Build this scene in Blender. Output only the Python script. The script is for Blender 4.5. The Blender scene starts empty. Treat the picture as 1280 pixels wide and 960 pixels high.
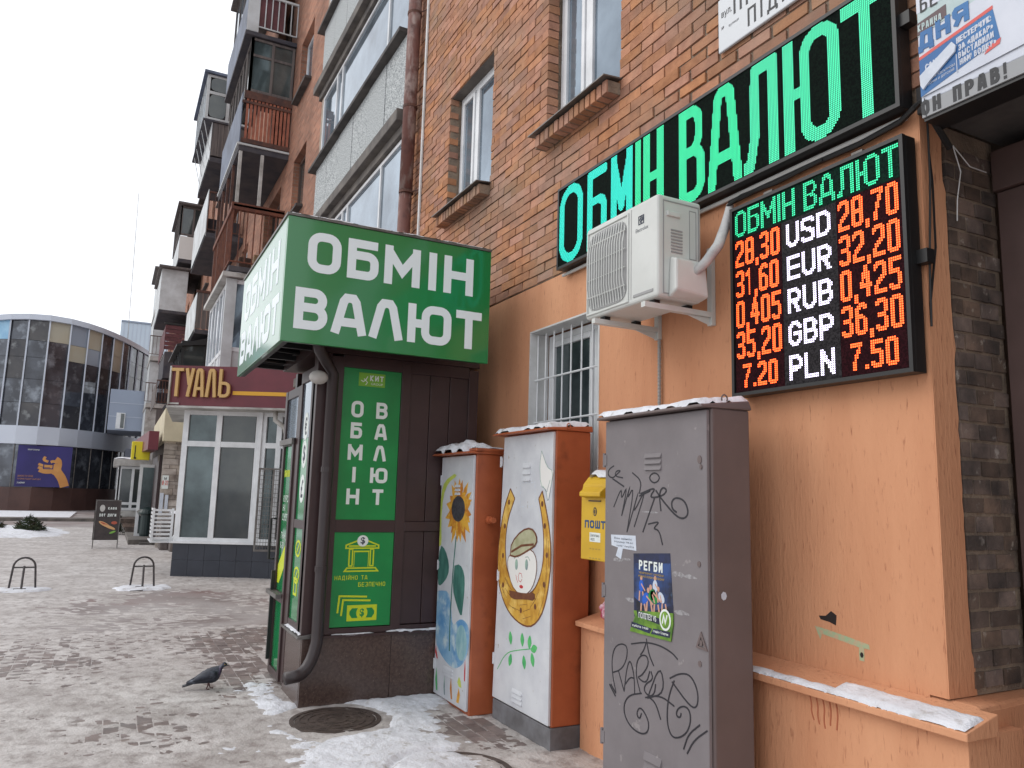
import bpy, bmesh, math, random
from mathutils import Vector, Matrix, noise
random.seed(7)
S = bpy.context.scene
COL = S.collection

# ------------------------------------------------------------------ camera
cam = bpy.data.cameras.new('camera')
cam.sensor_width = 36.0; cam.lens = 965.115 / 1280 * 36; cam.clip_start = 0.05; cam.clip_end = 1500
cam_o = bpy.data.objects.new('camera', cam); COL.objects.link(cam_o)
yaw, pit, rol = -0.474416, 0.14499, 0.027288
fw = Vector((math.cos(pit) * math.cos(yaw), math.cos(pit) * math.sin(yaw), math.sin(pit)))
r0 = fw.cross(Vector((0, 0, 1))).normalized(); u0 = r0.cross(fw)
rt = r0 * math.cos(rol) + u0 * math.sin(rol); up = -r0 * math.sin(rol) + u0 * math.cos(rol)
m = Matrix((rt, up, -fw)).transposed().to_4x4(); m.translation = (0, 0, 1.6)
cam_o.matrix_world = m
S.camera = cam_o

# ------------------------------------------------------------------ world, sun, exposure
SUN_EL, SUN_AZ = math.radians(38), math.radians(60)
w = bpy.data.worlds.new('World'); S.world = w; w.use_nodes = True
nt = w.node_tree; nt.nodes.clear()
sky = nt.nodes.new('ShaderNodeTexSky'); sky.sky_type = 'NISHITA'; sky.sun_disc = False
sky.sun_elevation = SUN_EL; sky.sun_rotation = math.radians(90) - SUN_AZ; sky.dust_density = 3.0
cloud = nt.nodes.new('ShaderNodeRGB'); cloud.outputs[0].default_value = (13.6, 13.9, 14.5, 1)
tc = nt.nodes.new('ShaderNodeTexCoord'); mp = nt.nodes.new('ShaderNodeMapping'); mp.inputs['Scale'].default_value = (1, 1, 2.5)
cn = nt.nodes.new('ShaderNodeTexNoise'); cn.inputs['Scale'].default_value = 2.2; cn.inputs['Detail'].default_value = 5
cr = nt.nodes.new('ShaderNodeMapRange'); cr.inputs['From Min'].default_value = .3; cr.inputs['From Max'].default_value = .7
cr.inputs['To Min'].default_value = .78; cr.inputs['To Max'].default_value = .97
mx = nt.nodes.new('ShaderNodeMix'); mx.data_type = 'RGBA'
bg = nt.nodes.new('ShaderNodeBackground'); bg.inputs['Strength'].default_value = 0.10
out = nt.nodes.new('ShaderNodeOutputWorld')
L = nt.links.new
L(tc.outputs['Generated'], mp.inputs['Vector']); L(mp.outputs[0], cn.inputs['Vector']); L(cn.outputs['Fac'], cr.inputs['Value'])
L(cr.outputs[0], mx.inputs[0]); L(sky.outputs[0], mx.inputs[6]); L(cloud.outputs[0], mx.inputs[7]); L(mx.outputs[2], bg.inputs[0]); L(bg.outputs[0], out.inputs[0])
sl = bpy.data.lights.new('sun', 'SUN'); sl.energy = 0.8; sl.angle = math.radians(35); sl.color = (1, .97, .92)
so = bpy.data.objects.new('sun', sl); COL.objects.link(so)
so.rotation_euler = Vector((math.cos(SUN_EL) * math.cos(SUN_AZ), math.cos(SUN_EL) * math.sin(SUN_AZ), math.sin(SUN_EL))).to_track_quat('Z', 'Y').to_euler()
S.view_settings.view_transform = 'Standard'; S.view_settings.look = 'None'; S.view_settings.exposure = 0.0; S.view_settings.gamma = 1.0
S.view_settings.use_curve_mapping = False

# ------------------------------------------------------------------ materials
def lin(c):
    return tuple((v / 255 / 12.92) if v / 255 <= .04045 else ((v / 255 + .055) / 1.055) ** 2.4 for v in c)
MATS = {}
def M(name, c=(128, 128, 128), r=.6, met=0, c2=None, s=8, lo=.35, hi=.65, b=0, bs=60, st=(1, 1, 1), em=0, spec=.5, rnd=0, det=5, world=False, c3=None, s3=2, lo3=.5, hi3=.7, st3=(1, 1, 1), coat=0):
    """procedural material; c, c2, c3 are sRGB surface colours"""
    if name in MATS: return MATS[name]
    mt = bpy.data.materials.new(name); mt.use_nodes = True; MATS[name] = mt
    n = mt.node_tree; p = n.nodes['Principled BSDF']; L = n.links.new
    p.inputs['Roughness'].default_value = r; p.inputs['Metallic'].default_value = met
    p.inputs['Specular IOR Level'].default_value = spec; p.inputs['Coat Weight'].default_value = coat
    p.inputs['Coat Roughness'].default_value = .08
    col = lin(c) + (1,); p.inputs['Base Color'].default_value = col
    tc = n.nodes.new('ShaderNodeTexCoord'); vec = tc.outputs['Object']
    if world:
        g = n.nodes.new('ShaderNodeNewGeometry'); vec = g.outputs['Position']
    def noi(scale, stretch, detail=det):
        mp = n.nodes.new('ShaderNodeMapping'); mp.inputs['Scale'].default_value = stretch; L(vec, mp.inputs[0])
        t = n.nodes.new('ShaderNodeTexNoise'); t.inputs['Scale'].default_value = scale; t.inputs['Detail'].default_value = detail
        t.inputs['Roughness'].default_value = .6; L(mp.outputs[0], t.inputs['Vector']); return t.outputs['Fac']
    def ramp(f, a, z):
        q = n.nodes.new('ShaderNodeMapRange'); q.inputs['From Min'].default_value = a; q.inputs['From Max'].default_value = z; L(f, q.inputs['Value']); return q.outputs[0]
    cur = None
    def mixc(f, A, B):
        x = n.nodes.new('ShaderNodeMix'); x.data_type = 'RGBA'; L(f, x.inputs[0])
        if isinstance(A, tuple): x.inputs[6].default_value = A
        else: L(A, x.inputs[6])
        x.inputs[7].default_value = B; return x.outputs[2]
    cur = col
    if c2: cur = mixc(ramp(noi(s, st), lo, hi), cur, lin(c2) + (1,))
    if c3: cur = mixc(ramp(noi(s3, st3), lo3, hi3), cur, lin(c3) + (1,))
    if rnd:
        oi = n.nodes.new('ShaderNodeObjectInfo'); ge = n.nodes.new('ShaderNodeNewGeometry')
        ad = n.nodes.new('ShaderNodeMath'); ad.operation = 'ADD'; L(oi.outputs['Random'], ad.inputs[0]); L(ge.outputs['Random Per Island'], ad.inputs[1])
        fr = n.nodes.new('ShaderNodeMath'); fr.operation = 'FRACT'; L(ad.outputs[0], fr.inputs[0])
        hs = n.nodes.new('ShaderNodeHueSaturation')
        a = n.nodes.new('ShaderNodeMapRange'); L(fr.outputs[0], a.inputs['Value']); a.inputs['To Min'].default_value = 1 - rnd; a.inputs['To Max'].default_value = 1 + rnd; L(a.outputs[0], hs.inputs['Value'])
        m7 = n.nodes.new('ShaderNodeMath'); m7.operation = 'MULTIPLY'; m7.inputs[1].default_value = 7.31; L(fr.outputs[0], m7.inputs[0])
        f7 = n.nodes.new('ShaderNodeMath'); f7.operation = 'FRACT'; L(m7.outputs[0], f7.inputs[0])
        a2 = n.nodes.new('ShaderNodeMapRange'); L(f7.outputs[0], a2.inputs['Value']); a2.inputs['To Min'].default_value = 1 - rnd * .8; a2.inputs['To Max'].default_value = 1 + rnd * .25; L(a2.outputs[0], hs.inputs['Saturation'])
        a3 = n.nodes.new('ShaderNodeMapRange'); L(f7.outputs[0], a3.inputs['Value']); a3.inputs['To Min'].default_value = .496; a3.inputs['To Max'].default_value = .506; L(a3.outputs[0], hs.inputs['Hue'])
        if isinstance(cur, tuple): hs.inputs['Color'].default_value = cur
        else: L(cur, hs.inputs['Color'])
        cur = hs.outputs[0]
    if not isinstance(cur, tuple): L(cur, p.inputs['Base Color'])
    if em:
        p.inputs['Emission Strength'].default_value = em; p.inputs['Emission Color'].default_value = col
    if b:
        bp = n.nodes.new('ShaderNodeBump'); bp.inputs['Strength'].default_value = 1; bp.inputs['Distance'].default_value = b
        L(noi(bs, st), bp.inputs['Height']); L(bp.outputs[0], p.inputs['Normal'])
    return mt

def brick_mat(name, c1, c2, mo, axis=0, bump=.008):
    """brick pattern for walls too far away to build brick by brick; axis 0: runs along x, 1: along y"""
    mt = bpy.data.materials.new(name); mt.use_nodes = True; MATS[name] = mt
    n = mt.node_tree; p = n.nodes['Principled BSDF']; L = n.links.new; p.inputs['Roughness'].default_value = .9
    g = n.nodes.new('ShaderNodeNewGeometry'); sp = n.nodes.new('ShaderNodeSeparateXYZ'); L(g.outputs['Position'], sp.inputs[0])
    ad = n.nodes.new('ShaderNodeMath'); ad.operation = 'ADD'; L(sp.outputs[0], ad.inputs[0]); L(sp.outputs[1], ad.inputs[1])
    cb = n.nodes.new('ShaderNodeCombineXYZ'); L(ad.outputs[0], cb.inputs[0]); L(sp.outputs[2], cb.inputs[1])
    t = n.nodes.new('ShaderNodeTexBrick'); L(cb.outputs[0], t.inputs['Vector'])
    t.inputs['Color1'].default_value = lin(c1) + (1,); t.inputs['Color2'].default_value = lin(c2) + (1,); t.inputs['Mortar'].default_value = lin(mo) + (1,)
    t.inputs['Scale'].default_value = 1; t.inputs['Brick Width'].default_value = .26; t.inputs['Row Height'].default_value = .077; t.inputs['Mortar Size'].default_value = .006
    no = n.nodes.new('ShaderNodeTexNoise'); no.inputs['Scale'].default_value = .9; no.inputs['Detail'].default_value = 8; L(g.outputs['Position'], no.inputs['Vector'])
    rp = n.nodes.new('ShaderNodeMapRange'); rp.inputs['From Min'].default_value = .35; rp.inputs['From Max'].default_value = .7; rp.inputs['To Min'].default_value = 1.15; rp.inputs['To Max'].default_value = .62; L(no.outputs['Fac'], rp.inputs['Value'])
    hs = n.nodes.new('ShaderNodeHueSaturation'); L(rp.outputs[0], hs.inputs['Value']); L(t.outputs['Color'], hs.inputs['Color']); L(hs.outputs[0], p.inputs['Base Color'])
    bp = n.nodes.new('ShaderNodeBump'); bp.invert = True; bp.inputs['Distance'].default_value = bump; L(t.outputs['Fac'], bp.inputs['Height']); L(bp.outputs[0], p.inputs['Normal'])
    return mt

M('brick', (184, 128, 95), .92, c2=(158, 106, 78), s=9, b=.005, bs=70, rnd=.2, c3=(146, 120, 100), s3=1.0, lo3=.45, hi3=.7, world=True)
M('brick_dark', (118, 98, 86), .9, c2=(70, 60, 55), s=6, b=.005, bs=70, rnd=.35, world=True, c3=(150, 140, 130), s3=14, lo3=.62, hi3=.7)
M('mortar', (148, 130, 112), .95, c2=(112, 98, 86), s=6, b=.01, bs=60, world=True)
brick_mat('far_brick', (172, 120, 96), (142, 96, 76), (142, 126, 112))
brick_mat('side_brick', (178, 108, 78), (146, 84, 60), (150, 128, 112), 1)
M('paver', (134, 120, 115), .55, c2=(106, 92, 89), s=12, b=.003, bs=60, rnd=.2, c3=(130, 124, 120), s3=3, world=True)

# ------------------------------------------------------------------ mesh building
ORG = {}
class Fr:
    """a flat frame: origin + u right + v up, n towards the viewer"""
    def __init__(s, o, u, v): s.o = Vector(o); s.u = Vector(u).normalized(); s.v = Vector(v).normalized(); s.n = s.u.cross(s.v)
    def __call__(s, a, b, d=0): return s.o + s.u * a + s.v * b + s.n * d
def WALL(x, y, z=0): return Fr((x, y, z), (-1, 0, 0), (0, 0, 1))      # faces the street (+y)
def SIDE(x, y=0, z=0): return Fr((x, y, z), (0, -1, 0), (0, 0, 1))     # faces -x
class MB:
    def __init__(s): s.v = []; s.f = []; s.mi = []; s.mats = []; s.cur = 0
    def mat(s, name):
        if name not in s.mats: s.mats.append(name)
        s.cur = s.mats.index(name); return s
    def add(s, vs, fs):
        k = len(s.v); s.v += [tuple(v) for v in vs]
        for f in fs: s.f.append(tuple(i + k for i in f)); s.mi.append(s.cur)
        return s
    def box(s, x0, x1, y0, y1, z0, z1, j=0):
        x0, x1 = min(x0, x1), max(x0, x1); y0, y1 = min(y0, y1), max(y0, y1); z0, z1 = min(z0, z1), max(z0, z1)
        vs = [(x, y, z) for z in (z0, z1) for x, y in ((x0, y0), (x1, y0), (x1, y1), (x0, y1))]
        if j: vs = [(a + random.uniform(-j, j), b + random.uniform(-j, j), c + random.uniform(-j, j)) for a, b, c in vs]
        return s.add(vs, [(0, 3, 2, 1), (4, 5, 6, 7), (0, 1, 5, 4), (1, 2, 6, 5), (2, 3, 7, 6), (3, 0, 4, 7)])
    def hexa(s, b, t):      # 4 bottom + 4 top points, counter-clockwise from above
        return s.add(list(b) + list(t), [(0, 3, 2, 1), (4, 5, 6, 7), (0, 1, 5, 4), (1, 2, 6, 5), (2, 3, 7, 6), (3, 0, 4, 7)])
    def prism(s, F, pts, d0, d1):
        n = len(pts)
        ar = sum(pts[i][0] * pts[(i + 1) % n][1] - pts[(i + 1) % n][0] * pts[i][1] for i in range(n))
        if ar < 0: pts = pts[::-1]
        vs = [F(a, b, d0) for a, b in pts] + [F(a, b, d1) for a, b in pts]
        fs = [tuple(range(n, 2 * n)), tuple(range(n - 1, -1, -1))] + [(i, (i + 1) % n, n + (i + 1) % n, n + i) for i in range(n)]
        return s.add(vs, fs)
    def rect(s, F, a0, b0, a1, b1, d0, d1): return s.prism(F, [(a0, b0), (a1, b0), (a1, b1), (a0, b1)], d0, d1)
    def ring(s, F, a0, b0, a1, b1, t, d0, d1):   # rectangular frame, butted corners
        s.rect(F, a0, b0, a0 + t, b1, d0, d1); s.rect(F, a1 - t, b0, a1, b1, d0, d1)
        s.rect(F, a0 + t, b0, a1 - t, b0 + t, d0, d1); return s.rect(F, a0 + t, b1 - t, a1 - t, b1, d0, d1)
    def ell(s, F, a, b, ra, rb, d0, d1, n=20, rot=0, sq=1):
        P = []
        for i in range(n):
            t = 2 * math.pi * i / n; x = ra * math.copysign(abs(math.cos(t)) ** sq, math.cos(t)); y = rb * math.copysign(abs(math.sin(t)) ** sq, math.sin(t))
            P.append((a + x * math.cos(rot) - y * math.sin(rot), b + x * math.sin(rot) + y * math.cos(rot)))
        return s.prism(F, P, d0, d1)
    def tube(s, pts, r, n=8, cap=True):
        pts = [Vector(p) for p in pts]; rs = r if isinstance(r, (list, tuple)) else [r] * len(pts)
        vs = []; fs = []; up = None
        for i, p in enumerate(pts):
            d = (pts[min(i + 1, len(pts) - 1)] - pts[max(i - 1, 0)]).normalized()
            if up is None: up = Vector((0, 0, 1)) if abs(d.z) < .9 else Vector((1, 0, 0))
            a = d.cross(up).normalized(); up = a.cross(d)
            for k in range(n):
                t = 2 * math.pi * k / n; vs.append(p + (a * math.cos(t) + up * math.sin(t)) * rs[i])
        for i in range(len(pts) - 1):
            for k in range(n):
                fs.append((i * n + k, i * n + (k + 1) % n, (i + 1) * n + (k + 1) % n, (i + 1) * n + k))
        if cap: fs += [tuple(range(n))[::-1], tuple(range((len(pts) - 1) * n, len(pts) * n))]
        return s.add(vs, fs)
    def stroke(s, F, P, wd, d0, d1, closed=False):
        """a ribbon of width wd along a 2-D polyline with mitred joints"""
        P = [Vector(p) for p in P]; n = len(P); Lf = []; Rt = []
        for i in range(n):
            a = P[i - 1] if (i > 0 or closed) else None; c = P[(i + 1) % n] if (i < n - 1 or closed) else None
            d1_ = (P[i] - a).normalized() if a is not None else None; d2_ = (c - P[i]).normalized() if c is not None else None
            if d1_ is None: d1_ = d2_
            if d2_ is None: d2_ = d1_
            nn = Vector((-(d1_.y + d2_.y), d1_.x + d2_.x))
            if nn.length < 1e-5: nn = Vector((-d1_.y, d1_.x))
            nn.normalize(); k = nn.dot(Vector((-d1_.y, d1_.x))); k = max(k, .38)
            Lf.append(P[i] + nn * wd / 2 / k); Rt.append(P[i] - nn * wd / 2 / k)
        m_ = n if closed else n - 1
        for i in range(m_):
            j = (i + 1) % n; e = (i % 13) * .00006
            s.prism(F, [tuple(Rt[i]), tuple(Rt[j]), tuple(Lf[j]), tuple(Lf[i])], d0, d1 + e)
        return s
    def build(s, name, mat=None, parent=None, bevel=0, smooth=False, seg=2):
        if mat: s.mats = s.mats or [mat]
        o0 = Vector((0, 0, 0)); q = parent
        while q is not None: o0 += q.location; q = q.parent
        me = bpy.data.meshes.new(name); me.from_pydata([tuple(Vector(v) - o0) for v in s.v], [], s.f)
        for nm in (s.mats or [mat]): me.materials.append(MATS[nm])
        if len(s.mats) > 1: me.polygons.foreach_set('material_index', s.mi)
        me.validate(); me.update()
        if smooth: me.polygons.foreach_set('use_smooth', [True] * len(me.polygons))
        o = bpy.data.objects.new(name, me); COL.objects.link(o); o.parent = parent
        if bevel:
            b = o.modifiers.new('bevel', 'BEVEL'); b.width = bevel; b.segments = seg; b.limit_method = 'ANGLE'; b.angle_limit = math.radians(40)
        return o
def tag(o, label=None, cat=None, group=None, kind=None):
    for k, v in (('label', label), ('category', cat), ('group', group), ('kind', kind)):
        if v: o[k] = v
    return o
def thing(name, label, cat, loc, group=None):
    o = bpy.data.objects.new(name, None); COL.objects.link(o); o.location = loc; o.empty_display_size = .2
    return tag(o, label, cat, group)
def part_empty(name, parent, label=None):
    o = bpy.data.objects.new(name, None); COL.objects.link(o); o.parent = parent; o.empty_display_size = .1
    if label: o['label'] = label
    return o
def copy_tree(o, parent=None):
    c = o.copy(); COL.objects.link(c); c.parent = parent
    for ch in list(o.children): copy_tree(ch, c)
    return c
TXT = {}
def txt(body, F, a0, b0, a1, b1, mat, parent, name='lettering', d=0.001, bold=0, th=.0006):
    """flat lettering fitted into the box a0..a1 x b0..b1 of frame F"""
    key = (body, bold)
    if key not in TXT:
        cu = bpy.data.curves.new('t', 'FONT'); cu.body = body; cu.size = 1; cu.offset = bold; cu.resolution_u = 3
        ob = bpy.data.objects.new('t', cu); COL.objects.link(ob); dg = bpy.context.evaluated_depsgraph_get(); dg.update()
        me = ob.evaluated_get(dg).to_mesh(); V = [(v.co.x, v.co.y) for v in me.vertices]; Fs = [tuple(p.vertices) for p in me.polygons]
        ob.evaluated_get(dg).to_mesh_clear(); bpy.data.objects.remove(ob); bpy.data.curves.remove(cu)
        TXT[key] = (V, Fs)
    V, Fs = TXT[key]
    if not V: return None
    x0 = min(v[0] for v in V); x1 = max(v[0] for v in V); y0 = min(v[1] for v in V); y1 = max(v[1] for v in V)
    sx = (a1 - a0) / (x1 - x0); sy = (b1 - b0) / (y1 - y0)
    mb = MB(); mb.add([F(a0 + (x - x0) * sx, b0 + (y - y0) * sy, d) for x, y in V], Fs)
    return mb.build(name, mat, parent)

# stroke glyphs on a unit-high cell ------------------------------------------------------------
def arc(cx, cy, rx, ry, a0, a1, n=6):
    return [(cx + rx * math.cos(math.radians(a0 + (a1 - a0) * i / n)), cy + ry * math.sin(math.radians(a0 + (a1 - a0) * i / n))) for i in range(n + 1)]
def glyph(ch, w, s):
    """(closed, polyline) strokes in 0..w x 0..1; s = half the stroke width"""
    l, r, b, t = s, w - s, s, 1 - s; m = w / 2; q = min((r - l) / 2, .22); e = .5
    lp = lambda x0, x1, y0, y1, k: arc(x1 - k, y1 - k, k, k, 0, 90) + arc(x0 + k, y1 - k, k, k, 90, 180) + arc(x0 + k, y0 + k, k, k, 180, 270) + arc(x1 - k, y0 + k, k, k, 270, 360)
    bowl = lambda y0, y1, x1, k: (lambda k: [(l, y1)] + arc(x1 - k, y1 - k, k, k, 90, 0) + arc(x1 - k, y0 + k, k, k, 0, -90) + [(l, y0)])(min(k, (y1 - y0) / 2 - .004))
    if ch in 'ОO0': return [(1, lp(l, r, b, t, q))]
    if ch == 'D': return [(0, [(l, b)] + [(l, t)]), (0, bowl(b, t, r, q))]
    if ch == 'Б': return [(0, [(w - .04, t), (l, t), (l, b)] + [(l, b)][1:] + arc(r - q * .8, b + q * .8, q * .8, q * .8, -90, 0) + arc(r - q * .8, .6 - q * .8, q * .8, q * .8, 0, 90) + [(l, .6)])]
    if ch in 'ВB': return [(0, [(l, 0), (l, 1)]), (0, bowl(.53, t, r - .03, min(q, .2) * .95)), (0, bowl(b, .53, r, min(q, .23)))]
    if ch == 'М': return [(0, [(l, 0), (l, 1)]), (0, [(r, 0), (r, 1)]), (0, [(l, 1 - s * 1.3), (m, .36), (r, 1 - s * 1.3)])]
    if ch == 'І': return [(0, [(m, 0), (m, 1)])]
    if ch == 'Н': return [(0, [(l, 0), (l, 1)]), (0, [(r, 0), (r, 1)]), (0, [(l, e), (r, e)])]
    if ch in 'АЛ' or ch == 'a':
        k = max(w * .18, s * .6)
        P = [(s * .85, 0), (m - k, 1 - s * 1.9), (m - k * .55, t), (m + k * .55, t), (m + k, 1 - s * 1.9), (w - s * .85, 0)]
        return [(0, P)] + ([(0, [(w * .2, .29), (w * .8, .29)])] if ch != 'Л' else [])
    if ch == 'л': return [(0, [(r, 0), (r, t), (w * .36, t), (w * .33, .3), (w * .2, b), (0, b)])]
    if ch == 'П': return [(0, [(l, 0), (l, t), (r, t), (r, 0)])]
    if ch == 'Ю': x = w * .4; k = min((r - x) / 2, .2); return [(0, [(l, 0), (l, 1)]), (0, [(l, e), (x, e)]), (1, lp(x, r, b, t, k))]
    if ch == 'Т': return [(0, [(0, t), (w, t)]), (0, [(m, 0), (m, t)])]
    if ch == 'У': return [(0, [(l, 1), (m, .42)]), (0, [(r, 1), (w * .4, 0)])]
    if ch == 'U': return [(0, [(l, 1)] + arc(l + q, b + q, q, q, 180, 270) + arc(r - q, b + q, q, q, 270, 360) + [(r, 1)])]
    if ch in 'S': return [(0, [(r, t - .12), (r - .1, t), (l + .08, t), (l, t - .1), (l, .6), (r, .42), (r, b + .1), (r - .08, b), (l + .08, b), (l, b + .12)])]
    if ch == 'E': return [(0, [(w, t), (l, t), (l, b), (w, b)]), (0, [(l, e), (w * .85, e)])]
    if ch == 'R': return [(0, [(l, 0), (l, 1)]), (0, bowl(.48, t, r, min(q, .2))), (0, [(w * .45, .48), (r, 0)])]
    if ch == 'P': return [(0, [(l, 0), (l, 1)]), (0, bowl(.46, t, r, min(q, .2)))]
    if ch == 'G': return [(0, [(r, t - .14)] + arc(r - q, t - q, q, q, 45, 90, 2) + arc(l + q, t - q, q, q, 90, 180) + arc(l + q, b + q, q, q, 180, 270) + arc(r - q, b + q, q, q, 270, 360) + [(r, e), (m, e)])]
    if ch == 'L': return [(0, [(l, 1), (l, b), (w, b)])]
    if ch == 'N': return [(0, [(l, 0), (l, 1)]), (0, [(r, 0), (r, 1)]), (0, [(l, t), (r, b)])]
    if ch == '2': return [(0, [(l, t - .14)] + arc(l + q, t - q, q, q, 160, 90, 2) + arc(r - q, t - q, q, q, 90, 0) + [(r, .6), (l, .25), (l, b), (w, b)])]
    if ch == '3': return [(0, [(l, t - .1), (l + .08, t), (r - .08, t), (r, t - .12), (r, .6), (r - .12, e), (w * .35, e)]), (0, [(r - .12, e), (r, .4), (r, b + .12), (r - .08, b), (l + .08, b), (l, b + .12)])]
    if ch == '4': return [(0, [(w * .55, 1), (l, .36), (w, .36)]), (0, [(w * .72, .75), (w * .72, 0)])]
    if ch == '5': return [(0, [(w, t), (l, t), (l, .58), (r - .1, .58), (r, .47), (r, b + .12), (r - .1, b), (l + .08, b), (l, b + .1)])]
    if ch == '6': return [(0, [(r, t - .1), (r - .08, t), (l + q, t), (l, t - q), (l, b + .1)]), (1, lp(l, r, b, .56, min(q, .2)))]
    if ch == '7': return [(0, [(0, t), (r, t), (w * .4, .35), (w * .35, 0)])]
    if ch == '8': return [(1, lp(l, r, e, t, min(q, .2))), (1, lp(l, r, b, e, min(q, .2)))]
    if ch == '1': return [(0, [(l, .78), (m, t), (m, 0)])]
    if ch in ',.': return [(0, [(m, s * 2), (m * .8, -.02 if ch == '.' else -.12)])]
    if ch == 'К': return [(0, [(l, 0), (l, 1)]), (0, [(r, 1), (l + .04, .5), (r, 0)])]
    if ch == 'Р': return glyph('P', w, s)
    if ch == 'С': return [(0, [(r, t - .15)] + arc(r - q, t - q, q, q, 45, 90, 2) + arc(l + q, t - q, q, q, 90, 180) + arc(l + q, b + q, q, q, 180, 270) + arc(r - q, b + q, q, q, 270, 315, 2) + [(r, b + .15)])]
    if ch == 'Е': return glyph('E', w, s)
    if ch == 'З': return glyph('3', w, s)
    if ch == 'Д': return [(0, [(s, -.12), (s, b), (w - s, b), (w - s, -.12)]), (0, [(w * .22, b), (w * .32, t), (w * .8, t), (w * .8, b)])]
    if ch in 'ИЙ': return [(0, [(l, 0), (l, 1)]), (0, [(r, 0), (r, 1)]), (0, [(l, b), (r, t)])] + ([(0, [(w * .3, 1.14), (m, 1.08), (w * .7, 1.14)])] if ch == 'Й' else [])
    if ch == 'Ч': return [(0, [(l, 1), (l, .45), (r, .45)]), (0, [(r, 1), (r, 0)])]
    if ch == 'Ы': return [(0, [(l, 1), (l, b), (w * .55, b), (w * .6, .15), (w * .6, .38), (w * .52, .48), (l, .48)]), (0, [(r, 0), (r, 1)])]
    if ch == 'Я': return [(0, [(r, 0), (r, t), (l + .08, t), (l, t - .1), (l, .56), (l + .08, .46), (r, .46)]), (0, [(w * .5, .46), (l, 0)])]
    if ch == 'Г': return [(0, [(l, 0), (l, t), (w, t)])]
    if ch == 'Х': return [(0, [(l, 0), (r, 1)]), (0, [(l, 1), (r, 0)])]
    if ch == '-': return [(0, [(l * .6, .5), (w - l * .6, .5)])]
    if ch == '!': return [(0, [(m, .3), (m, 1)]), (0, [(m, 0), (m, s * 2.2)])]
    if ch == ':': return [(0, [(m, .05), (m, .05 + 2 * s)]), (0, [(m, .6), (m, .6 + 2 * s)])]
    if ch == '«': return [(0, [(m, .75), (l, .5), (m, .25)]), (0, [(r, .75), (m, .5), (r, .25)])]
    if ch == '»': return [(0, [(l, .75), (m, .5), (l, .25)]), (0, [(m, .75), (r, .5), (m, .25)])]
    if ch == 'Ш': return [(0, [(l, 1), (l, b), (r, b), (r, 1)]), (0, [(m, 1), (m, b)])]
    if ch == 'Ь': return [(0, [(l, 1), (l, b)]), (0, bowl(b, .5, r, min(q, .2)))]
    return []
def letter(mb, ch, F, a0, b0, a1, b1, sw, d0, d1):
    h = b1 - b0; w = (a1 - a0) / h; s = sw / h / 2
    for k, (cl, P) in enumerate(glyph(ch, w, s)):
        mb.stroke(F, [(a0 + x * h, b0 + y * h) for x, y in P], sw, d0, d1 + k * .0004, bool(cl))
def write(word, F, a0, b0, a1, b1, mat, parent, name='lettering', sw=.16, d=0, gap=.22, each=False):
    """letters built from strokes, fitted to a box; sw is the stroke width relative to the letter height"""
    wd = {'І': .22, '!': .22, ':': .22, ' ': .4, 'М': .85, 'Ю': 1.0, 'Ш': .95, 'Ы': .85, '-': .4, 'Д': .75, '1': .4}; tot = sum(wd.get(c, .62) for c in word) + gap * (len(word) - 1)
    k = (a1 - a0) / tot; a = a0; mb = MB(); h = b1 - b0
    for c in word:
        w_ = wd.get(c, .62) * k
        if c != ' ': letter(mb, c, F, a, b0, a + w_, b1, min(sw * h, w_ * (.9 if c in 'І!:' else .42)), d, d + .0006)
        if each and c != ' ': mb.build(name, mat, parent); mb = MB()
        a += w_ + gap * k
    if mb.v: mb.build(name, mat, parent)
def led_cells(ch, w, h, sw):
    """cells of a w x h dot matrix that the glyph lights"""
    G = glyph(ch, w / h, sw / h / 2); out = set()
    for i in range(0, w):
        for j in range(-3 if ch == ',' else 0, h):
            x, y = (i + .5) / h, (j + .5) / h
            for cl, P in G:
                n = len(P)
                for a in range(n if cl else n - 1):
                    p, q = P[a], P[(a + 1) % n]; dx, dy = q[0] - p[0], q[1] - p[1]; ll = dx * dx + dy * dy
                    t = 0 if ll < 1e-9 else max(0, min(1, ((x - p[0]) * dx + (y - p[1]) * dy) / ll))
                    if math.hypot(x - p[0] - t * dx, y - p[1] - t * dy) <= sw / h / 2 * 1.02: out.add((i, j)); break
                else: continue
                break
    return out
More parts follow.
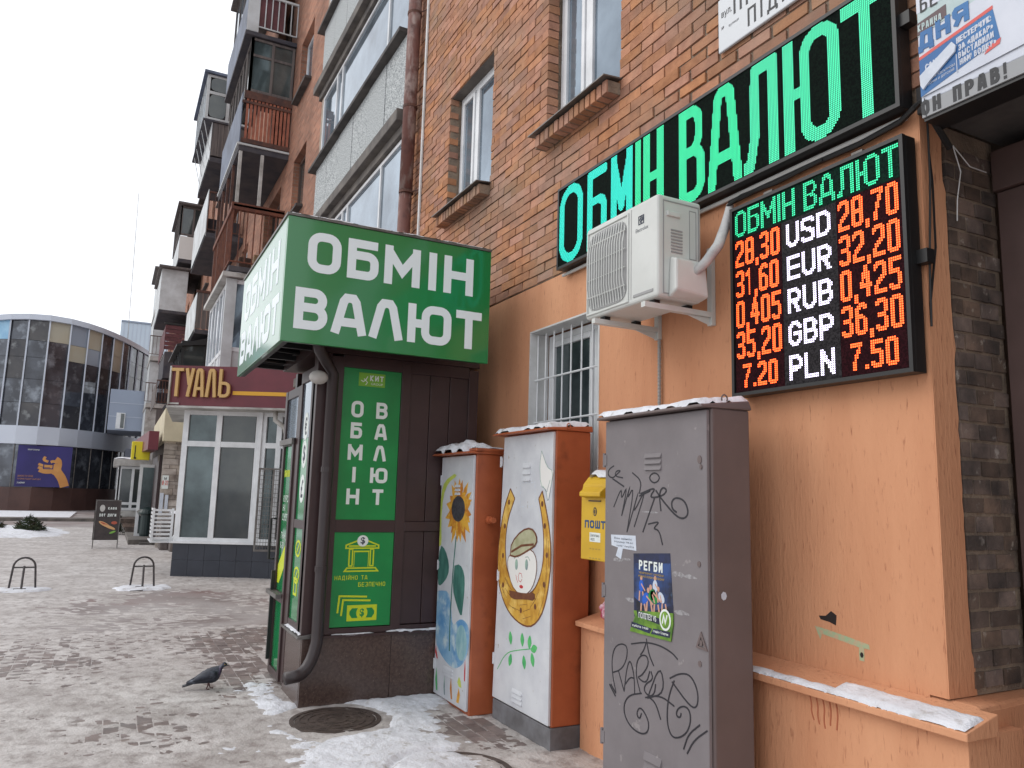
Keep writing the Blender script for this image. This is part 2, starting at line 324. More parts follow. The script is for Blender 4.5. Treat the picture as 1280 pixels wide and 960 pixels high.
def snow_cap(name, x0, x1, y0, y1, z, h, parent, edge=.05, seed=0, cell=.025, mat='snow', over=0, rnd=False, slope=0):
    """a lump of snow lying on a flat top, thinning unevenly to its edge"""
    nx = max(3, int((x1 - x0) / cell)); ny = max(3, int((y1 - y0) / cell)); vs = []; fs = []
    for i in range(nx + 1):
        for j in range(ny + 1):
            x = x0 + (x1 - x0) * i / nx; y = y0 + (y1 - y0) * j / ny
            e = min(x - x0, x1 - x, y - y0, y1 - y)
            e0 = e; e += edge * .45 * noise.noise(Vector((x * 11 + seed, y * 11, 1))) + edge * .2 * noise.noise(Vector((x * 31 + seed, y * 31, 1)))
            if rnd: e = (1 - math.hypot((x - (x0 + x1) / 2) / (x1 - x0) * 2, (y - (y0 + y1) / 2) / (y1 - y0) * 2) + .35 * noise.noise(Vector((x * 5, y * 5, seed)))) * (x1 - x0) / 2
            k = min(1, e / edge)
            nz = noise.noise(Vector((x * 7 + seed, y * 7, seed))) * .5 + noise.noise(Vector((x * 25, y * 25 + seed, 3))) * .2
            k = max(0, k); hh = h * (k * (2 - k)) ** .5 * (.8 + nz * .7)
            if e <= 0: hh = -.02 if rnd else -.006
            if e0 < 1e-6: hh = min(hh, .25 * h)
            vs.append((x + (nz * .012 if e0 < 1e-6 else 0), y + (nz * .012 if e0 < 1e-6 else 0), z + hh + slope * (y - y1)))
    for i in range(nx):
        for j in range(ny):
            a = i * (ny + 1) + j; fs.append((a, a + ny + 1, a + ny + 2, a + 1))
    mb = MB(); mb.add(vs, fs); o = mb.build(name, mat, parent, smooth=True); return o

# common materials ------------------------------------------------------------------------------
M('snow', (228, 230, 236), .75, c2=(206, 207, 212), s=6, b=.008, bs=55, c3=(176, 172, 168), s3=14, lo3=.56, hi3=.74)
M('trodden_snow', (202, 197, 194), .6, c2=(166, 159, 155), s=1.7, lo=.38, hi=.66, b=.010, bs=38, world=True, c3=(140, 130, 126), s3=9, lo3=.46, hi3=.7, det=9)
M('plaster', (214, 156, 118), .85, c2=(192, 132, 96), s=.02, lo=.38, hi=.62, b=.006, bs=1, st=(60, 60, 11), world=True, c3=(164, 106, 76), s3=1, lo3=.60, hi3=.72, st3=(60, 60, 11))
M('white_paint', (216, 216, 216), .5, c2=(196, 196, 194), s=5, b=.0008, bs=120)
M('pvc', (226, 228, 230), .35, c2=(206, 208, 210), s=3)
M('dirty_white', (190, 188, 184), .7, c2=(140, 136, 130), s=2.5, lo=.4, hi=.7, b=.001)
M('glass', (150, 165, 178), .03, met=.55, c2=(96, 108, 120), s=.8)
M('dark_glass', (52, 58, 62), .05, met=.3, c2=(84, 88, 86), s=.7, spec=.8)
M('mid_glass', (96, 110, 112), .06, met=.35, c2=(60, 70, 72), s=1.2, spec=.8)
M('concrete', (118, 112, 106), .9, c2=(84, 80, 78), s=3, b=.004, bs=30)
M('dark_concrete', (62, 60, 60), .9, c2=(92, 88, 86), s=3, b=.004, bs=30)
M('brown_metal', (62, 44, 44), .38, c2=(54, 38, 38), s=4, b=.0003, bs=30)
M('black_metal', (24, 24, 25), .45)
M('black_rubber', (16, 16, 17), .6)

# ================================================================== THE GROUND
M('street', (150, 146, 144), .8, c2=(206, 206, 208), s=.25, lo=.42, hi=.56, world=True, b=.01, bs=6, c3=(118, 96, 92), s3=.5, lo3=.5, hi3=.7)
mb = MB(); mb.box(-400, 900, -500, 500, -.3, -.09); tag(mb.build('ground', 'street'), kind='structure')
M('bedding', (156, 150, 147), .9, c2=(116, 108, 105), s=4, b=.004, bs=60, world=True)
mb = MB(); mb.box(-3, 9.9, -3.4, 9, -.085, -.0045); pav = tag(mb.build('pavement', 'bedding'), kind='structure')
M('far_paving', (126, 114, 111), .6, c2=(168, 162, 160), s=.9, lo=.35, hi=.6, world=True, b=.006, bs=14, c3=(118, 92, 88), s3=.45, lo3=.5, hi3=.66)
mb = MB(); mb.box(9.904, 75, -3.4, 22, -.08, 0); tag(mb.build('far_pavement', 'far_paving'), kind='structure')

def gauss(x, y, cx, cy, sx, sy): return math.exp(-((x - cx) / sx) ** 2 - ((y - cy) / sy) ** 2)
def snow_h(x, y):
    """height of the trodden snow over the paving: below zero the paving shows"""
    P = noise.noise
    a = P(Vector((x * .8, y * .8, 1))) * .45 + P(Vector((x * 2.6 + y, y * 2.6, 5))) * .30 + P(Vector((x * 8, y * 8, 2))) * .42 + P(Vector((x * 15, y * 11, 9))) * .62
    b = .88
    b -= .9 * gauss(x, y, 5.9, -.35, .7, .5) + 1.0 * gauss(x, y, 7.9, -1.2, 1.2, .38) + 1.35 * gauss(x, y, 9.6, -1.7, 2.4, .75)
    b -= .75 * gauss(x, y, 10.5, -.1, 2.5, .8) + 1.5 * gauss(x, y, 5.05, -2.45, .5, .28) + .8 * gauss(x, y, 5.3, -2.1, .35, .3) + .45 * gauss(x, y, 8.6, .5, 2.4, .9)
    b -= 1.1 * gauss(x, y, 12.7, -1.2, 1.3, 1.3) + .5 * gauss(x, y, 8.2, .9, .5, .5)
    b += .8 * gauss(x, y, 5.0, -1.75, .5, .35) + .6 * gauss(x, y, 6.4, -1.2, .5, .12) + .5 * gauss(x, y, 16, .2, 3, 1.4)
    d = math.hypot(x - 5.67, y + 1.58); b -= 2.1 * math.exp(-(d / .34) ** 4)
    d = abs(math.hypot(x - 4.38, y + 1.93) - .36); b -= 1.1 * math.exp(-(d / .035) ** 2)
    h = .010 * (a + b * .75)
    if h > .006: h = .006 + (h - .006) * .5
    return h + P(Vector((x * 30, y * 30, 4))) * .0026 + P(Vector((x * 13, y * 13, 8))) * .002
# paving bricks: herring rows 0.2 x 0.1 laid along the kerb line
pv = []
y = -2.84; row = 0
while y < 3.2:
    x = 2.3 + (row % 2) * .1
    while x < 9.7: pv.append((x, y)); x += .203
    y += .103; row += 1
def pav_ok(x, y):
    return not ((5.9 < x < 8.2 and y < -1.42) or (5.3 < x < 6.2 and y < -2.45) or (4.4 < x < 5.4 and y < -2.6) or math.hypot(x - 5.67, y + 1.58) < .37 or math.hypot(x - 4.38, y + 1.93) < .34 or (x < 4.3 and y < -2.75))
vis = [p for p in pv if pav_ok(*p)]
bare = sorted(vis, key=lambda p: (snow_h(*p) > .004, math.hypot(*p)))
pmesh = []
for k in range(5):
    t = MB(); t.box(-.0985, .0985, -.0485, .0485, -.06, 0, .0016); o = t.build('paver', 'paver', None, bevel=.003, seg=1); dg = bpy.context.evaluated_depsgraph_get(); dg.update()
    me = bpy.data.meshes.new_from_object(o.evaluated_get(dg)); bpy.data.objects.remove(o); pmesh.append(me)
for x, y in bare[:300]:
    o = bpy.data.objects.new('paver', random.choice(pmesh)); COL.objects.link(o); o.parent = pav; o.location = (x, y, random.uniform(-.0025, .001)); o.rotation_euler = (random.uniform(-.01, .01), random.uniform(-.01, .01), random.uniform(-.01, .01))
mb = MB()
for x, y in bare[300:]:
    z = random.uniform(-.0025, .001); mb.box(x - .0985, x + .0985, y - .0485, y + .0485, -.06, z, .0015)
tag(mb.build('paver', 'paver', pav), kind='stuff')
# the snow sheet
def sheet(x0, x1, y0, y1, c):
    nx = int((x1 - x0) / c); ny = int((y1 - y0) / c)
    vs = [(x0 + (x1 - x0) * i / nx, y0 + (y1 - y0) * j / ny) for i in range(nx + 1) for j in range(ny + 1)]
    vs = [(a, b, snow_h(a, b)) for a, b in vs]
    return vs, [(i * (ny + 1) + j, (i + 1) * (ny + 1) + j, (i + 1) * (ny + 1) + j + 1, i * (ny + 1) + j + 1) for i in range(nx) for j in range(ny)]
mb = MB(); mb.mat('trodden_snow'); mb.add(*sheet(2.2, 10, -3.0, 4.6, .026)); mb.add(*sheet(10, 34, -3.0, 12, .075)); mb.add(*sheet(-3, 2.2, -2.9, 4.6, .08)); mb.add(*sheet(2.2, 10, 4.6, 9, .08))
tag(mb.build('trodden_snow', smooth=True), kind='stuff')

# fresher white snow lying over it at the foot of the kiosk and the cabinets
def fresh_h(x, y):
    P = noise.noise
    g_ = gauss(x, y, 4.9, -1.75, .75, .42) * 1.1 + gauss(x, y, 5.75, -1.95, .35, .45) * .75 + gauss(x, y, 5.95, -2.25, .16, .6) * .8 + gauss(x, y, 6.1, -1.22, .8, .13) * .75 + gauss(x, y, 4.2, -1.5, .6, .5) * .9
    d = math.hypot(x - 5.67, y + 1.58); g_ -= 1.6 * math.exp(-(d / .40) ** 8)
    d = abs(math.hypot(x - 4.38, y + 1.93) - .36); g_ -= .8 * math.exp(-(d / .03) ** 2)
    g_ -= .9 * gauss(x, y, 5.1, -2.5, .5, .25)
    n_ = P(Vector((x * 3, y * 3, 7))) * .35 + P(Vector((x * 9, y * 9, 1))) * .3 + P(Vector((x * 26, y * 26, 2))) * .22
    v = g_ + n_ - .42
    return max(-.01, .008 + min(.03, v * .035)) if v > 0 else -.01 + .018 * max(0, 1 + v * 3)
def fsheet(x0, x1, y0, y1, c):
    nx = int((x1 - x0) / c); ny = int((y1 - y0) / c)
    vs = [(x0 + (x1 - x0) * i / nx, y0 + (y1 - y0) * j / ny) for i in range(nx + 1) for j in range(ny + 1)]
    vs = [(a, b, fresh_h(a, b) + .15 * snow_h(a, b)) for a, b in vs]
    return vs, [(i * (ny + 1) + j, (i + 1) * (ny + 1) + j, (i + 1) * (ny + 1) + j + 1, i * (ny + 1) + j + 1) for i in range(nx) for j in range(ny)]
mb = MB(); mb.add(*fsheet(3.2, 7.2, -2.8, -.7, .016)); tag(mb.build('fresh_snow', 'snow', smooth=True), kind='stuff')

# manhole covers
M('iron', (92, 80, 74), .6, met=.2, c2=(66, 56, 52), s=12, b=.001, bs=90)
def manhole(cx, cy, r, label):
    t = thing('manhole_cover', label, 'manhole cover', (cx, cy, 0), 'manhole covers in the pavement')
    f = MB(); n = 48
    def rg(m_, r0, r1, z0, z1):
        P = [(cx + rr * math.cos(2 * math.pi * i / n), cy + rr * math.sin(2 * math.pi * i / n), zz) for (rr, zz) in ((r0, z0), (r0, z1), (r1, z1), (r1, z0)) for i in range(n)]
        m_.add(P, [(a * n + i, a * n + (i + 1) % n, ((a + 1) % 4) * n + (i + 1) % n, ((a + 1) % 4) * n + i) for a in range(4) for i in range(n)])
    rg(f, r * .9, r, -.03, .007); f.build('rim', 'iron', t)
    c = MB(); F = Fr((cx, cy, 0), (1, 0, 0), (0, 1, 0)); c.ell(F, 0, 0, r * .88, r * .88, -.03, .0015, 40)
    for q in (.2, .4, .6, .78): rg(c, r * q, r * (q + .06), -.01, .0055)
    for k in range(12):
        a = k * math.pi / 6; c.stroke(F, [(r * .28 * math.cos(a), r * .28 * math.sin(a)), (r * .8 * math.cos(a), r * .8 * math.sin(a))], .015, -.01, .0045)
    c.build('lid', 'iron', t)
manhole(5.67, -1.58, .32, 'bare dark iron manhole cover beside the brown kiosk base')
manhole(4.38, -1.93, .36, 'round manhole almost covered by snow with only its dark rim showing')

# ================================================================== THE BRICK BUILDING
bld = thing('apartment_building', 'long five storey brick apartment building with orange plastered ground floor and rusty balconies', 'building', (8, -3.2, 0))
def wall_grid(mb, x0, x1, z0, z1, y0, y1, ops=()):
    xs = sorted({x0, x1} | {v for o in ops for v in o[:2] if x0 < v < x1}); zs = sorted({z0, z1} | {v for o in ops for v in o[2:] if z0 < v < z1})
    for i in range(len(xs) - 1):
        run = None
        for j in range(len(zs) - 1):
            cx, cz = (xs[i] + xs[i + 1]) / 2, (zs[j] + zs[j + 1]) / 2
            if any(o[0] < cx < o[1] and o[2] < cz < o[3] for o in ops): run = None; continue
            mb.box(xs[i], xs[i + 1], y0, y1, zs[j], zs[j + 1])
LOWWIN = (4.5, 5.53, 1.35, 2.955)
W1 = (6.42, 7.52, 4.585, 5.98); W2 = (4.27, 5.34, 4.585, 5.98)
# orange plaster of the ground floor
mb = MB(); wall_grid(mb, 2.1, 8.75, .4, 3.335, -3.35, -3.0, [LOWWIN]); mb.box(2.024, 2.1, -3.12, -3.0, .86, 3.335); mb.build('plaster_wall', 'plaster', bld)
mb = MB(); mb.box(2.0205, 2.4, -3.52, -3.172, .86, 3.29)
mb.build('pier_core', 'mortar', bld)
mb = MB()   # ragged plaster edge on the doorway side of the pier
F = SIDE(2.02); P = [(3.0, .86)]; z = .86
P = [(3.001, .86), (3.001, 3.33)]
z = 3.33
while z > .9: P.append((3.155 + .012 * noise.noise(Vector((z * 5, 0, 0))) + .01 * noise.noise(Vector((z * 23, 2, 0))) + (.02 if z < 1 else 0) + (.0 if z < 3 else -.01), z)); z -= .05
P.append((3.18, .86)); mb.prism(F, P, -.02, .002); mb.build('plaster_return', 'plaster', bld)
# parapet foot of the wall with a sloping cap
mb = MB(); mb.mat('plaster'); wall_grid(mb, 1.86, 4.47, 0, .772, -3.2, -2.86); mb.build('wall_foot', 'plaster', bld)
mb = MB(); mb.hexa([(1.83, -3.0, .772), (4.47, -3.0, .772), (4.47, -2.81, .772), (1.83, -2.81, .772)][::1], [(1.83, -3.0, .852), (4.47, -3.0, .852), (4.47, -2.81, .802), (1.83, -2.81, .802)]); mb.build('ledge', 'plaster', bld, bevel=.004)
M('maroon_paint', (74, 44, 50), .6, c2=(58, 38, 42), s=5, b=.002)
mb = MB(); mb.mat('maroon_paint').box(1.93, 2.4, -3.9, -3.2, 0, .70); mb.mat('plaster').hexa([(1.9, -3.9, .70), (2.4, -3.9, .70), (2.4, -3.001, .70), (1.9, -3.001, .70)], [(1.96, -3.9, .858), (2.4, -3.9, .858), (2.4, -3.001, .858), (1.9, -3.001, .855)])
mb.build('pier_foot', None, bld, bevel=.02)
mb = MB(); mb.box(1.55, 1.86, -3.35, -3.05, 0, .44); mb.build('step_block', 'maroon_paint', bld, bevel=.01)
# recessed shop doorway to the right
M('shutter_brown', (92, 72, 68), .55, c2=(80, 62, 58), s=3, b=.0006, bs=40)
mb = MB(); mb.box(-.2, 2.0, -3.75, -3.47, 3.04, 3.235); mb.build('shutter_box', 'shutter_brown', bld, bevel=.008)
mb = MB(); mb.box(1.86, 1.99, -3.62, -3.49, 0, 3.035); mb.build('door_post', 'shutter_brown', bld, bevel=.004)
mb = MB()
for k in range(38): mb.box(-.15, 1.855, -3.6, -3.575 + .006 * (k % 2), .05 + k * .078, .05 + k * .078 + .07)
mb.build('roller_shutter', 'shutter_brown', bld)
mb = MB(); mb.box(-3, 2.4, -4.3, -3.78, 0, 3.6); mb.build('doorway_back', 'dark_concrete', bld)
mb = MB(); mb.box(-3, 2.018, -3.77, -2.99, 3.3, 3.42); mb.build('doorway_soffit', 'dark_concrete', bld)
mb = MB(); mb.box(-3, -.25, -3.5, -3, 0, 3.29); mb.build('plaster_wall', 'plaster', bld)

# the wall of bricks above the plaster: mortar body, then single bricks
BX0, BX1 = 1.3, 8.72
mb = MB(); g = .010
wall_grid(mb, BX0 + .006, BX1, 3.345 + .08 * 0, 8.6, -3.5, -3.012, [(o[0] - g, o[1] + g, o[2] - g, o[3] + g) for o in (W1, W2)]); mb.build('mortar_wall', 'mortar', bld)
mb = MB(); mb.box(-3, BX1, -3.5, -3.0, 8.604, 15.3); mb.box(-3, BX0 - .002, -3.5, -3.0, 3.43, 8.6); mb.build('upper_wall', 'far_brick', bld)
rows = []
z = 3.43 - .078; r = 0; RH = .0772
while z < 8.55:
    off = (r % 2) * .13 + random.uniform(-.012, .012); x = BX0 - .26 + off
    lim = []
    a = BX0
    for o in sorted((W2, W1)):
        if o[2] - .001 < z + RH / 2 < o[3] + .001: lim.append((a, o[0])); a = o[1]
    lim.append((a, BX1))
    while x < BX1:
        L_ = .25; 
        for a, b_ in lim:
            s0, s1 = max(x, a), min(x + L_, b_)
            if s1 - s0 > .035: rows.append((s0, s1, z + .003, z + RH - .007))
        x += L_ + .010
    z += RH; r += 1
rows = [b for b in rows if b[0] > 2.0 or b[2] > 3.42]
rows.sort(key=lambda b: math.hypot(max(b[0], 4 - b[0]), b[2] - 1.6))
bm_cache = {}
def brick_mesh(w, k, mat='brick', h=RH - .010, d=.105):
    key = (round(w * 50), k, mat)
    if key not in bm_cache:
        t = MB(); w = round(w * 50) / 50; t.hexa([(-w / 2 + random.uniform(0, .003), -d, -h / 2), (w / 2 - random.uniform(0, .003), -d, -h / 2), (w / 2 - random.uniform(0, .005), 0, -h / 2 + random.uniform(0, .005)), (-w / 2 + random.uniform(0, .005), 0, -h / 2 + random.uniform(0, .005))],
               [(-w / 2 + random.uniform(0, .003), -d, h / 2), (w / 2 - random.uniform(0, .003), -d, h / 2), (w / 2 - random.uniform(0, .005), 0, h / 2 - random.uniform(0, .006)), (-w / 2 + random.uniform(0, .005), 0, h / 2 - random.uniform(0, .004))])
        me = bpy.data.meshes.new('brick'); me.from_pydata(t.v, [], t.f); me.materials.append(MATS[mat]); bm_cache[key] = me
    return bm_cache[key]
for s0, s1, z0, z1 in rows[:236]:
    o = bpy.data.objects.new('brick', brick_mesh(s1 - s0, random.randrange(4))); COL.objects.link(o); o.parent = bld
    o.location = Vector(((s0 + s1) / 2, -3.0 + random.uniform(-.006, .004), (z0 + z1) / 2)) - bld.location; o.rotation_euler = (random.uniform(-.03, .03), random.uniform(-.006, .006), random.uniform(-.012, .012))
mb = MB()
for s0, s1, z0, z1 in rows[236:]:
    yy = -3.0 + random.uniform(-.006, .004); mb.box(s0, s1, yy - .105, yy, z0, z1, .003)
tag(mb.build('brick', 'brick', bld), kind='stuff')
# bare bricks of the pier beside the doorway (side face)
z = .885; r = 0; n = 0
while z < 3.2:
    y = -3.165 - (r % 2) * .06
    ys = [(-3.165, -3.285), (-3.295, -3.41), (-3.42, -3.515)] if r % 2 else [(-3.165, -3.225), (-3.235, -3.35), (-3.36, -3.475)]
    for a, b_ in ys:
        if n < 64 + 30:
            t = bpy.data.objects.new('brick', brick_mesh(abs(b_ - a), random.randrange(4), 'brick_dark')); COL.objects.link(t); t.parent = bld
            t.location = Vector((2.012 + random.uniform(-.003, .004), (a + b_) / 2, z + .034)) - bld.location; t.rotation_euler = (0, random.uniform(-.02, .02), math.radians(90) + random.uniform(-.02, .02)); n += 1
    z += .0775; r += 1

# windows of the near brick wall
def pvc_window(o, yf, parent, mull, tilt=0, reveal=None, name='window', glassm='glass'):
    x0, x1, z0, z1 = o; wn = part_empty(name, parent); F = WALL(x1, yf)
    W_, H0, H1 = x1 - x0, z0, z1
    f = MB(); f.ring(F, 0, H0, W_, H1, .055, -.06, 0); 
    for mm in mull: f.rect(F, mm - .035, H0 + .055, mm + .035, H1 - .055, -.06, -.002)
    f.build('frame', 'pvc', wn, bevel=.004)
    xs = [.055] + [v for mm in mull for v in (mm - .035, mm + .035)] + [W_ - .055]
    for k in range(0, len(xs), 2):
        s_ = MB(); s_.ring(F, xs[k] + .004, H0 + .059, xs[k + 1] - .004, H1 - .059, .045, -.05, .012); s_.build('sash', 'pvc', wn, bevel=.004)
        p = MB(); p.rect(F, xs[k] + .05, H0 + .105, xs[k + 1] - .05, H1 - .105, -.03, -.012); p.build('pane', glassm, wn)
    return wn
M('tin', (120, 118, 116), .45, met=.5, c2=(90, 84, 80), s=6)
for o in (W1, W2):
    wn = pvc_window((o[0] + .01, o[1] - .01, o[2] + .03, o[3] - .005), -3.13, bld, [.42], glassm='glass')
    x0, x1, z0, _ = o
    s_ = MB(); s_.hexa([(x0 - .02, -3.2, z0 + .012), (x1 + .03, -3.2, z0 + .012), (x1 + .03, -2.84, z0 - .018), (x0 - .02, -2.84, z0 - .018)], [(x0 - .02, -3.2, z0 + .022), (x1 + .03, -3.2, z0 + .022), (x1 + .03, -2.84, z0 - .008), (x0 - .02, -2.84, z0 - .008)]); s_.build('sill', 'tin', wn)
    k = 0; x = x0
    while x < x1 - .03:    # soldier course below the sill
        t = bpy.data.objects.new('sill_brick', brick_mesh(.066, k % 4, 'brick', h=.10)); COL.objects.link(t); t.parent = wn
        t.location = Vector((x + .035, -2.885 + random.uniform(-.004, .004), z0 - .075)) - bld.location; x += .075; k += 1
    t = MB(); t.box(x0, x1, -3.0, -2.9, z0 - .12, z0 - .03); t.build('sill_mortar', 'mortar', wn)
    t = MB(); t.mat('concrete'); t.box(x0 - .01, x1 + .01, -3.3, -3.02, o[3] - .004, o[3] + .06); t.build('lintel', 'concrete', wn)
    # torn foam strip at the edge of the frame
    t = MB(); F = WALL(x1, -3.13)
    P = [(x1 - x0 - .012, z0 + .05)]; zz = z0 + .05
    L1 = []; 
    while zz < o[3] - .05: L1.append((x1 - x0 - .03 - random.uniform(0, .022), zz)); zz += .035
    t.prism(F, [(x1 - x0 - .004, z0 + .05)] + [(x1 - x0 - .004, o[3] - .05)] + L1[::-1], .002, .02); t.build('foam_strip', 'white_paint', wn)
# dark room behind panes
M('room', (40, 40, 42), .9)
mb = MB(); mb.box(4.2, 7.6, -3.62, -3.52, 4.5, 6.05); mb.box(4.4, 5.6, -3.6, -3.5, 1.3, 3.0); mb.build('interior', 'room', bld)

# barred ground floor window
wn = pvc_window((4.52, 5.51, 1.37, 2.93), -3.17, bld, [.72], glassm='mid_glass')
x0, x1, z0, z1 = LOWWIN
t = MB(); t.box(x1 - .012, x1 + .001, -3.17, -2.996, z0, z1 + .001); t.box(x0, x1 - .013, -3.17, -2.996, z1 - .012, z1 + .001); t.box(x0 - .001, x0 + .012, -3.17, -2.996, z0, z1 - .013); t.box(x0, x1, -3.17, -2.98, z0 - .02, z0 + .012); t.build('reveal', 'white_paint', wn)
t = MB(); F = WALL(x1, -3.06)
for a in (.03, .16, .29, .42, .55, .70, .85, .98): t.tube([F(a, z0 + .02, 0), F(a, z1 - .03, 0)], .007, 6)
for b_ in (1.55, 2.2, 2.55): t.tube([F(.01, b_, .012), F(1.02, b_, .012)], .008, 6)
t.build('window_bars', 'pvc', wn)

# ------------------------------------------------------------------ loggias and far part of the building
FL = [3.65, 6.45, 9.25, 12.05, 14.85]
M('pebble_panel', (196, 200, 200), .8, c2=(120, 126, 128), s=60, lo=.42, hi=.58, b=.004, bs=60, det=2)
M('grey_stucco', (150, 140, 130), .95, c2=(176, 158, 142), s=8, b=.01, bs=30)
LX0, LX1 = 8.78, 13.85
mb = MB(); mb.box(8.75, 62, -3.6, -3.004, 0, 3.6)
mb.build('lower_wall', 'grey_stucco', bld)
mb = MB(); mb.box(8.6, LX1 + .2, -4.9, -4.6, 3.6, 15.3); mb.build('loggia_back', 'far_brick', bld)
mb = MB(); mb.box(LX1 - .12, LX1 + .02, -4.6, -2.93, 3.6, 15.3); mb.build('loggia_side_wall', 'grey_stucco', bld)
def panes_row(parent, F, a0, a1, b0, b1, nbay, fm='pvc', gm='glass', t=.05, transom=None, dep=.06, low=None, lowm=None, widths=None):
    """a glazed front: frame, mullions and one pane per bay (sub-parts)"""
    f = MB(); f.mat(fm); f.ring(F, a0, b0, a1, b1, t, -dep, 0)
    e = [a0 + t / 2 + (a1 - a0 - t) * k / nbay for k in range(nbay + 1)] if not widths else widths
    for k in range(1, len(e) - 1): f.rect(F, e[k] - t / 2, b0 + t, e[k] + t / 2, b1 - t, -dep, .003)
    if transom:
        for tr in transom: f.rect(F, a0 + t, tr - t / 2, a1 - t, tr + t / 2, -dep * .9, -.002)
    f.build('frame', fm, parent)
    for k in range(len(e) - 1):
        g_ = gm[k % len(gm)] if isinstance(gm, list) else gm
        ys = [b0 + t] + sorted(transom or []) + [b1 - t]
        for q in range(len(ys) - 1):
            p = MB(); mm = lowm if (lowm and q == 0) else g_
            p.rect(F, e[k] + t / 2, ys[q] + (t / 2 if q else 0), e[k + 1] - t / 2, ys[q + 1] - (t / 2 if q < len(ys) - 2 else 0), -dep * .7, -dep * .4 + random.uniform(-.003, .003)); p.build('pane' if not (lowm and q == 0) else 'panel', mm, parent)
for k, z in enumerate(FL[:4]):
    lg = part_empty('loggia', bld)
    s_ = MB(); s_.box(LX0, LX1 + .16, -4.59, -2.78, z - .22, z - .06); s_.box(LX0, LX1 + .1, -4.58, -2.88, z - .34, z - .222); s_.build('slab', 'concrete', lg, bevel=.01)
    F = WALL(LX1 - .13, -2.87)
    if k: 
        n = 6; wd = (LX1 - .13 - LX0) / n
        for q in range(n):
            p = MB(); p.rect(F, q * wd + .006, z - .03, (q + 1) * wd - .006, z + .97, -.05, random.uniform(-.004, .006)); p.build('panel', 'pebble_panel', lg)
        h = MB(); h.box(LX0, LX1 + .05, -2.98, -2.76, z + .985, z + 1.04); h.build('cap', 'dark_concrete', lg)
        panes_row(lg, WALL(LX1 - .13, -2.93), 0, LX1 - .13 - LX0, z + 1.045, z + 2.44, 4, widths=[.025, 1.0, 1.35, 3.9, LX1 - .155 - LX0])
    else:
        panes_row(lg, WALL(LX1 - .13, -2.93), 0, LX1 - .13 - LX0, z + .0, z + 2.44, 4, transom=[z + 1.0], widths=[.025, 1.9, 2.2, 3.9, LX1 - .155 - LX0])
# far brick wall with window openings
wins = []
for bx in (15.45, 23.0, 31.2, 34.2, 44.2, 47.6, 57.0): 
    for z in FL: 
        if z < 14: wins.append((bx, bx + 1.25, z + .95, z + 2.35))
doors = []
STK = [(17.4, 21.0), (25.2, 28.8), (37.6, 42.0), (50.0, 54.0)]
for a, b_ in STK:
    for z in FL[:4]: doors.append((a + .7, b_ - .7, z + .1, z + 2.3))
mb = MB(); wall_grid(mb, LX1 + .021, 62, 3.6, 15.3, -3.4, -3.0, wins + doors); mb.build('far_wall', 'far_brick', bld)
mb = MB(); mb.box(-3, 62.4, -14, -2.65, 15.304, 15.5); mb.build('roof', 'dark_concrete', bld)
mb = MB(); mb.box(61.7, 62, -14, -3.41, 0, 15.3); mb.box(-3, -2.7, -14, -4.31, 0, 15.3); mb.build('end_wall', 'far_brick', bld)
M('old_wood', (98, 76, 66), .9, c2=(70, 54, 50), s=5, st=(1, 1, .2), b=.003)
for q, o in enumerate(wins):
    if o[0] > 48: continue
    wn = part_empty('window', bld); W_ = o[1] - o[0]
    old = (q % 3 == 1)
    panes_row(wn, WALL(o[1], -3.13), 0, W_, o[2] + .01, o[3] - .01, 2, fm='old_wood' if old else 'pvc', gm='dark_glass' if old else 'glass', t=.07)
    s_ = MB(); s_.box(o[0] - .05, o[1] + .05, -3.15, -2.86, o[2] - .06, o[2] - .005); s_.build('sill', 'dark_concrete', wn)
for q, o in enumerate(doors):
    wn = part_empty('balcony_door', bld)
    panes_row(wn, WALL(o[1], -3.2), 0, o[1] - o[0], o[2], o[3], 3, fm='old_wood' if q % 2 else 'pvc', gm='dark_glass', t=.07)

# ------------------------------------------------------------------ balconies
M('rust', (122, 72, 52), .85, c2=(92, 56, 46), s=6, b=.002, bs=40)
M('rust_dark', (74, 54, 50), .85, c2=(104, 70, 58), s=6, b=.002, bs=40)
M('orange_sheet', (172, 104, 80), .7, c2=(140, 82, 64), s=6)
M('bluegrey_sheet', (98, 108, 128), .6, c2=(70, 78, 96), s=2)
M('slab_dark', (62, 62, 70), .9, c2=(84, 80, 82), s=2.5, b=.004, bs=20)
M('white_sheet', (206, 210, 212), .6, c2=(176, 178, 178), s=1.5, b=.001)
M('maroon_sheet', (104, 58, 62), .7, c2=(82, 46, 50), s=4)
M('grey_planks', (112, 104, 100), .85, c2=(82, 76, 76), s=3, st=(4, 4, .3))
M('white_siding', (214, 212, 208), .6)
YF = -1.9
def slab(p, x0, x1, z, y1=YF, m='slab_dark', th=.14): s_ = MB(); s_.box(x0, x1, -3.0, y1, z - th, z); s_.build('slab', m, p, bevel=.01)
def bal(): return part_empty('balcony', bld)
def plank_face(p, F, a0, a1, b0, b1, n, m, name='plank', th=.02, gap=.008):
    w = (a1 - a0) / n
    for k in range(n): t = MB(); t.rect(F, a0 + k * w + gap / 2, b0, a0 + (k + 1) * w - gap / 2, b1, -th, random.uniform(-.004, .004)); t.build(name, m, p)
def sheet_face(p, F, a0, a1, b0, b1, m, name='panel', th=.02): t = MB(); t.rect(F, a0, b0, a1, b1, -th, 0); t.build(name, m, p)
def rails(p, F, a0, a1, b0, b1, n, m='rust', r=.012, name='railing'):
    t = MB(); t.rect(F, a0, b1 - .05, a1, b1, -.03, .02); t.rect(F, a0, b0 + .08, a1, b0 + .11, -.02, .01)
    for k in range(n + 1): a = a0 + .01 + (a1 - a0 - .02) * k / n; t.rect(F, a - r, b0 + .11, a + r, b1 - .05, -.02, .004)
    t.build(name, m, p)
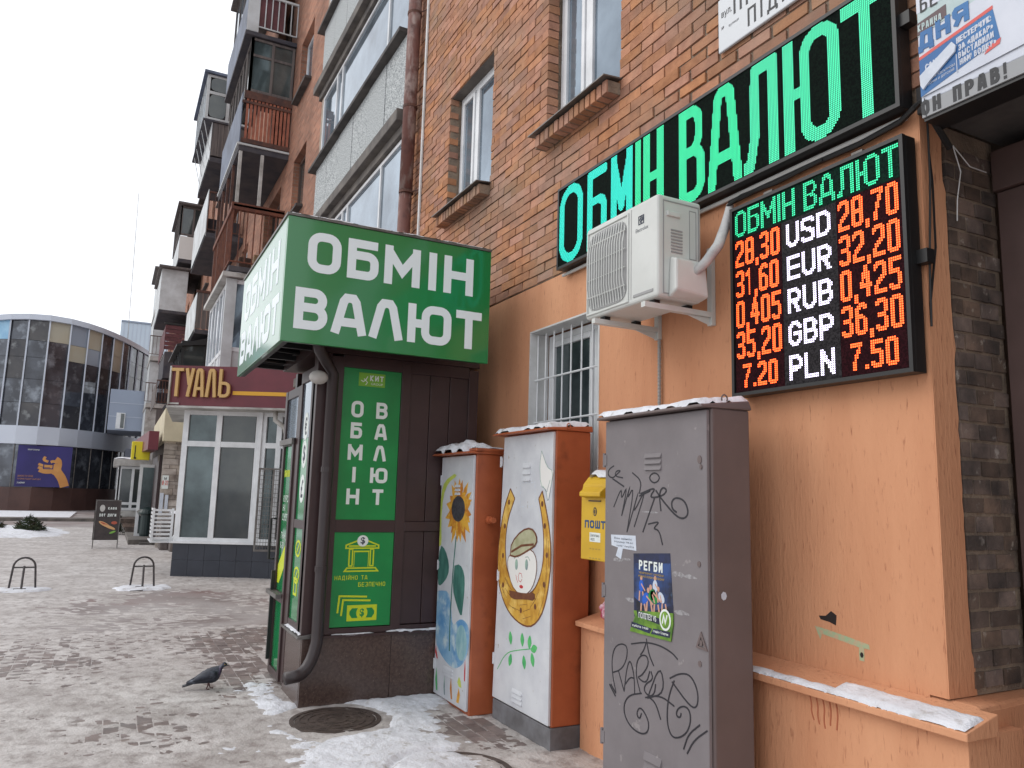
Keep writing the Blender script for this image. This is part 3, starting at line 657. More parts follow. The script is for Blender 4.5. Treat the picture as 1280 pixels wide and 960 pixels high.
# stack nearest the camera
a, b_ = STK[0]; LEN = b_ - a
p = bal(); z = FL[0]; slab(p, a, b_, z, m='dirty_white')
panes_row(p, WALL(b_, -1.93), 0, LEN - .15, z + .02, z + 2.5, 5, transom=[z + .95], lowm='white_sheet', t=.09)
panes_row(p, SIDE(a + .02), 1.94, 2.99, z + .02, z + 2.5, 2, transom=[z + .95], lowm='white_sheet', t=.09)
t = MB(); t.rect(SIDE(a - .02), 1.88, z + .01, 2.10, z + 2.5, -.1, 0); t.build('corner_post', 'white_sheet', p)
t = MB(); t.box(a - .12, b_ + .1, -3.0, -1.78, z + 2.52, z + 2.62); t.build('canopy', 'dirty_white', p)
snow_cap('snow', a - .1, b_, -2.2, -1.8, z + 2.62, .05, p, cell=.12)
p = bal(); z = FL[1]; slab(p, a, b_, z, th=.12)
rails(p, SIDE(a), 1.9, 2.99, z, z + 1.4, 7); rails(p, WALL(b_, YF), 0, LEN, z, z + 1.4, 22)
t = MB(); t.rect(SIDE(a - .02), 1.86, z + 1.28, 3.0, z + 1.44, -.12, 0); t.box(a + .12, b_, -2.03, -1.87, z + 1.3, z + 1.42); t.build('beam', 'rust', p)
t = MB()
for yy in (-1.95, -2.42): t.box(a - .005, a + .05, yy - .04, yy + .03, z + 1.44, FL[2] - .15)
t.build('post', 'dirty_white', p); t = MB()
for xx in (a + .9, a + 1.8, a + 2.7, a + 3.5): t.box(xx, xx + .06, -1.96, -1.9, z, FL[2] - .15)
t.build('post', 'rust_dark', p)
p = bal(); z = FL[2]; slab(p, a, b_, z, m='slab_dark', th=.14)
t = MB(); t.box(a - .03, b_, -3.0, -1.86, z - .01, z + .035); t.build('edge_strip', 'white_sheet', p)
plank_face(p, SIDE(a), 1.98, 2.98, z + .16, z + 1.22, 12, 'orange_sheet', th=.03, gap=.03)
for q0, q1, q2 in ((1.94, .06, .16), (1.94, 1.12, 1.30), (1.90, 1.0, 1.06)): t = MB(); t.rect(SIDE(a - .02), q0, z + q1, 3.0, z + q2, -.05, 0); t.build('rail', 'rust_dark', p)
sheet_face(p, WALL(b_, YF), 0, LEN, z + .05, z + 1.25, 'bluegrey_sheet')
panes_row(p, SIDE(a), 2.0, 2.98, z + 1.31, z + 2.62, 2, fm='grey_planks', gm='mid_glass', transom=[z + 2.2], t=.06)
panes_row(p, WALL(b_, -2.0), 0, LEN, z + 1.31, z + 2.62, 6, fm='grey_planks', gm='dark_glass', t=.09)
p = bal(); z = FL[3]; slab(p, a - .05, b_, z - .06, y1=-1.84, th=.1)
sheet_face(p, WALL(b_, -1.86), 0, LEN, z - .1, z + .95, 'bluegrey_sheet')
t = MB(); t.rect(SIDE(a - .02), 1.86, z - .04, 2.12, z + 1.0, -.06, 0); t.build('corner_panel', 'white_sheet', p)
sheet_face(p, SIDE(a + .03), 2.12, 2.7, z + .1, z + .95, 'maroon_sheet')
rails(p, SIDE(a), 2.1, 2.99, z + .02, z + .95, 6, m='white_sheet')
panes_row(p, WALL(b_, -1.95), 0, LEN, z + 1.0, z + 2.5, 4, fm='grey_planks', gm='glass')
t = MB(); t.box(a - .05, b_, -3, -1.8, z + 2.52, z + 2.6); t.build('canopy', 'grey_planks', p)
# second stack
a, b_ = STK[1]; LEN = b_ - a
p = bal(); z = FL[0]; slab(p, a, b_, z, m='dirty_white')
panes_row(p, SIDE(a), 1.6, 2.98, z + 1.0, z + 2.4, 2, fm='black_metal', gm='dark_glass', t=.08); panes_row(p, WALL(b_, -1.6), 0, LEN, z + 1.0, z + 2.4, 5, fm='black_metal', gm='dark_glass', t=.08)
sheet_face(p, SIDE(a), 1.6, 2.98, z, z + 1.0, 'dirty_white'); sheet_face(p, WALL(b_, -1.6), 0, LEN, z, z + 1.0, 'dirty_white')
t = MB(); t.hexa([(a - .1, -3, z + 2.42), (b_, -3, z + 2.42), (b_, -1.45, z + 2.2), (a - .1, -1.45, z + 2.2)], [(a - .1, -3, z + 2.75), (b_, -3, z + 2.75), (b_, -1.45, z + 2.26), (a - .1, -1.45, z + 2.26)]); t.build('canopy', 'black_metal', p)
p = bal(); z = FL[1]; slab(p, a, b_, z); sheet_face(p, WALL(b_, YF), 0, LEN, z - .1, z + 1.15, 'white_sheet'); plank_face(p, SIDE(a), 1.93, 2.98, z + .02, z + 1.15, 7, 'grey_planks')
t = MB(); t.rect(SIDE(a - .03), 1.88, z + 1.155, 3.0, z + 1.23, -.06, 0); t.build('rail', 'rust_dark', p)
p = bal(); z = FL[2]; slab(p, a - 1.0, b_, z, th=.16); sheet_face(p, WALL(b_, YF), 0, LEN + 1.0, z - .12, z + 1.35, 'white_sheet'); rails(p, SIDE(a - 1.0), 1.93, 2.98, z, z + 1.3, 6, m='rust_dark')
sheet_face(p, SIDE(a - .2), 2.0, 2.98, z, z + .7, 'slab_dark')
p = bal(); z = FL[3]; slab(p, a, b_, z, th=.16); sheet_face(p, WALL(b_, YF), 0, LEN, z - .12, z + 1.15, 'white_sheet'); plank_face(p, SIDE(a), 1.93, 2.98, z + .05, z + 1.15, 6, 'grey_planks')
t = MB(); t.box(a - .05, b_ + .1, -3.0, -1.62, z + 1.16, z + 1.22); t.build('upper_slab', 'slab_dark', p)
F = SIDE(a)
t = MB(); t.mat('white_sheet'); t.ring(F, 1.67, z + 1.23, 2.99, z + 2.75, .08, -.05, 0); t.rect(F, 1.75, z + 2.1, 2.91, z + 2.2, -.05, -.001); t.rect(F, 2.28, z + 1.31, 2.38, z + 2.1, -.05, -.002); t.build('frame', None, p)
for (c0, c1, d0, d1) in ((1.75, 2.28, z + 1.31, z + 2.1), (2.38, 2.91, z + 1.31, z + 2.1), (1.75, 2.91, z + 2.2, z + 2.67)):
    t = MB(); t.ell(F, (c0 + c1) / 2, (d0 + d1) / 2, (c1 - c0) / 2 * .96, (d1 - d0) / 2 * .97, -.04, .004, 24, sq=.45); t.build('pane', 'dark_glass', p)
sheet_face(p, F, 1.74, 2.92, z + 1.3, z + 2.68, 'white_sheet', 'backing', th=.03) if 0 else None
panes_row(p, WALL(b_, -1.66), 0, LEN, z + 1.23, z + 2.75, 5, gm='glass', fm='white_sheet', t=.1)
t = MB(); t.box(a - .1, b_ + .1, -3.0, -1.55, z + 2.76, z + 2.84); t.build('roof_sheet', 'bluegrey_sheet', p)
for k in range(5): t = MB(); t.tube([(a + k * .8, -1.66, z + 1.15), (a + k * .8, -1.9, z + .2)], .012, 5); t.build('bracket', 'white_sheet', p)
# third stack
a, b_ = STK[2]; LEN = b_ - a
p = bal(); z = FL[3]; slab(p, a, b_, z, th=.2); plank = [(k * .12) for k in range(9)]
for q in plank: t = MB(); t.rect(SIDE(a), 1.9, z - .02 + q, 2.99, z + .1 + q, -.03, .004); t.build('siding_board', 'white_siding', p)
sheet_face(p, WALL(b_, YF + .01), 0, LEN, z - .1, z + 1.08, 'white_sheet'); panes_row(p, SIDE(a), 1.85, 2.99, z + 1.1, z + 2.5, 2, fm='grey_planks', gm='dark_glass', t=.09); panes_row(p, WALL(b_, -1.85), 0, LEN, z + 1.1, z + 2.5, 5, fm='grey_planks', gm='dark_glass', t=.09)
t = MB(); t.box(a - .3, b_, -3.0, -1.7, z + 2.52, z + 2.6); t.build('canopy', 'grey_planks', p)
p = bal(); z = FL[2]; slab(p, a, b_, z + .3, y1=-1.3)
sheet_face(p, SIDE(a), 1.3, 2.4, z + .3, z + 2.2, 'white_sheet'); plank_face(p, WALL(b_, -1.29), 0, LEN, z + .3, z + 2.2, 5, 'white_sheet'); t = MB(); t.box(a - .3, b_, -3.0, -1.15, z + 2.22, z + 2.3); t.build('canopy', 'grey_planks', p)
p = bal(); z = FL[1]; slab(p, a, b_, z + 1.2, th=1.2, y1=-1.7); 
for q in range(6): t = MB(); t.rect(SIDE(a), 1.66, z + 1.3 + q * .19, 2.7, z + 1.47 + q * .19, -.03, .01 * (q % 2)); t.build('board', 'maroon_sheet', p)
sheet_face(p, WALL(b_, -1.65), 0, LEN, z + 1.2, z + 2.4, 'maroon_sheet'); t = MB(); t.rect(SIDE(a - .05), 1.6, z + 2.45, 2.99, z + 2.53, -.1, 0); t.build('rail', 'black_metal', p)
p = bal(); z = FL[0]; slab(p, a, b_, z + 1.6); rails(p, SIDE(a), 1.5, 2.6, z + 1.6, z + 2.7, 9, m='rust_dark'); sheet_face(p, WALL(b_, -1.5), 0, LEN, z + 1.6, z + 2.6, 'grey_planks')
sheet_face(p, SIDE(a + .3), 1.6, 2.9, z - 1.0, z + 1.4, 'grey_planks', 'screen')
# last stack: white boxed columns
a, b_ = STK[3]; LEN = b_ - a
for k, z in enumerate(FL[:4]):
    p = bal(); slab(p, a - .4, b_, z, y1=-1.5, m='dirty_white', th=.25)
    sheet_face(p, SIDE(a), 1.55, 2.2 - .15 * (k % 2), z, z + 2.5, 'white_sheet' if k else 'dirty_white'); sheet_face(p, WALL(b_, -1.54), 0, LEN, z, z + 2.5, 'white_sheet')
    if k in (1, 2): rails(p, SIDE(a - .5), 1.4, 2.9, z, z + 1.2, 8, m='rust_dark')
    if k == 3:
        t = MB(); t.box(a - .5, b_, -3.0, -1.3, z + 2.5, z + 2.6); t.build('canopy', 'grey_planks', p)

# ------------------------------------------------------------------ drainpipe on the brick wall
M('rusty_pipe', (112, 74, 66), .7, c2=(150, 132, 126), s=5, lo=.5, hi=.6, b=.002, bs=30, st=(1, 1, .35), c3=(86, 56, 52), s3=9)
t = thing('drainpipe', 'rusty brown drainpipe with peeling paint fixed to the brick wall beside the loggias', 'drainpipe', (8.58, -2.88, 3.3))
mb = MB(); mb.tube([(8.58, -2.88, 3.3), (8.58, -2.88, 5.2)], .078, 16); mb.tube([(8.575, -2.88, 5.21), (8.56, -2.885, 8.2)], .082, 16); mb.tube([(8.56, -2.885, 8.21), (8.56, -2.885, 15)], .078, 16); mb.build('pipe', 'rusty_pipe', t, smooth=True)
for z in (3.9, 5.2, 6.3, 7.55, 8.9, 11):
    mb = MB(); mb.tube([(8.57, -2.885, z), (8.57, -2.885, z + .035)], .09, 16); mb.tube([(8.57, -2.89, z + .015), (8.36, -3.0, z + .015)], .009, 6); mb.build('clamp', 'rust_dark', t)
t = tag(MB().tube([(8.36, -2.99, 3.4), (8.36, -2.985, 8.4)], .018, 6).build('insulated_cable', 'white_paint'), 'white foam strip running down the wall beside the rusty drainpipe', 'cable')

# ================================================================== THE EXCHANGE KIOSK
M('granite', (84, 68, 62), .22, c2=(66, 52, 48), s=40, b=0, spec=.6, c3=(112, 96, 88), s3=90, lo3=.6, hi3=.72)
M('green_film', (22, 138, 70), .35, c2=(18, 122, 62), s=2)
M('sign_green', (28, 122, 62), .28, coat=.9)
M('sign_white', (228, 236, 240), .35)
M('print_white', (222, 228, 224), .5)
M('print_yellow', (196, 208, 30), .5)
M('lime', (120, 176, 52), .5)
M('navy', (30, 40, 60), .5)
M('dark_teal', (16, 92, 84), .4)
KX, KY0, KY1 = 6.07, -1.39, -2.79
ki = thing('exchange_kiosk', 'small dark brown exchange kiosk with green window posters on a polished granite base', 'kiosk', (6.7, -2.1, 0))
F = SIDE(KX)
mb = MB(); mb.box(KX + .01, 7.28, -2.80, -1.43, 0, .49)
mb.build('base_core', 'granite', ki)
for (a, b_) in ((1.400, 2.10), (2.104, 2.80)):
    mb = MB(); mb.rect(F, a, 0, b_, .495, -.03, .0); mb.build('granite_slab', 'granite', ki, bevel=.002)
mb = MB(); mb.box(KX + .03, 6.68, -1.43, -1.398, 0, .49); mb.build('granite_slab', 'granite', ki, bevel=.002)
mb = MB(); mb.hexa([(KX - .015, -1.47, .496), (6.69, -1.47, .496), (6.69, -1.36, .496), (KX - .015, -1.36, .496)], [(KX - .015, -1.47, .530), (6.69, -1.47, .530), (6.69, -1.36, .514), (KX - .015, -1.36, .514)]); mb.build('tin_sill', 'tin', ki, bevel=.002)
mb = MB(); mb.box(KX - .02, KX + .08, -2.80, -1.50, .496, .513); mb.build('tin_sill', 'brown_metal', ki)
snow_cap('snow', KX + .02, 6.6, -1.455, -1.37, .526, .014, ki, edge=.03, seed=3); snow_cap('snow', KX - .02, KX + .012, -2.78, -2.05, .513, .022, ki, edge=.02, seed=5); snow_cap('snow', KX - .02, KX + .01, -1.95, -1.62, .513, .010, ki, edge=.02, seed=8)
# frame bars and panels of the side facing the viewer
def bar(F_, a0, b0, a1, b1, d0, d1, name='frame_bar', m='brown_metal', par=ki, bev=.003): mb = MB(); mb.rect(F_, a0, b0, a1, b1, d0, d1); return mb.build(name, m, par, bevel=bev)
FK = SIDE(KX + .012)
bar(FK, 1.50, .515, 1.60, 2.68, -.05, .012); bar(FK, 2.09, .515, 2.17, 2.68, -.05, .010); bar(FK, 2.70, .515, 2.79, 2.68, -.05, .010)
bar(FK, 1.60, 1.29, 2.09, 1.385, -.05, .008); bar(FK, 2.17, 1.30, 2.70, 1.375, -.05, .008); bar(FK, 1.60, .515, 2.70, .56, -.05, .006); bar(FK, 1.60, 2.60, 2.70, 2.70, -.05, .006)
bar(FK, 1.39, .515, 1.50, 2.70, -.12, .006, 'corner_post')
for a in (2.17, 2.35, 2.53): bar(FK, a + .002, .566, a + .176, 1.299, -.03, -.008, 'wall_panel'); bar(FK, a + .002, 1.376, a + .176, 2.60, -.03, -.008, 'wall_panel')
mb = MB(); mb.rect(FK, 1.602, .566, 2.088, 1.289, -.02, -.004); low = mb.build('green_poster', 'green_film', ki); tag(low, 'lower green poster with a bank drawing and banknotes')
mb = MB(); mb.rect(FK, 1.602, 1.386, 2.088, 2.598, -.02, -.004); upp = mb.build('green_poster', 'green_film', ki); tag(upp, 'upper green poster with ОБМІН ВАЛЮТ in two vertical columns')
FP = SIDE(KX + .0155)
cols = [('ОБМІН', 1.73, 0), ('ВАЛЮТ', 1.935, 0)]
ZC = [(2.333, 2.200), (2.158, 2.030), (1.982, 1.857), (1.802, 1.680), (1.630, 1.506)]
for wd, cx, _ in cols:
    for ch, (z1, z0) in zip(wd, ZC):
        hw = {'О': .05, 'Б': .047, 'М': .06, 'І': .014, 'Н': .052, 'В': .048, 'А': .052, 'Л': .052, 'Ю': .072, 'Т': .045}[ch]
        mb = MB(); letter(mb, ch, FP, cx - hw, z0, cx + hw, z1, .027, 0, .0012); mb.build('letter', 'print_white', upp)
# lime shop badge
mb = MB(); mb.rect(FP, 1.727, 2.458, 1.948, 2.568, 0, .001); bd = mb.build('badge', 'lime', upp)
FB = SIDE(KX + .0143)
write('КИТ', FB, 1.82, 2.505, 1.935, 2.55, 'print_white', upp, 'badge_lettering', .2, .0005); txt('GROUP', FB, 1.83, 2.472, 1.93, 2.49, 'print_white', upp, 'badge_lettering', .001)
mb = MB(); mb.stroke(FP, [(1.745, 2.505), (1.765, 2.495), (1.785, 2.51), (1.80, 2.54)], .007, 0, .0016); mb.stroke(FP, [(1.77, 2.52), (1.80, 2.49), (1.785, 2.47)], .006, 0, .0018); mb.build('badge_mark', 'print_white', upp)
# bank and banknote drawing
y = 'print_yellow'; mb = MB(); SW = .011
def q(P, wdt=SW, cl=False): mb.stroke(FP, P, wdt, 0, .0012 + q.k * .00015, cl); q.k = (q.k + 1) % 9
q.k = 0
q([(1.70, 1.165), (1.965, 1.165), (1.965, 1.188), (1.832, 1.238), (1.70, 1.188)], cl=True); q([(1.722, 1.182), (1.942, 1.182)]); 
for c in (1.742, 1.912):
    q([(c - .018, 1.158), (c + .018, 1.158)]); q([(c - .013, 1.15), (c - .013, 1.035)]); q([(c + .013, 1.15), (c + .013, 1.035)]); q([(c - .018, 1.028), (c + .018, 1.028)])
q([(1.765, 1.14), (1.89, 1.14)]); q([(1.715, 1.012), (1.94, 1.012)]); q([(1.697, .988), (1.965, .988), (1.945, 1.012), (1.715, 1.012)], cl=True)
q([(1.77, 1.14), (1.77, 1.02)], .005); q([(1.885, 1.14), (1.885, 1.02)], .005)
q([(1.66, .672 + .0), (1.67, .80), (1.89, .79)], .014); q([(1.69, .65), (1.70, .77), (1.92, .76)], .014)
mb.build('bank_drawing', y, low)
mb = MB(); mb.rect(FP, 1.735, .608, 1.975, .728, 0, .0015); mb.build('banknote', y, low)
mb = MB()
mb.prism(FP, [(1.755, .66), (1.755, .68), (1.775, .705), (1.82, .705), (1.82, .63), (1.775, .63)], 0, .0022); mb.prism(FP, [(1.955, .66), (1.955, .68), (1.935, .705), (1.89, .705), (1.89, .63), (1.935, .63)], 0, .0022); mb.build('banknote_pattern', 'green_film', low)
mb = MB(); mb.ell(FP, 1.855, .668, .045, .05, 0, .003); mb.build('coin', y, low)
mb = MB(); mb.ell(FP, 1.832, 1.222, .045, .044, 0, .003, 24); mb.build('coin', 'print_white', low)
txt('$', FP, 1.832 - .018, 1.222 - .03, 1.832 + .018, 1.222 + .03, 'navy', low, 'lettering', .0036, .02); txt('$', FP, 1.837, .634, 1.873, .702, 'green_film', low, 'lettering', .0036, .03)
write('НАДІЙНО ТА', FP, 1.623, .922, 1.885, .955, y, low, 'lettering', .13, .0004); write('БЕЗПЕЧНО', FP, 1.814, .868, 2.034, .902, y, low, 'lettering', .13, .0004)
# street side of the kiosk: narrow window and glazed door
FS = WALL(0, KY0)
def su(x): return -x
mb = MB(); mb.rect(FS, su(6.26), .515, su(6.13), 2.5, -.08, 0); mb.build('corner_post', 'brown_metal', ki, bevel=.004)
bar(FS, su(6.66), .515, su(6.60), 2.5, -.06, 0); bar(FS, su(6.60), .515, su(6.26), .58, -.06, -.003); bar(FS, su(6.60), 1.30, su(6.26), 1.37, -.06, -.003); bar(FS, su(6.66), 2.502, su(6.13), 2.60, -.06, -.003)
M('green_glass', (24, 120, 68), .08, spec=.8, c2=(30, 128, 76), s=2)
mb = MB(); mb.rect(FS, su(6.60), .58, su(6.26), 1.30, -.03, -.015); g1 = mb.build('pane', 'green_glass', ki)
mb = MB(); mb.rect(FS, su(6.60), 1.37, su(6.26), 2.03, -.03, -.015); g2 = mb.build('pane', 'green_glass', ki)
mb = MB(); mb.rect(FS, su(6.60), 2.033, su(6.26), 2.502, -.03, -.015); mb.build('pane', 'glass', ki)
FG = WALL(0, KY0 - .015)
for k, zc in enumerate((2.13, 1.90, 1.62)):
    mb = MB(); mb.ell(FG, su(6.43), zc, .085, .115, 0, .002, 20); e = mb.build('currency_badge', 'print_white', ki)
    txt('€$£'[k], FG, su(6.43) - .04, zc - .075, su(6.43) + .04, zc + .075, 'navy', ki, 'currency_sign', .003, .02)
mb = MB(); q.k = 0
def qq(P, wdt, cl=False): mb.stroke(FG, [(su(a), b) for a, b in P], wdt, 0, .002 + q.k * .0002, cl); q.k = (q.k + 1) % 9
for cc, zz in ((6.43, 1.14), (6.43, .93)): qq([(cc - .09 * math.cos(t * .6), zz + .06 * math.sin(t * .6)) for t in range(10)], .018, True); qq([(cc + .03, zz - .03), (cc - .03, zz + .03)], .016)
qq([(6.5, .78), (6.5, .9), (6.4, .9), (6.4, .78)], .02, True); mb.build('coin_drawing', 'print_yellow', ki)
# door leaf with transom
bar(FS, su(6.76), 0.05, su(6.66), 2.5, -.07, -.004, 'door_post'); bar(FS, su(7.30), .03, su(7.22), 2.5, -.07, -.002, 'door_post'); bar(FS, su(7.22), 2.42, su(6.76), 2.5, -.07, -.006)
mb = MB(); mb.rect(FS, su(7.22), 2.06, su(6.76), 2.42, -.03, -.02); mb.build('pane', 'glass', ki)
dr = part_empty('door', ki)
FD = Fr((6.77, KY0 + .012, 0), Vector((.46, .0, 0)) * -1, (0, 0, 1)); FD = WALL(7.22, KY0 + .012)
mb = MB(); mb.ring(FD, 0, .04, .46, 2.05, .06, -.05, 0); mb.rect(FD, .06, .66, .40, .74, -.05, .002); mb.build('door_frame', 'brown_metal', dr, bevel=.003)
mb = MB(); mb.rect(FD, .06, .10, .40, .66, -.03, -.02); mb.build('pane', 'green_glass', dr); mb = MB(); mb.rect(FD, .06, .74, .40, 1.99, -.03, -.02); mb.build('pane', 'green_glass', dr)
mb = MB(); mb.rect(FD, -.05, 2.0, .48, 2.05, 0, .02); mb.build('door_closer', 'tin', dr)
mb = MB(); mb.rect(FD, -.06, .70, .40, .735, .003, .05); mb.build('push_ledge', 'tin', dr)
mb = MB(); mb.tube([FD(.02, 1.0, .01), FD(.02, 1.0, .06), FD(.02, 1.35, .06), FD(.02, 1.35, .01)], .012, 8); mb.build('handle', 'black_metal', dr)
mb = MB(); mb.rect(FD, .03, .15, .06, .9, .002, .03); mb.build('handle', 'black_metal', dr)
FDP = WALL(7.22, KY0 - .008)
write('ОБМІННИК', FDP, .08, 1.72, .38, 1.78, 'print_yellow', dr, 'lettering', .2, .001); txt('КУРСИ\nНА\nСЬОГ\n\nПН-НД\n8-20', FDP, .10, 1.1, .36, 1.56, 'print_white', dr, 'lettering', .001)
mb = MB(); mb.prism(FDP, [(.06, .95), (.40, 1.2), (.40, 1.02), (.14, .80), (.06, .80)], 0, .002); mb.build('yellow_stripe', 'print_yellow', dr)
# rear and roof of the kiosk
mb = MB(); mb.box(7.22, 7.30, -2.99, -1.47, 0, 2.68); mb.box(6.9, 7.22, -2.99, -2.80, 0, 2.68); mb.build('rear_wall', 'brown_metal', ki)
mb = MB(); mb.box(6.7, 7.2, -1.52, -1.42, 0, .045); mb.build('threshold', 'granite', ki)
mb = MB(); mb.box(KX - .01, 7.34, -2.79, -1.36, 2.701, 2.80); mb.build('roof_slab', 'brown_metal', ki)
mb = MB(); mb.box(KX + .15, 7.2, -2.75, -1.5, .601, 2.6); 
# downpipe at the corner
M('grey_pipe', (52, 44, 45), .42, met=.1)
mb = MB(); PX, PY = 5.99, -1.492
P = [(5.75, -1.30, 2.72), (5.82, -1.34, 2.66), (5.93, -1.42, 2.60), (PX, PY, 2.52), (PX, PY, 1.6), (PX, PY, .56)] + [(PX - .015 - .05 * (1 - math.cos(t)), PY + .16 * (1 - math.cos(t)), .56 - .30 * math.sin(t)) for t in (.25, .5, .75, 1.0, 1.25, 1.45)] + [(PX - .08, PY + .235, .255)]
mb.tube(P, .045, 16); mb.build('downpipe', 'grey_pipe', ki, smooth=True)
for z in (1.0, 1.75): mb = MB(); mb.tube([(PX, PY, z), (PX, PY, z + .04)], .051, 16); mb.build('pipe_clamp', 'grey_pipe', ki)
mb = MB(); F2 = Fr((5.93, -1.36, 2.47), (0, -1, 0), (0, 0, 1)); n = 14
P = [(5.93 + .03 + .0, -1.36, 2.47)]
vs = []; fs = []
for i in range(9):
    ph = math.pi * i / 8
    for k in range(14):
        th = 2 * math.pi * k / 14; vs.append((5.95 - .06 * math.cos(ph), -1.37 + .075 * math.sin(ph) * math.cos(th), 2.475 + .055 * math.sin(ph) * math.sin(th)))
for i in range(8):
    for k in range(14): fs.append((i * 14 + k, i * 14 + (k + 1) % 14, (i + 1) * 14 + (k + 1) % 14, (i + 1) * 14 + k))
mb.add(vs, fs); mb.build('frosted_lamp', 'dirty_white', ki, smooth=True)

# ------------------------------------------------------------------ green box sign above the kiosk
M('soffit', (46, 44, 50), .8)
sg = thing('box_sign', 'large green box sign with white letters ОБМІН ВАЛЮТ above the kiosk', 'sign', (6.6, -1.9, 2.67))
SX0, SX1, SY0, SY1, SZ0, SZ1 = 5.62, 7.72, -1.0, -2.66, 2.668, 3.612
mb = MB(); mb.box(SX0, SX0 + .03, SY1, SY0 - .0, SZ0, SZ1); fa = mb.build('face_panel', 'sign_green', sg, bevel=.004)
mb = MB(); mb.box(SX0 + .031, SX1, SY0 - .03, SY0 + .001, SZ0, SZ1); fb = mb.build('street_panel', 'sign_green', sg, bevel=.003)
mb = MB(); mb.box(SX0 - .01, SX1, SY1, SY0 + .01, SZ1 + .001, SZ1 + .02); mb.build('top_sheet', 'tin', sg)
mb = MB(); mb.box(SX0 + .2, SX1, SY1 + .02, -1.36, SZ1 - .2, SZ1 - .15); mb.box(SX0 + .05, SX0 + .1, SY1 + .05, SY0 - .05, SZ1 - .05, SZ1 - .001); mb.build('roof_deck', 'soffit', sg)
mb = MB(); mb.box(SX0 + .031, SX1, SY1, SY1 + .03, SZ0 + .3, SZ1); mb.build('end_panel', 'sign_green', sg)
t = MB()
t.box(SX0 + .032, SX1, SY0 - .07, SY0 - .032, SZ0 + .005, SZ0 + .045); t.box(SX0 + .032, SX0 + .07, SY1, SY0 - .071, SZ0 + .005, SZ0 + .045)
for x in (6.2, 6.8, 7.4): t.box(x, x + .04, -2.6, SY0 - .071, SZ0 + .06, SZ0 + .10)
t.box(SX0 + .071, 7.7, -1.45, -1.41, SZ0 + .102, SZ0 + .142)
for x in (5.8, 6.4, 7.0): t.tube([(x, SY0 - .08, SZ0 + .07), (x + .35, -1.42, SZ0 + .12)], .018, 6)
t.build('support_frame', 'black_metal', sg)
t = MB(); t.box(SX1 - .015, SX1, SY1 + .05, SY0 - .04, SZ0 + .15, SZ1 - .01); t.box(SX0 + .08, SX1 - .02, SY1 + .05, SY0 - .08, SZ0 + .32, SZ0 + .34); t.build('inner_ceiling', 'soffit', sg)
snow_cap('snow', SX0 - .005, SX0 + .5, SY1 + .05, SY0, SZ1 + .02, .022, sg, edge=.03, seed=4, cell=.03)
R1 = [('О', 1.156, 1.406), ('Б', 1.456, 1.700), ('М', 1.747, 2.040), ('І', 2.102, 2.190), ('Н', 2.243, 2.502)]
R2 = [('В', 1.086, 1.330), ('А', 1.362, 1.628), ('Л', 1.652, 1.918), ('Ю', 1.957, 2.324), ('Т', 2.364, 2.590)]
FF = SIDE(SX0)
for R, z0, z1 in ((R1, 3.208, 3.518), (R2, 2.771, 3.081)):
    for ch, a, b_ in R: mb = MB(); letter(mb, ch, FF, a, z0, b_, z1, .066, 0, .0015); mb.build('letter', 'sign_white', sg)
FSs = WALL(SX1 - .1, SY0 + .001); KX_ = (SX1 - SX0 - .2) / 1.62
for R, z0, z1 in ((R1, 3.15, 3.50), (R2, 2.755, 3.06)):
    for ch, a, b_ in R:
        mb = MB(); k = (SX1 - SX0 - .25) / 1.5; letter(mb, ch, FSs, (a - 1.08) * k, z0, (b_ - 1.08) * k, z1, .075, 0, .0015); mb.build('letter', 'sign_white', sg)

# ================================================================== LED DISPLAYS
M('led_black', (14, 26, 20), .9, spec=.08, c2=(6, 12, 10), s=120, lo=.45, hi=.55)
M('led_red_module', (48, 18, 24), .9, spec=.08, c2=(30, 10, 14), s=120, lo=.45, hi=.55)
M('led_green_module', (18, 44, 34), .9, spec=.08, c2=(10, 26, 22), s=120, lo=.45, hi=.55)
M('led_grey_module', (54, 52, 54), .9, spec=.08, c2=(34, 32, 34), s=120, lo=.45, hi=.55)
M('led_orange', (255, 88, 34), .5, em=3.8)
M('led_core', (255, 170, 80), .5, em=4)
M('led_white', (236, 226, 255), .5, em=2.1)
M('led_green', (40, 214, 150), .5, em=1.2)
M('led_cyan', (26, 218, 196), .5, em=1.15)
M('led_mint', (60, 214, 160), .5, em=1.1)
def dots(mb, F, cells, a0, b0, p, d, s=.36):
    for i, j in sorted(cells):
        a = a0 + i * p; b = b0 + j * p; h = p * s
        mb.add([F(a + p / 2 - h, b + p / 2 - h, d), F(a + p / 2 + h, b + p / 2 - h, d), F(a + p / 2 + h, b + p / 2 + h, d), F(a + p / 2 - h, b + p / 2 + h, d)], [(0, 1, 2, 3)])
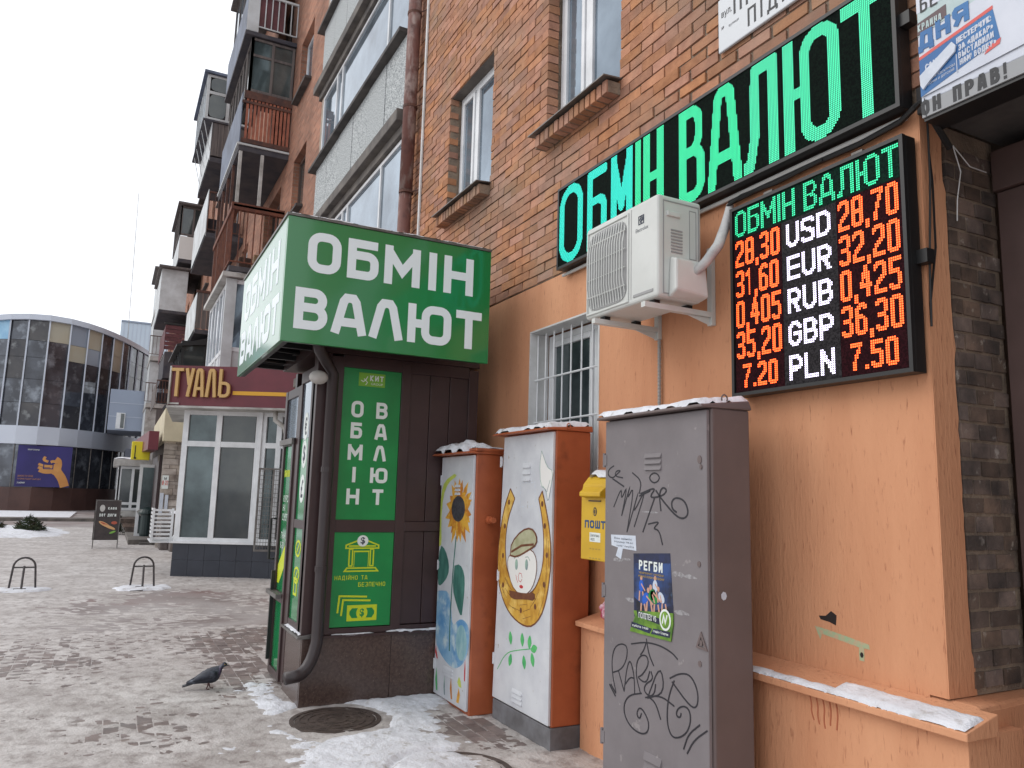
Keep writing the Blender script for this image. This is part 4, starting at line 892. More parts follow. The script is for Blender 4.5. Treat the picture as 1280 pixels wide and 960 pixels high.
# large display
ld = thing('led_display', 'wide led display with tall glowing green letters ОБМІН ВАЛЮТ on the brick wall', 'led display', (3.5, -2.95, 3.32))
DX0, DX1, DZ0, DZ1 = 2.035, 4.955, 3.325, 3.975
FL_ = WALL(DX1, -2.905)
mb = MB(); mb.box(DX0, DX1, -2.99, -2.915, DZ0, DZ1); mb.build('housing', 'black_metal', ld, bevel=.004)
mb = MB(); mb.ring(FL_, 0, DZ0, DX1 - DX0, DZ1, .02, -.012, .006); mb.build('bezel', 'black_metal', ld)
for k in range(9): mb = MB(); mb.rect(FL_, .02 + k * .32, DZ0 + .02, .02 + (k + 1) * .32 - .001, DZ1 - .02, -.01, 0); mb.build('led_module', 'led_black', ld)
FD_ = WALL(DX1, -2.9035)
Lt = [('О', 4.925, 4.60, 'led_cyan'), ('Б', 4.535, 4.285, 'led_cyan'), ('М', 4.235, 3.985, 'led_cyan'), ('І', 3.955, 3.90, 'led_green'), ('Н', 3.868, 3.66, 'led_green'),
      ('В', 3.512, 3.283, 'led_green'), ('А', 3.256, 2.986, 'led_green'), ('л', 2.972, 2.724, 'led_mint'), ('Ю', 2.686, 2.337, 'led_mint'), ('Т', 2.325, 2.065, 'led_mint')]
for ch, xa, xb, mm in Lt:
    P_ = .010; w_ = max(5, round((xa - xb) / P_)); cells = led_cells(ch, w_, 60, 6.6); mb = MB(); dots(mb, FD_, cells, DX1 - xa, DZ0 + .025, P_, 0, .36); mb.build('led_letter', mm, ld)
mb = MB(); mb.box(DX0 - .05, DX0, -2.97, -2.92, 3.70, 3.76); mb.build('bracket', 'black_metal', ld)
# small rate display
ls = thing('led_display', 'square led exchange rate board with orange prices and white currency codes on the orange wall', 'led display', (2.55, -2.95, 2.15))
RX0, RX1, RZ0, RZ1 = 2.03, 3.08, 2.155, 3.195
mb = MB(); mb.box(RX0, RX1, -2.985, -2.915, RZ0, RZ1); mb.build('housing', 'black_metal', ls, bevel=.004)
FR = WALL(RX1, -2.905); mb = MB(); mb.ring(FR, 0, RZ0, RX1 - RX0, RZ1, .018, -.012, .008); mb.build('bezel', 'black_metal', ls)
U0, V0 = .024, RZ0 + .020; p_ = .01043; mq = 100 * p_
mb = MB(); mb.rect(FR, U0, V0 + .80 * mq, U0 + .96 * mq, V0 + .96 * mq, -.01, 0); mb.build('led_module', 'led_green_module', ls)
for k in range(5):
    for q0, mm in ((0, 'led_red_module'), (.321, 'led_grey_module'), (.641, 'led_red_module')): mb = MB(); mb.rect(FR, U0 + q0 * mq, V0 + k * .16 * mq, U0 + (q0 + .319) * mq, V0 + (k * .16 + .159) * mq, -.01, 0); mb.build('led_module', mm, ls)
FR_ = WALL(RX1, -2.9035)
def led_word(word, u, v, h, cw, gap, sw, mm, widths={}, name='led_letter', par=ls, two=None):
    for ch in word:
        w_ = widths.get(ch, cw)
        if ch == ' ': u += w_ + gap; continue
        mb = MB(); dots(mb, FR_, led_cells(ch, w_, h, sw), U0 + u * p_, V0 + v * p_, p_, 0, .34); mb.build(name, mm, par); u += w_ + gap
led_word('ОБМІН', 1, 81, 14, 8, 1, 1.7, 'led_green', {'І': 2, 'М': 10, 'Б': 8})
led_word('ВАлЮТ', 46, 81, 14, 8, 1, 1.7, 'led_green', {'Ю': 12, 'л': 9, 'А': 9})
def num(s_, u, v, h, cw): led_word(s_, u, v, h, cw, 1, 1.7, 'led_orange', {',': 2, '.': 2, '1': 5}, 'led_digit')
for k, (a, c, b_) in enumerate((('28,30', 'USD', '28,70'), ('31,60', 'EUR', '32,20'), ('0,405', 'RUB', '0,425'), ('35,20', 'GBP', '36,30'), ('7.20', 'PLN', '7.50'))):
    v = (4 - k) * 16
    if k < 4: num(a, 1, v + 1, 14, 6); num(b_, 65, v + 1, 14, 6)
    else: num(a, 5, v + 2, 12, 6); num(b_, 69, v + 2, 12, 6)
    led_word(c, 35, v + 2, 12, 8, 1, 2.1, 'led_white')
for x, z in ((2.30, RZ1), (2.85, RZ1)): mb = MB(); mb.box(x - .03, x + .03, -2.998, -2.95, z - .01, z + .04); mb.build('bracket', 'tin', ls)
mb = MB(); mb.box(RX0 - .05, RX0 - .001, -2.998, -2.95, 2.62, 2.68); mb.build('bracket', 'black_metal', ls)

# cables
M('cable_white', (190, 190, 188), .6)
mb = MB(); mb.tube([(4.97, -2.97, 3.30), (4.0, -2.97, 3.305), (3.2, -2.97, 3.30), (2.6, -2.97, 3.302), (2.06, -2.975, 3.30)], .013, 6)
tag(mb.build('cable_conduit', 'cable_white'), 'thin white conduit running under the wide led display', 'conduit')
mb = MB(); mb.tube([(3.15, -2.965, 3.27), (2.7, -2.975, 3.285), (2.3, -2.965, 3.27), (2.08, -2.96, 3.285), (1.99, -2.94, 3.31), (1.93, -2.90, 3.30), (1.90, -2.92, 3.20), (1.92, -3.05, 3.12)], .014, 6)
mb.tube([(3.15, -2.95, 3.25), (3.05, -2.96, 3.28), (2.8, -2.96, 3.262), (2.5, -2.962, 3.275)], .01, 6)
tag(mb.build('black_cable', 'black_rubber'), 'black cable curling from the conduit round the corner of the pier', 'cable')
mb = MB(); mb.tube([(2.03, -3.06, 3.28), (2.005, -3.05, 3.0), (2.0, -3.04, 2.7), (2.01, -3.0, 2.45), (2.0, -2.985, 2.35), (1.998, -2.99, 2.6), (1.995, -3.02, 3.0), (2.0, -3.03, 3.28)], .005, 5)
tag(mb.build('thin_wire', 'black_rubber'), 'thin dark wire hanging down the pier corner beside the rate board', 'wire')
mb = MB(); mb.tube([(2.0, -3.2, 3.2), (1.99, -3.23, 3.08), (2.0, -3.21, 2.95), (2.0, -3.2, 2.85)], .003, 4); mb.tube([(2.0, -3.2, 3.2), (1.99, -3.3, 3.12), (1.99, -3.42, 3.12)], .003, 4); tag(mb.build('thin_wire', 'white_paint'), 'thin white wire stapled to the bare bricks beside the doorway', 'wire')

# ================================================================== AIR CONDITIONER
M('ac_white', (206, 208, 204), .45, c2=(194, 196, 192), s=3)
M('ac_grille', (150, 150, 150), .5)
ac = thing('air_conditioner', 'white outdoor air conditioner unit on white wall brackets between the led displays', 'air conditioner', (3.63, -2.75, 2.69))
AX0, AX1, AY0, AY1, AZ0, AZ1 = 3.265, 3.985, -2.86, -2.55, 2.70, 3.285
mb = MB(); mb.box(AX0, AX1, AY0, AY1, AZ0, AZ1); mb.build('casing', 'ac_white', ac, bevel=.018, seg=3)
FA = WALL(AX1, AY1)
mb = MB(); mb.ell(FA, .235, AZ0 + .285, .205, .245, .0005, .004, 40, sq=.35); mb.build('fan_panel', 'ac_grille', ac)
mb = MB()
for k in range(15):
    a = .05 + k * .0265
    hh = .235 if 0 < k < 14 else .20
    P = [FA(a, AZ0 + .285 - hh, .006), FA(a - .004, AZ0 + .285 - hh * .5, .022), FA(a - .004, AZ0 + .285 + hh * .5, .022), FA(a, AZ0 + .285 + hh, .006)]
    mb.tube(P, .0042, 5)
for zc in (-.16, -.05, .06, .17): mb.tube([FA(.035, AZ0 + .285 + zc, .016), FA(.435, AZ0 + .285 + zc, .016)], .003, 5)
mb.build('grille', 'ac_white', ac)
mb = MB(); mb.ring(FA, .018, AZ0 + .02, .455, AZ0 + .555, .012, 0, .008); mb.build('grille_frame', 'ac_white', ac, bevel=.003)
mb = MB(); mb.rect(FA, .475, AZ0 + .03, .478, AZ1 - .02, 0, .002); mb.rect(FA, .50, AZ0 + .035, .68, AZ0 + .05, 0, .004); mb.build('panel_seam', 'ac_grille', ac)
mb = MB(); mb.ring(FA, .545, AZ1 - .135, .597, AZ1 - .083, .006, 0, .002); mb.stroke(FA, [(.56, AZ1 - .12), (.585, AZ1 - .112), (.585, AZ1 - .093)], .008, 0, .003); mb.stroke(FA, [(.571, AZ1 - .13), (.571, AZ1 - .09), (.556, AZ1 - .11)], .006, 0, .0025); mb.build('maker_mark', 'navy', ac)
txt('Electrolux', FA, .52, AZ1 - .175, .635, AZ1 - .153, 'navy', ac, 'lettering', .001)
FE = SIDE(AX0)
mb = MB(); mb.ring(FE, 2.585, AZ0 + .02, 2.84, AZ1 - .03, .006, 0, .003)
for k in range(8): mb.rect(FE, 2.64, AZ0 + .26 + k * .018, 2.72, AZ0 + .268 + k * .018, 0, .004)
mb.ring(FE, 2.77, AZ0 + .24, 2.82, AZ1 - .06, .004, 0, .002); mb.build('side_vents', 'ac_grille', ac)
mb = MB(); mb.rect(FE, 2.61, AZ1 - .12, 2.70, AZ1 - .09, -.002, .012); mb.build('side_handle', 'ac_white', ac, bevel=.004)
mb = MB(); mb.hexa([(AX0 - .07, -2.85, AZ0 + .015), (AX0, -2.85, AZ0 + .0), (AX0, -2.62, AZ0 + .0), (AX0 - .07, -2.62, AZ0 + .035)], [(AX0 - .055, -2.84, AZ0 + .215), (AX0, -2.84, AZ0 + .235), (AX0, -2.63, AZ0 + .235), (AX0 - .055, -2.63, AZ0 + .215)]); mb.build('valve_cover', 'ac_white', ac, bevel=.012)
for x in (3.33, 3.82):
    mb = MB(); mb.box(x - .018, x + .018, -2.99, -2.50, 2.645, 2.675); mb.box(x - .02, x + .02, -2.998, -2.972, 2.60, 3.06 if x < 3.5 else 2.80); mb.prism(Fr((x, 0, 0), (0, 1, 0), (0, 0, 1)), [(-2.972, 2.60), (-2.80, 2.644), (-2.972, 2.644)], -.003, .003); mb.build('wall_bracket', 'ac_white', ac)
for x in (3.36, 3.84):
    for yy in (-2.83, -2.60): mb = MB(); mb.box(x - .025, x + .025, yy - .02, yy + .02, 2.676, 2.70); mb.build('foot', 'black_rubber', ac)
M('wrap', (196, 196, 194), .7, c2=(168, 168, 168), s=14, b=.006, bs=26)
mb = MB(); mb.tube([(3.235, -2.76, 2.84), (3.17, -2.80, 2.90), (3.13, -2.86, 3.0), (3.14, -2.92, 3.12), (3.15, -2.955, 3.20), (3.15, -2.97, 3.26)], [.024, .027, .029, .028, .026, .022], 10)
mb.build('wrapped_hose', 'wrap', ac, smooth=True)
M('corrugated', (150, 146, 142), .6)
mb = MB(); P = []; R_ = []; z = 2.60
while z > .83: P.append((3.80, -2.98, z)); R_.append(.0125 if len(P) % 2 else .0095); z -= .011
mb.tube(P, R_, 8); tag(mb.build('corrugated_conduit', 'corrugated'), 'grey corrugated conduit dropping from the air conditioner behind the grey cabinet', 'conduit')
# air conditioner badge lettering stays on the casing; address plate on the brick wall
M('plate_white', (200, 204, 208), .35)
ap = thing('address_plate', 'white street address plate with black Cyrillic letters on the brick wall', 'sign', (2.85, -2.98, 4.2))
FAD = WALL(3.235, -2.975)
mb = MB(); mb.rect(FAD, 0, 4.225, 1.12, 4.565, -.02, 0); mb.build('plate', 'plate_white', ap, bevel=.006)
M('ink', (26, 28, 34), .5)
txt('вул.', FAD, .03, 4.425, .115, 4.47, 'ink', ap, 'lettering', .001, .01); write('ПРОСВІТИ', FAD, .13, 4.405, .84, 4.53, 'ink', ap, 'letter', .13, .0005, .3, True); write('ПІДПІЛЬНА', FAD, .24, 4.265, .98, 4.375, 'ink', ap, 'letter', .13, .0005, .3, True)
txt('вулиця', FAD, .09, 4.345, .17, 4.362, 'ink', ap, 'lettering', .001); txt('№', FAD, .03, 4.36, .05, 4.38, 'led_red_module', ap, 'lettering', .001)

# ================================================================== PAINTED CABINETS
# hand drawn outlines, metres from the hinge edge of each door
G1 = [[(0.089,1.787),(0.039,1.769),(0.028,1.736),(0.074,1.716),(0.119,1.741),(0.157,1.76),(0.108,1.758),(0.097,1.729),(0.174,1.719)],[(0.074,1.716),(0.186,1.671)],[(0.088,1.558),(0.164,1.671),(0.158,1.595),(0.218,1.683),(0.164,1.513)],[(0.164,1.513),(0.25,1.696),(0.208,1.596),(0.281,1.683),(0.214,1.428)],[(0.214,1.428),(0.333,1.683),(0.251,1.504),(0.393,1.683),(0.279,1.459)],[(0.26,1.746),(0.343,1.702),(0.323,1.634)],[(0.353,1.635),(0.433,1.653),(0.323,1.622)],[(0.354,1.435),(0.452,1.612)],[(0.494,1.716),(0.481,1.734),(0.452,1.743),(0.423,1.735),(0.409,1.717),(0.423,1.699),(0.452,1.69),(0.481,1.699),(0.494,1.716)],[(0.333,1.634),(0.471,1.671),(0.403,1.611),(0.519,1.624),(0.556,1.654),(0.519,1.671),(0.49,1.636),(0.505,1.548)],[(0.462,1.653),(0.519,1.601),(0.628,1.523),(0.689,1.516),(0.718,1.548),(0.69,1.604),(0.628,1.62),(0.589,1.602),(0.592,1.562),(0.628,1.546)],[(0.4,1.479),(0.5,1.498),(0.439,1.457),(0.49,1.454),(0.518,1.38)]]
G2 = [[(0.123,0.585),(0.089,0.667),(0.082,0.75),(0.109,0.816),(0.173,0.845),(0.226,0.837),(0.216,0.764),(0.164,0.706),(0.089,0.679)],[(0.143,0.702),(0.197,0.605)],[(0.197,0.605),(0.216,0.717),(0.247,0.782),(0.284,0.707),(0.289,0.616)],[(0.207,0.644),(0.248,0.688),(0.284,0.69)],[(0.338,0.627),(0.298,0.71),(0.307,0.781),(0.347,0.818),(0.395,0.821),(0.405,0.778),(0.347,0.715),(0.308,0.701),(0.386,0.683),(0.415,0.751)],[(0.256,0.856),(0.386,0.888),(0.499,0.89),(0.589,0.873),(0.632,0.849)],[(0.386,0.888),(0.366,0.844),(0.337,0.816)],[(0.386,0.905),(0.405,0.834),(0.447,0.783)],[(0.424,0.753),(0.443,0.718),(0.377,0.681),(0.367,0.645),(0.415,0.628),(0.453,0.653),(0.462,0.7)],[(0.396,0.618),(0.499,0.807),(0.535,0.672),(0.396,0.618)],[(0.571,0.75),(0.649,0.79),(0.725,0.798),(0.776,0.737),(0.772,0.664),(0.723,0.652),(0.588,0.738)],[(0.377,0.616),(0.499,0.655),(0.605,0.629)],[(0.406,0.626),(0.462,0.611),(0.502,0.542)],[(0.348,0.63),(0.248,0.601),(0.197,0.549),(0.198,0.491),(0.25,0.446),(0.329,0.431),(0.396,0.449),(0.411,0.5),(0.377,0.541),(0.338,0.56),(0.313,0.54),(0.309,0.513),(0.333,0.502),(0.348,0.534)],[(0.606,0.747),(0.57,0.68),(0.552,0.611),(0.552,0.536),(0.578,0.489),(0.622,0.487),(0.689,0.524),(0.722,0.58),(0.72,0.631),(0.69,0.649),(0.648,0.637),(0.622,0.612),(0.622,0.588),(0.648,0.587),(0.656,0.61)],[(0.787,0.591),(0.706,0.529),(0.672,0.453)],[(0.837,0.579),(0.746,0.514),(0.697,0.441)],[(0.062,0.613),(0.119,0.564)],[(0.075,0.616),(0.123,0.579)]]
PAPER = [[(0.067,1.408),(0.293,1.414),(0.3,1.336),(0.179,1.339),(0.162,1.282),(0.114,1.297),(0.135,1.342),(0.073,1.351)]]
POSTER = [[(0.276,1.321),(0.577,1.344),(0.6,1.056),(0.604,1.007),(0.586,0.924),(0.25,0.921),(0.296,1.001)]]
SHOE = [[(0.222,1.659),(0.123,1.518),(0.049,1.245),(0.045,1.03),(0.135,0.855),(0.299,0.749),(0.536,0.71),(0.686,0.781),(0.779,0.912),(0.833,1.13),(0.824,1.343),(0.753,1.534),(0.698,1.644)],[(0.296,1.588),(0.178,1.412),(0.161,1.199),(0.212,1.046),(0.332,0.956),(0.498,0.925),(0.626,0.977),(0.721,1.12),(0.738,1.29),(0.706,1.459),(0.65,1.593)]]
FACE = [[(0.222,1.073),(0.206,1.15),(0.273,1.202),(0.428,1.244),(0.578,1.242),(0.642,1.186),(0.647,1.089),(0.59,0.985),(0.498,0.93),(0.39,0.925),(0.286,0.971)],[(0.251,1.18),(0.268,1.272),(0.421,1.366),(0.555,1.39),(0.635,1.345),(0.638,1.283),(0.536,1.239),(0.348,1.174)],[(0.351,1.123)],[(0.504,1.137)],[(0.411,1.04)],[(0.425,0.979)],[(0.248,0.933),(0.498,0.938),(0.627,0.965),(0.63,0.905),(0.5,0.901),(0.28,0.873)]]
C2M = [[(0.193,1.56),(0.132,1.384),(0.115,1.169),(0.129,0.959),(0.423,0.817),(0.632,0.869),(0.75,1.027),(0.781,1.221),(0.743,1.411),(0.702,1.557)],[(0.676,1.92),(0.654,1.832),(0.671,1.681),(0.748,1.656),(0.777,1.559),(0.812,1.669),(0.841,1.778),(0.757,1.804)],[(0.09,0.356),(0.217,0.495),(0.411,0.548),(0.619,0.593)],[(0.285,0.608),(0.461,0.625),(0.566,0.626),(0.629,0.594),(0.612,0.52),(0.495,0.481),(0.288,0.458)],[(0.376,1.694),(0.593,1.706),(0.6,1.542),(0.385,1.53)],[(0.407,1.851),(0.533,1.848),(0.54,1.706),(0.403,1.702)],[(0.327,0.281),(0.478,0.29),(0.484,0.184),(0.332,0.184)]]
C1A = [[(0.268,1.771),(0.069,1.714),(-0.019,1.615),(-0.049,1.428),(-0.03,1.196),(-0.005,1.173),(0.058,1.201),(0.027,1.394),(0.049,1.591),(0.15,1.702),(0.33,1.755)],[(0.414,1.496),(0.563,1.5),(0.405,1.595),(0.076,1.487),(0.668,1.503),(0.391,1.742),(0.438,1.226)],[(0.333,1.254),(0.304,1.078),(0.297,0.846)],[(0.059,1.189),(-0.032,1.122),(-0.055,0.877),(0.077,0.868),(0.224,0.966),(0.23,1.06),(0.142,1.159)]]
C1B = [[(0.26,0.965),(0.291,0.739),(0.315,0.403)],[(0.342,1.054),(0.443,1.074),(0.534,1.015),(0.549,0.906),(0.527,0.77),(0.507,0.679),(0.414,0.755),(0.314,0.879)],[(-0.059,0.813),(-0.072,0.631),(-0.032,0.423),(0.122,0.345),(0.281,0.296),(0.415,0.289),(0.538,0.336),(0.628,0.417),(0.659,0.519),(0.65,0.635),(0.55,0.674),(0.452,0.66),(0.342,0.587),(0.297,0.74),(0.241,0.848),(0.038,0.83)],[(0.523,0.506),(0.645,0.527),(0.512,0.625)],[(-0.027,0.382),(0.049,0.28)],[(0.041,0.209),(0.073,0.06)],[(0.226,0.184),(0.231,0.04)],[(0.35,0.199),(0.381,0.041)],[(0.509,0.2)],[(0.503,0.113)],[(0.603,0.38),(0.604,0.221)],[(0.223,0.268),(0.401,0.281),(0.405,0.238),(0.228,0.218)]]
M('cab_grey', (122, 116, 118), .55, c2=(112, 106, 108), s=3, b=.0006, bs=25, c3=(140, 134, 134), s3=14, lo3=.66, hi3=.7)
M('cab_side', (106, 92, 90), .55, c2=(98, 86, 84), s=3, b=.0006, bs=25)
M('cab_orange', (172, 92, 56), .42, c2=(156, 80, 48), s=4, b=.0008, bs=30, c3=(104, 52, 36), s3=2.5, lo3=.58, hi3=.75)
M('cab_white', (208, 210, 214), .5, c2=(190, 192, 198), s=4, b=.0008, bs=40, c3=(168, 160, 150), s3=22, lo3=.68, hi3=.72)
M('plinth_grey', (118, 118, 122), .7, c2=(92, 90, 92), s=6)
M('marker', (30, 28, 36), .5)
M('paper', (206, 212, 222), .7, c2=(190, 198, 210), s=20)
def louvre(F, a0, b0, a1, b1, n, mat, parent):
    for k in range(n):
        zz = b0 + (b1 - b0) * (k + .5) / n; hh = (b1 - b0) / n
        mb = MB(); P = [F(a0, zz - hh * .42, 0), F(a1, zz - hh * .42, 0), F(a1, zz + hh * .3, 0), F(a0, zz + hh * .3, 0), F(a0 + .004, zz - hh * .42, .011), F(a1 - .004, zz - hh * .42, .011), F(a1, zz + hh * .28, .0015), F(a0, zz + hh * .28, .0015)]
        mb.hexa([P[0], P[1], P[5], P[4]], [P[3], P[2], P[6], P[7]]); mb.build('louvre', mat, parent)
def hinges(F, zs, mat, parent, a=-.012):
    for zz in zs:
        mb = MB(); mb.tube([F(a, zz - .04, -.004), F(a, zz + .04, -.004)], .010, 8); mb.rect(F, a, zz - .03, a + .03, zz + .03, -.002, .003); mb.build('hinge', mat, parent)
def roofed(name, x0, x1, yf, yb, zt, mat, parent, ov=.05, rise=.035):
    mb = MB(); mb.hexa([(x0 - .015, yb, zt), (x1 + ov, yb, zt), (x1 + ov, yf + ov, zt), (x0 - .015, yf + ov, zt)], [(x0 - .008, yb, zt + .012 + rise), (x1 + ov - .02, yb, zt + .012 + rise), (x1 + ov - .02, yf + ov - .02, zt + .016), (x0 - .008, yf + ov - .02, zt + .016)]); return mb.build(name, mat, parent, bevel=.006)
# ---- grey cabinet
cg = thing('utility_cabinet', 'tall grey metal utility cabinet with black graffiti tags and a rugby poster', 'cabinet', (3.25, -2.62, 0))
GX0, GX1, GYF, GYB, GZ = 2.82, 3.68, -2.5, -2.765, 2.05
FGc = WALL(GX1, GYF)
mb = MB(); mb.mat('cab_side'); mb.box(GX0, GX1, GYB, GYF - .022, .06, GZ); mb.build('casing', 'cab_side', cg, bevel=.012, seg=3)
mb = MB(); mb.box(GX0 + .02, GX1 - .02, GYB + .01, GYF - .04, 0, .06); mb.build('plinth', 'plinth_grey', cg)
mb = MB(); mb.rect(FGc, .004, .10, GX1 - GX0 - .012, GZ - .012, -.02, 0); dg_ = mb.build('door', 'cab_grey', cg, bevel=.004)
mb = MB(); mb.hexa([(GX0 - .01, GYB - .01, GZ), (GX1 + .03, GYB - .01, GZ), (GX1 + .03, GYF + .05, GZ - .005), (GX0 - .01, GYF + .05, GZ - .005)], [(GX0 + .0, GYB, GZ + .05), (GX1 + .02, GYB, GZ + .05), (GX1 + .02, GYF + .045, GZ + .012), (GX0 + .0, GYF + .045, GZ + .012)]); mb.build('roof', 'cab_side', cg, bevel=.01)
mb = MB(); P = [(GX0 - .004, -2.60 + .018 * math.cos(t), GZ + .045 + .02 * math.sin(t)) for t in [k * math.pi / 6 for k in range(-1, 8)]]; mb.tube(P, .004, 6); mb.build('lifting_eye', 'cab_side', cg)
snow_cap('snow', GX0 + .0, GX1 + .02, GYB + .0, GYF + .043, GZ + .013, .034, cg, edge=.035, seed=11, slope=-.12)
louvre(FGc, .37, 1.755, .51, 1.85, 3, 'cab_grey', dg_); louvre(FGc, .37, .22, .51, .37, 3, 'cab_grey', dg_)
hinges(FGc, (1.82, 1.10, .33), 'cab_grey', dg_)
for k, st in enumerate(G1): 
    pass
mb = MB()
def smooth_line(P, n=3):
    for _ in range(n - 1):
        Q = [P[0]]
        for i in range(len(P) - 1): a, b_ = P[i], P[i + 1]; Q += [(a[0] * .75 + b_[0] * .25, a[1] * .75 + b_[1] * .25), (a[0] * .25 + b_[0] * .75, a[1] * .25 + b_[1] * .75)]
        P = Q + [P[-1]]
    return P
for k, st in enumerate(G1): mb.stroke(FGc, smooth_line(st), .009 if k in (1, 7, 9, 10) else .0075, .0003, .0007 + .0009 * k / 12)
tag(mb.build('graffiti_tag', 'marker', dg_), 'upper black graffiti scrawl')
mb = MB()
for k, st in enumerate(G2): mb.stroke(FGc, smooth_line(st), .0075, .0003, .0007 + .0013 * k / 20)
tag(mb.build('graffiti_tag', 'marker', dg_), 'lower black graffiti with two spirals')
mb = MB(); mb.prism(FGc, PAPER[0], .0005, .002); nt_ = mb.build('torn_note', 'paper', dg_)
for k, (a, b_) in enumerate(((.10, 1.392), (.10, 1.372), (.12, 1.352))): txt(('Вже зайнято', 'Номер 78-61', 'телефонуйте')[k], FGc, a, b_ - .006, .26 + .01 * k, b_ + .006, 'navy', dg_, 'lettering', .0025)
# rugby poster
M('poster_blue', (40, 72, 130), .45, c2=(18, 22, 44), s=6, lo=.4, hi=.6, c3=(120, 170, 215), s3=4, lo3=.56, hi3=.75)
M('poster_black', (16, 18, 30), .45, c2=(30, 40, 80), s=12)
M('poster_green', (116, 156, 44), .45, c2=(60, 100, 30), s=14)
M('skin', (196, 150, 128), .6); M('shirt_blue', (30, 90, 190), .6); M('shirt_green', (30, 130, 60), .6); M('shirt_white', (190, 200, 215), .6)
M('gold', (170, 140, 60), .5)
mb = MB(); mb.prism(FGc, [(.276, 1.321), (.577, 1.344), (.604, 1.03), (.283, 1.005)], .0005, .0018); po = mb.build('poster', 'poster_blue', dg_)
mb = MB(); mb.prism(FGc, [(.276, 1.321), (.577, 1.344), (.580, 1.295), (.278, 1.272)], .0018, .0022); mb.prism(FGc, [(.281, 1.10), (.42, 1.04), (.60, 1.10), (.604, 1.0), (.284, 1.0)], .0018, .0021); mb.build('poster_field', 'poster_black', dg_)
mb = MB(); mb.prism(FGc, [(.283, 1.03), (.604, 1.06), (.604, 1.005), (.586, .924), (.25, .921), (.296, 1.001)], .0022, .006); mb.build('poster_flap', 'poster_green', dg_)
mb = MB(); mb.prism(FGc, [(.268, .972), (.44, .962), (.42, .935), (.262, .945)], .006, .0065); mb.prism(FGc, [(.45, .965), (.585, .968), (.58, .94), (.43, .936)], .006, .0065); mb.prism(FGc, [(.31, 1.035), (.50, 1.02), (.50, .99), (.32, 1.005)], .006, .0064); mb.build('poster_bands', 'poster_black', dg_)
write('РЕГБИ', FGc, .325, 1.243, .52, 1.292, 'print_white', dg_, 'lettering', .2, .0024); txt('ЧЕМПІОНАТ УКРАЇНИ', FGc, .325, 1.224, .53, 1.236, 'gold', dg_, 'lettering', .003, .02); txt('ФІНАЛ КУБКУ СЕЗОНУ', FGc, .32, 1.205, .535, 1.217, 'gold', dg_, 'lettering', .003, .02)
txt('ПОЛІТЕХ VS', FGc, .33, 1.0, .475, 1.03, 'print_white', dg_, 'lettering', .0075, .02); txt('субота 14:00', FGc, .275, .948, .41, .962, 'print_white', dg_, 'lettering', .0075, .02); txt('стадіон Спартак', FGc, .45, .945, .57, .96, 'print_white', dg_, 'lettering', .0075, .02)
def figure(mb, cx, cz, s_, shirt, lean=0):
    mb.mat('skin'); mb.ell(FGc, cx + lean * .045 * s_, cz + .055 * s_, .009 * s_, .012 * s_, .0022, .0026, 10)
    mb.mat(shirt); mb.ell(FGc, cx + lean * .02 * s_, cz + .02 * s_, .018 * s_, .028 * s_, .0026, .003, 12, rot=-lean * .8)
    mb.mat('skin'); mb.stroke(FGc, [(cx - .012 * s_, cz - .004 * s_), (cx - .016 * s_, cz - .05 * s_)], .009 * s_, .0022, .0026); mb.stroke(FGc, [(cx + .01 * s_, cz - .004 * s_), (cx + .022 * s_, cz - .05 * s_)], .009 * s_, .0022, .0027); mb.stroke(FGc, [(cx + lean * .03 * s_, cz + .03 * s_), (cx + (lean * .05 + .03) * s_, cz + .0 * s_)], .007 * s_, .003, .0033)
mb = MB(); figure(mb, .345, 1.14, 1.1, 'shirt_blue'); figure(mb, .46, 1.15, 1.1, 'shirt_white'); figure(mb, .41, 1.10, 1.3, 'shirt_green', .9); figure(mb, .47, 1.09, 1.3, 'shirt_green', -.8); figure(mb, .36, 1.08, 1.2, 'shirt_blue', .8); figure(mb, .53, 1.10, 1.1, 'shirt_white', -.9); mb.build('poster_players', None, dg_)
mb = MB(); mb.ell(FGc, .545, 1.02, .044, .052, .0066, .0076, 24); mb.build('poster_seal', 'print_white', dg_); mb = MB(); mb.ell(FGc, .545, 1.02, .034, .041, .0077, .008, 24); mb.build('poster_seal', 'poster_green', dg_); mb = MB(); mb.stroke(FGc, [(.525, 1.0), (.535, 1.04), (.548, 1.005), (.562, 1.045)], .008, .008, .009); mb.build('poster_seal', 'print_white', dg_)
# triangular lock, glue smears and chipped spots
mb = MB(); mb.stroke(FGc, [(.803, .995), (.775, .935), (.838, .93)], .01, 0, .006, True); mb.ell(FGc, .803, .955, .01, .014, 0, .006, 10); mb.build('lock', 'cab_side', dg_)
mb = MB(); mb.ell(FGc, .80, 1.80, .014, .02, 0, .004, 12); mb.ell(FGc, .81, 1.765, .008, .012, 0, .005, 8); mb.ell(FGc, .79, 1.31, .012, .014, 0, .003, 9); mb.ell(FGc, .79, .86, .012, .014, 0, .003, 9); mb.build('lock', 'cab_side', dg_)
M('glue', (156, 154, 156), .6, c2=(124, 120, 122), s=60, lo=.4, hi=.6)
mb = MB()
for (cx, cz, ra, rb) in ((.13, 1.275, .05, .012), (.20, 1.285, .06, .008), (.64, 1.25, .05, .016), (.72, 1.245, .06, .010), (.26, 1.08, .06, .014), (.66, 1.07, .06, .012), (.42, 1.54, .07, .006)):
    P = [(cx + ra * math.cos(t * .5236) * random.uniform(.7, 1.1), cz + rb * math.sin(t * .5236) * random.uniform(.5, 1.2)) for t in range(12)]; mb = MB(); mb.prism(FGc, P, .0002, .0004); mb.build('glue_smear', 'glue', dg_)
FGs = SIDE(GX0)
mb = MB(); mb.ell(FGs, 2.585, 1.17, .017, .02, 0, .001, 7); mb.build('paint_chip', 'paper', cg)

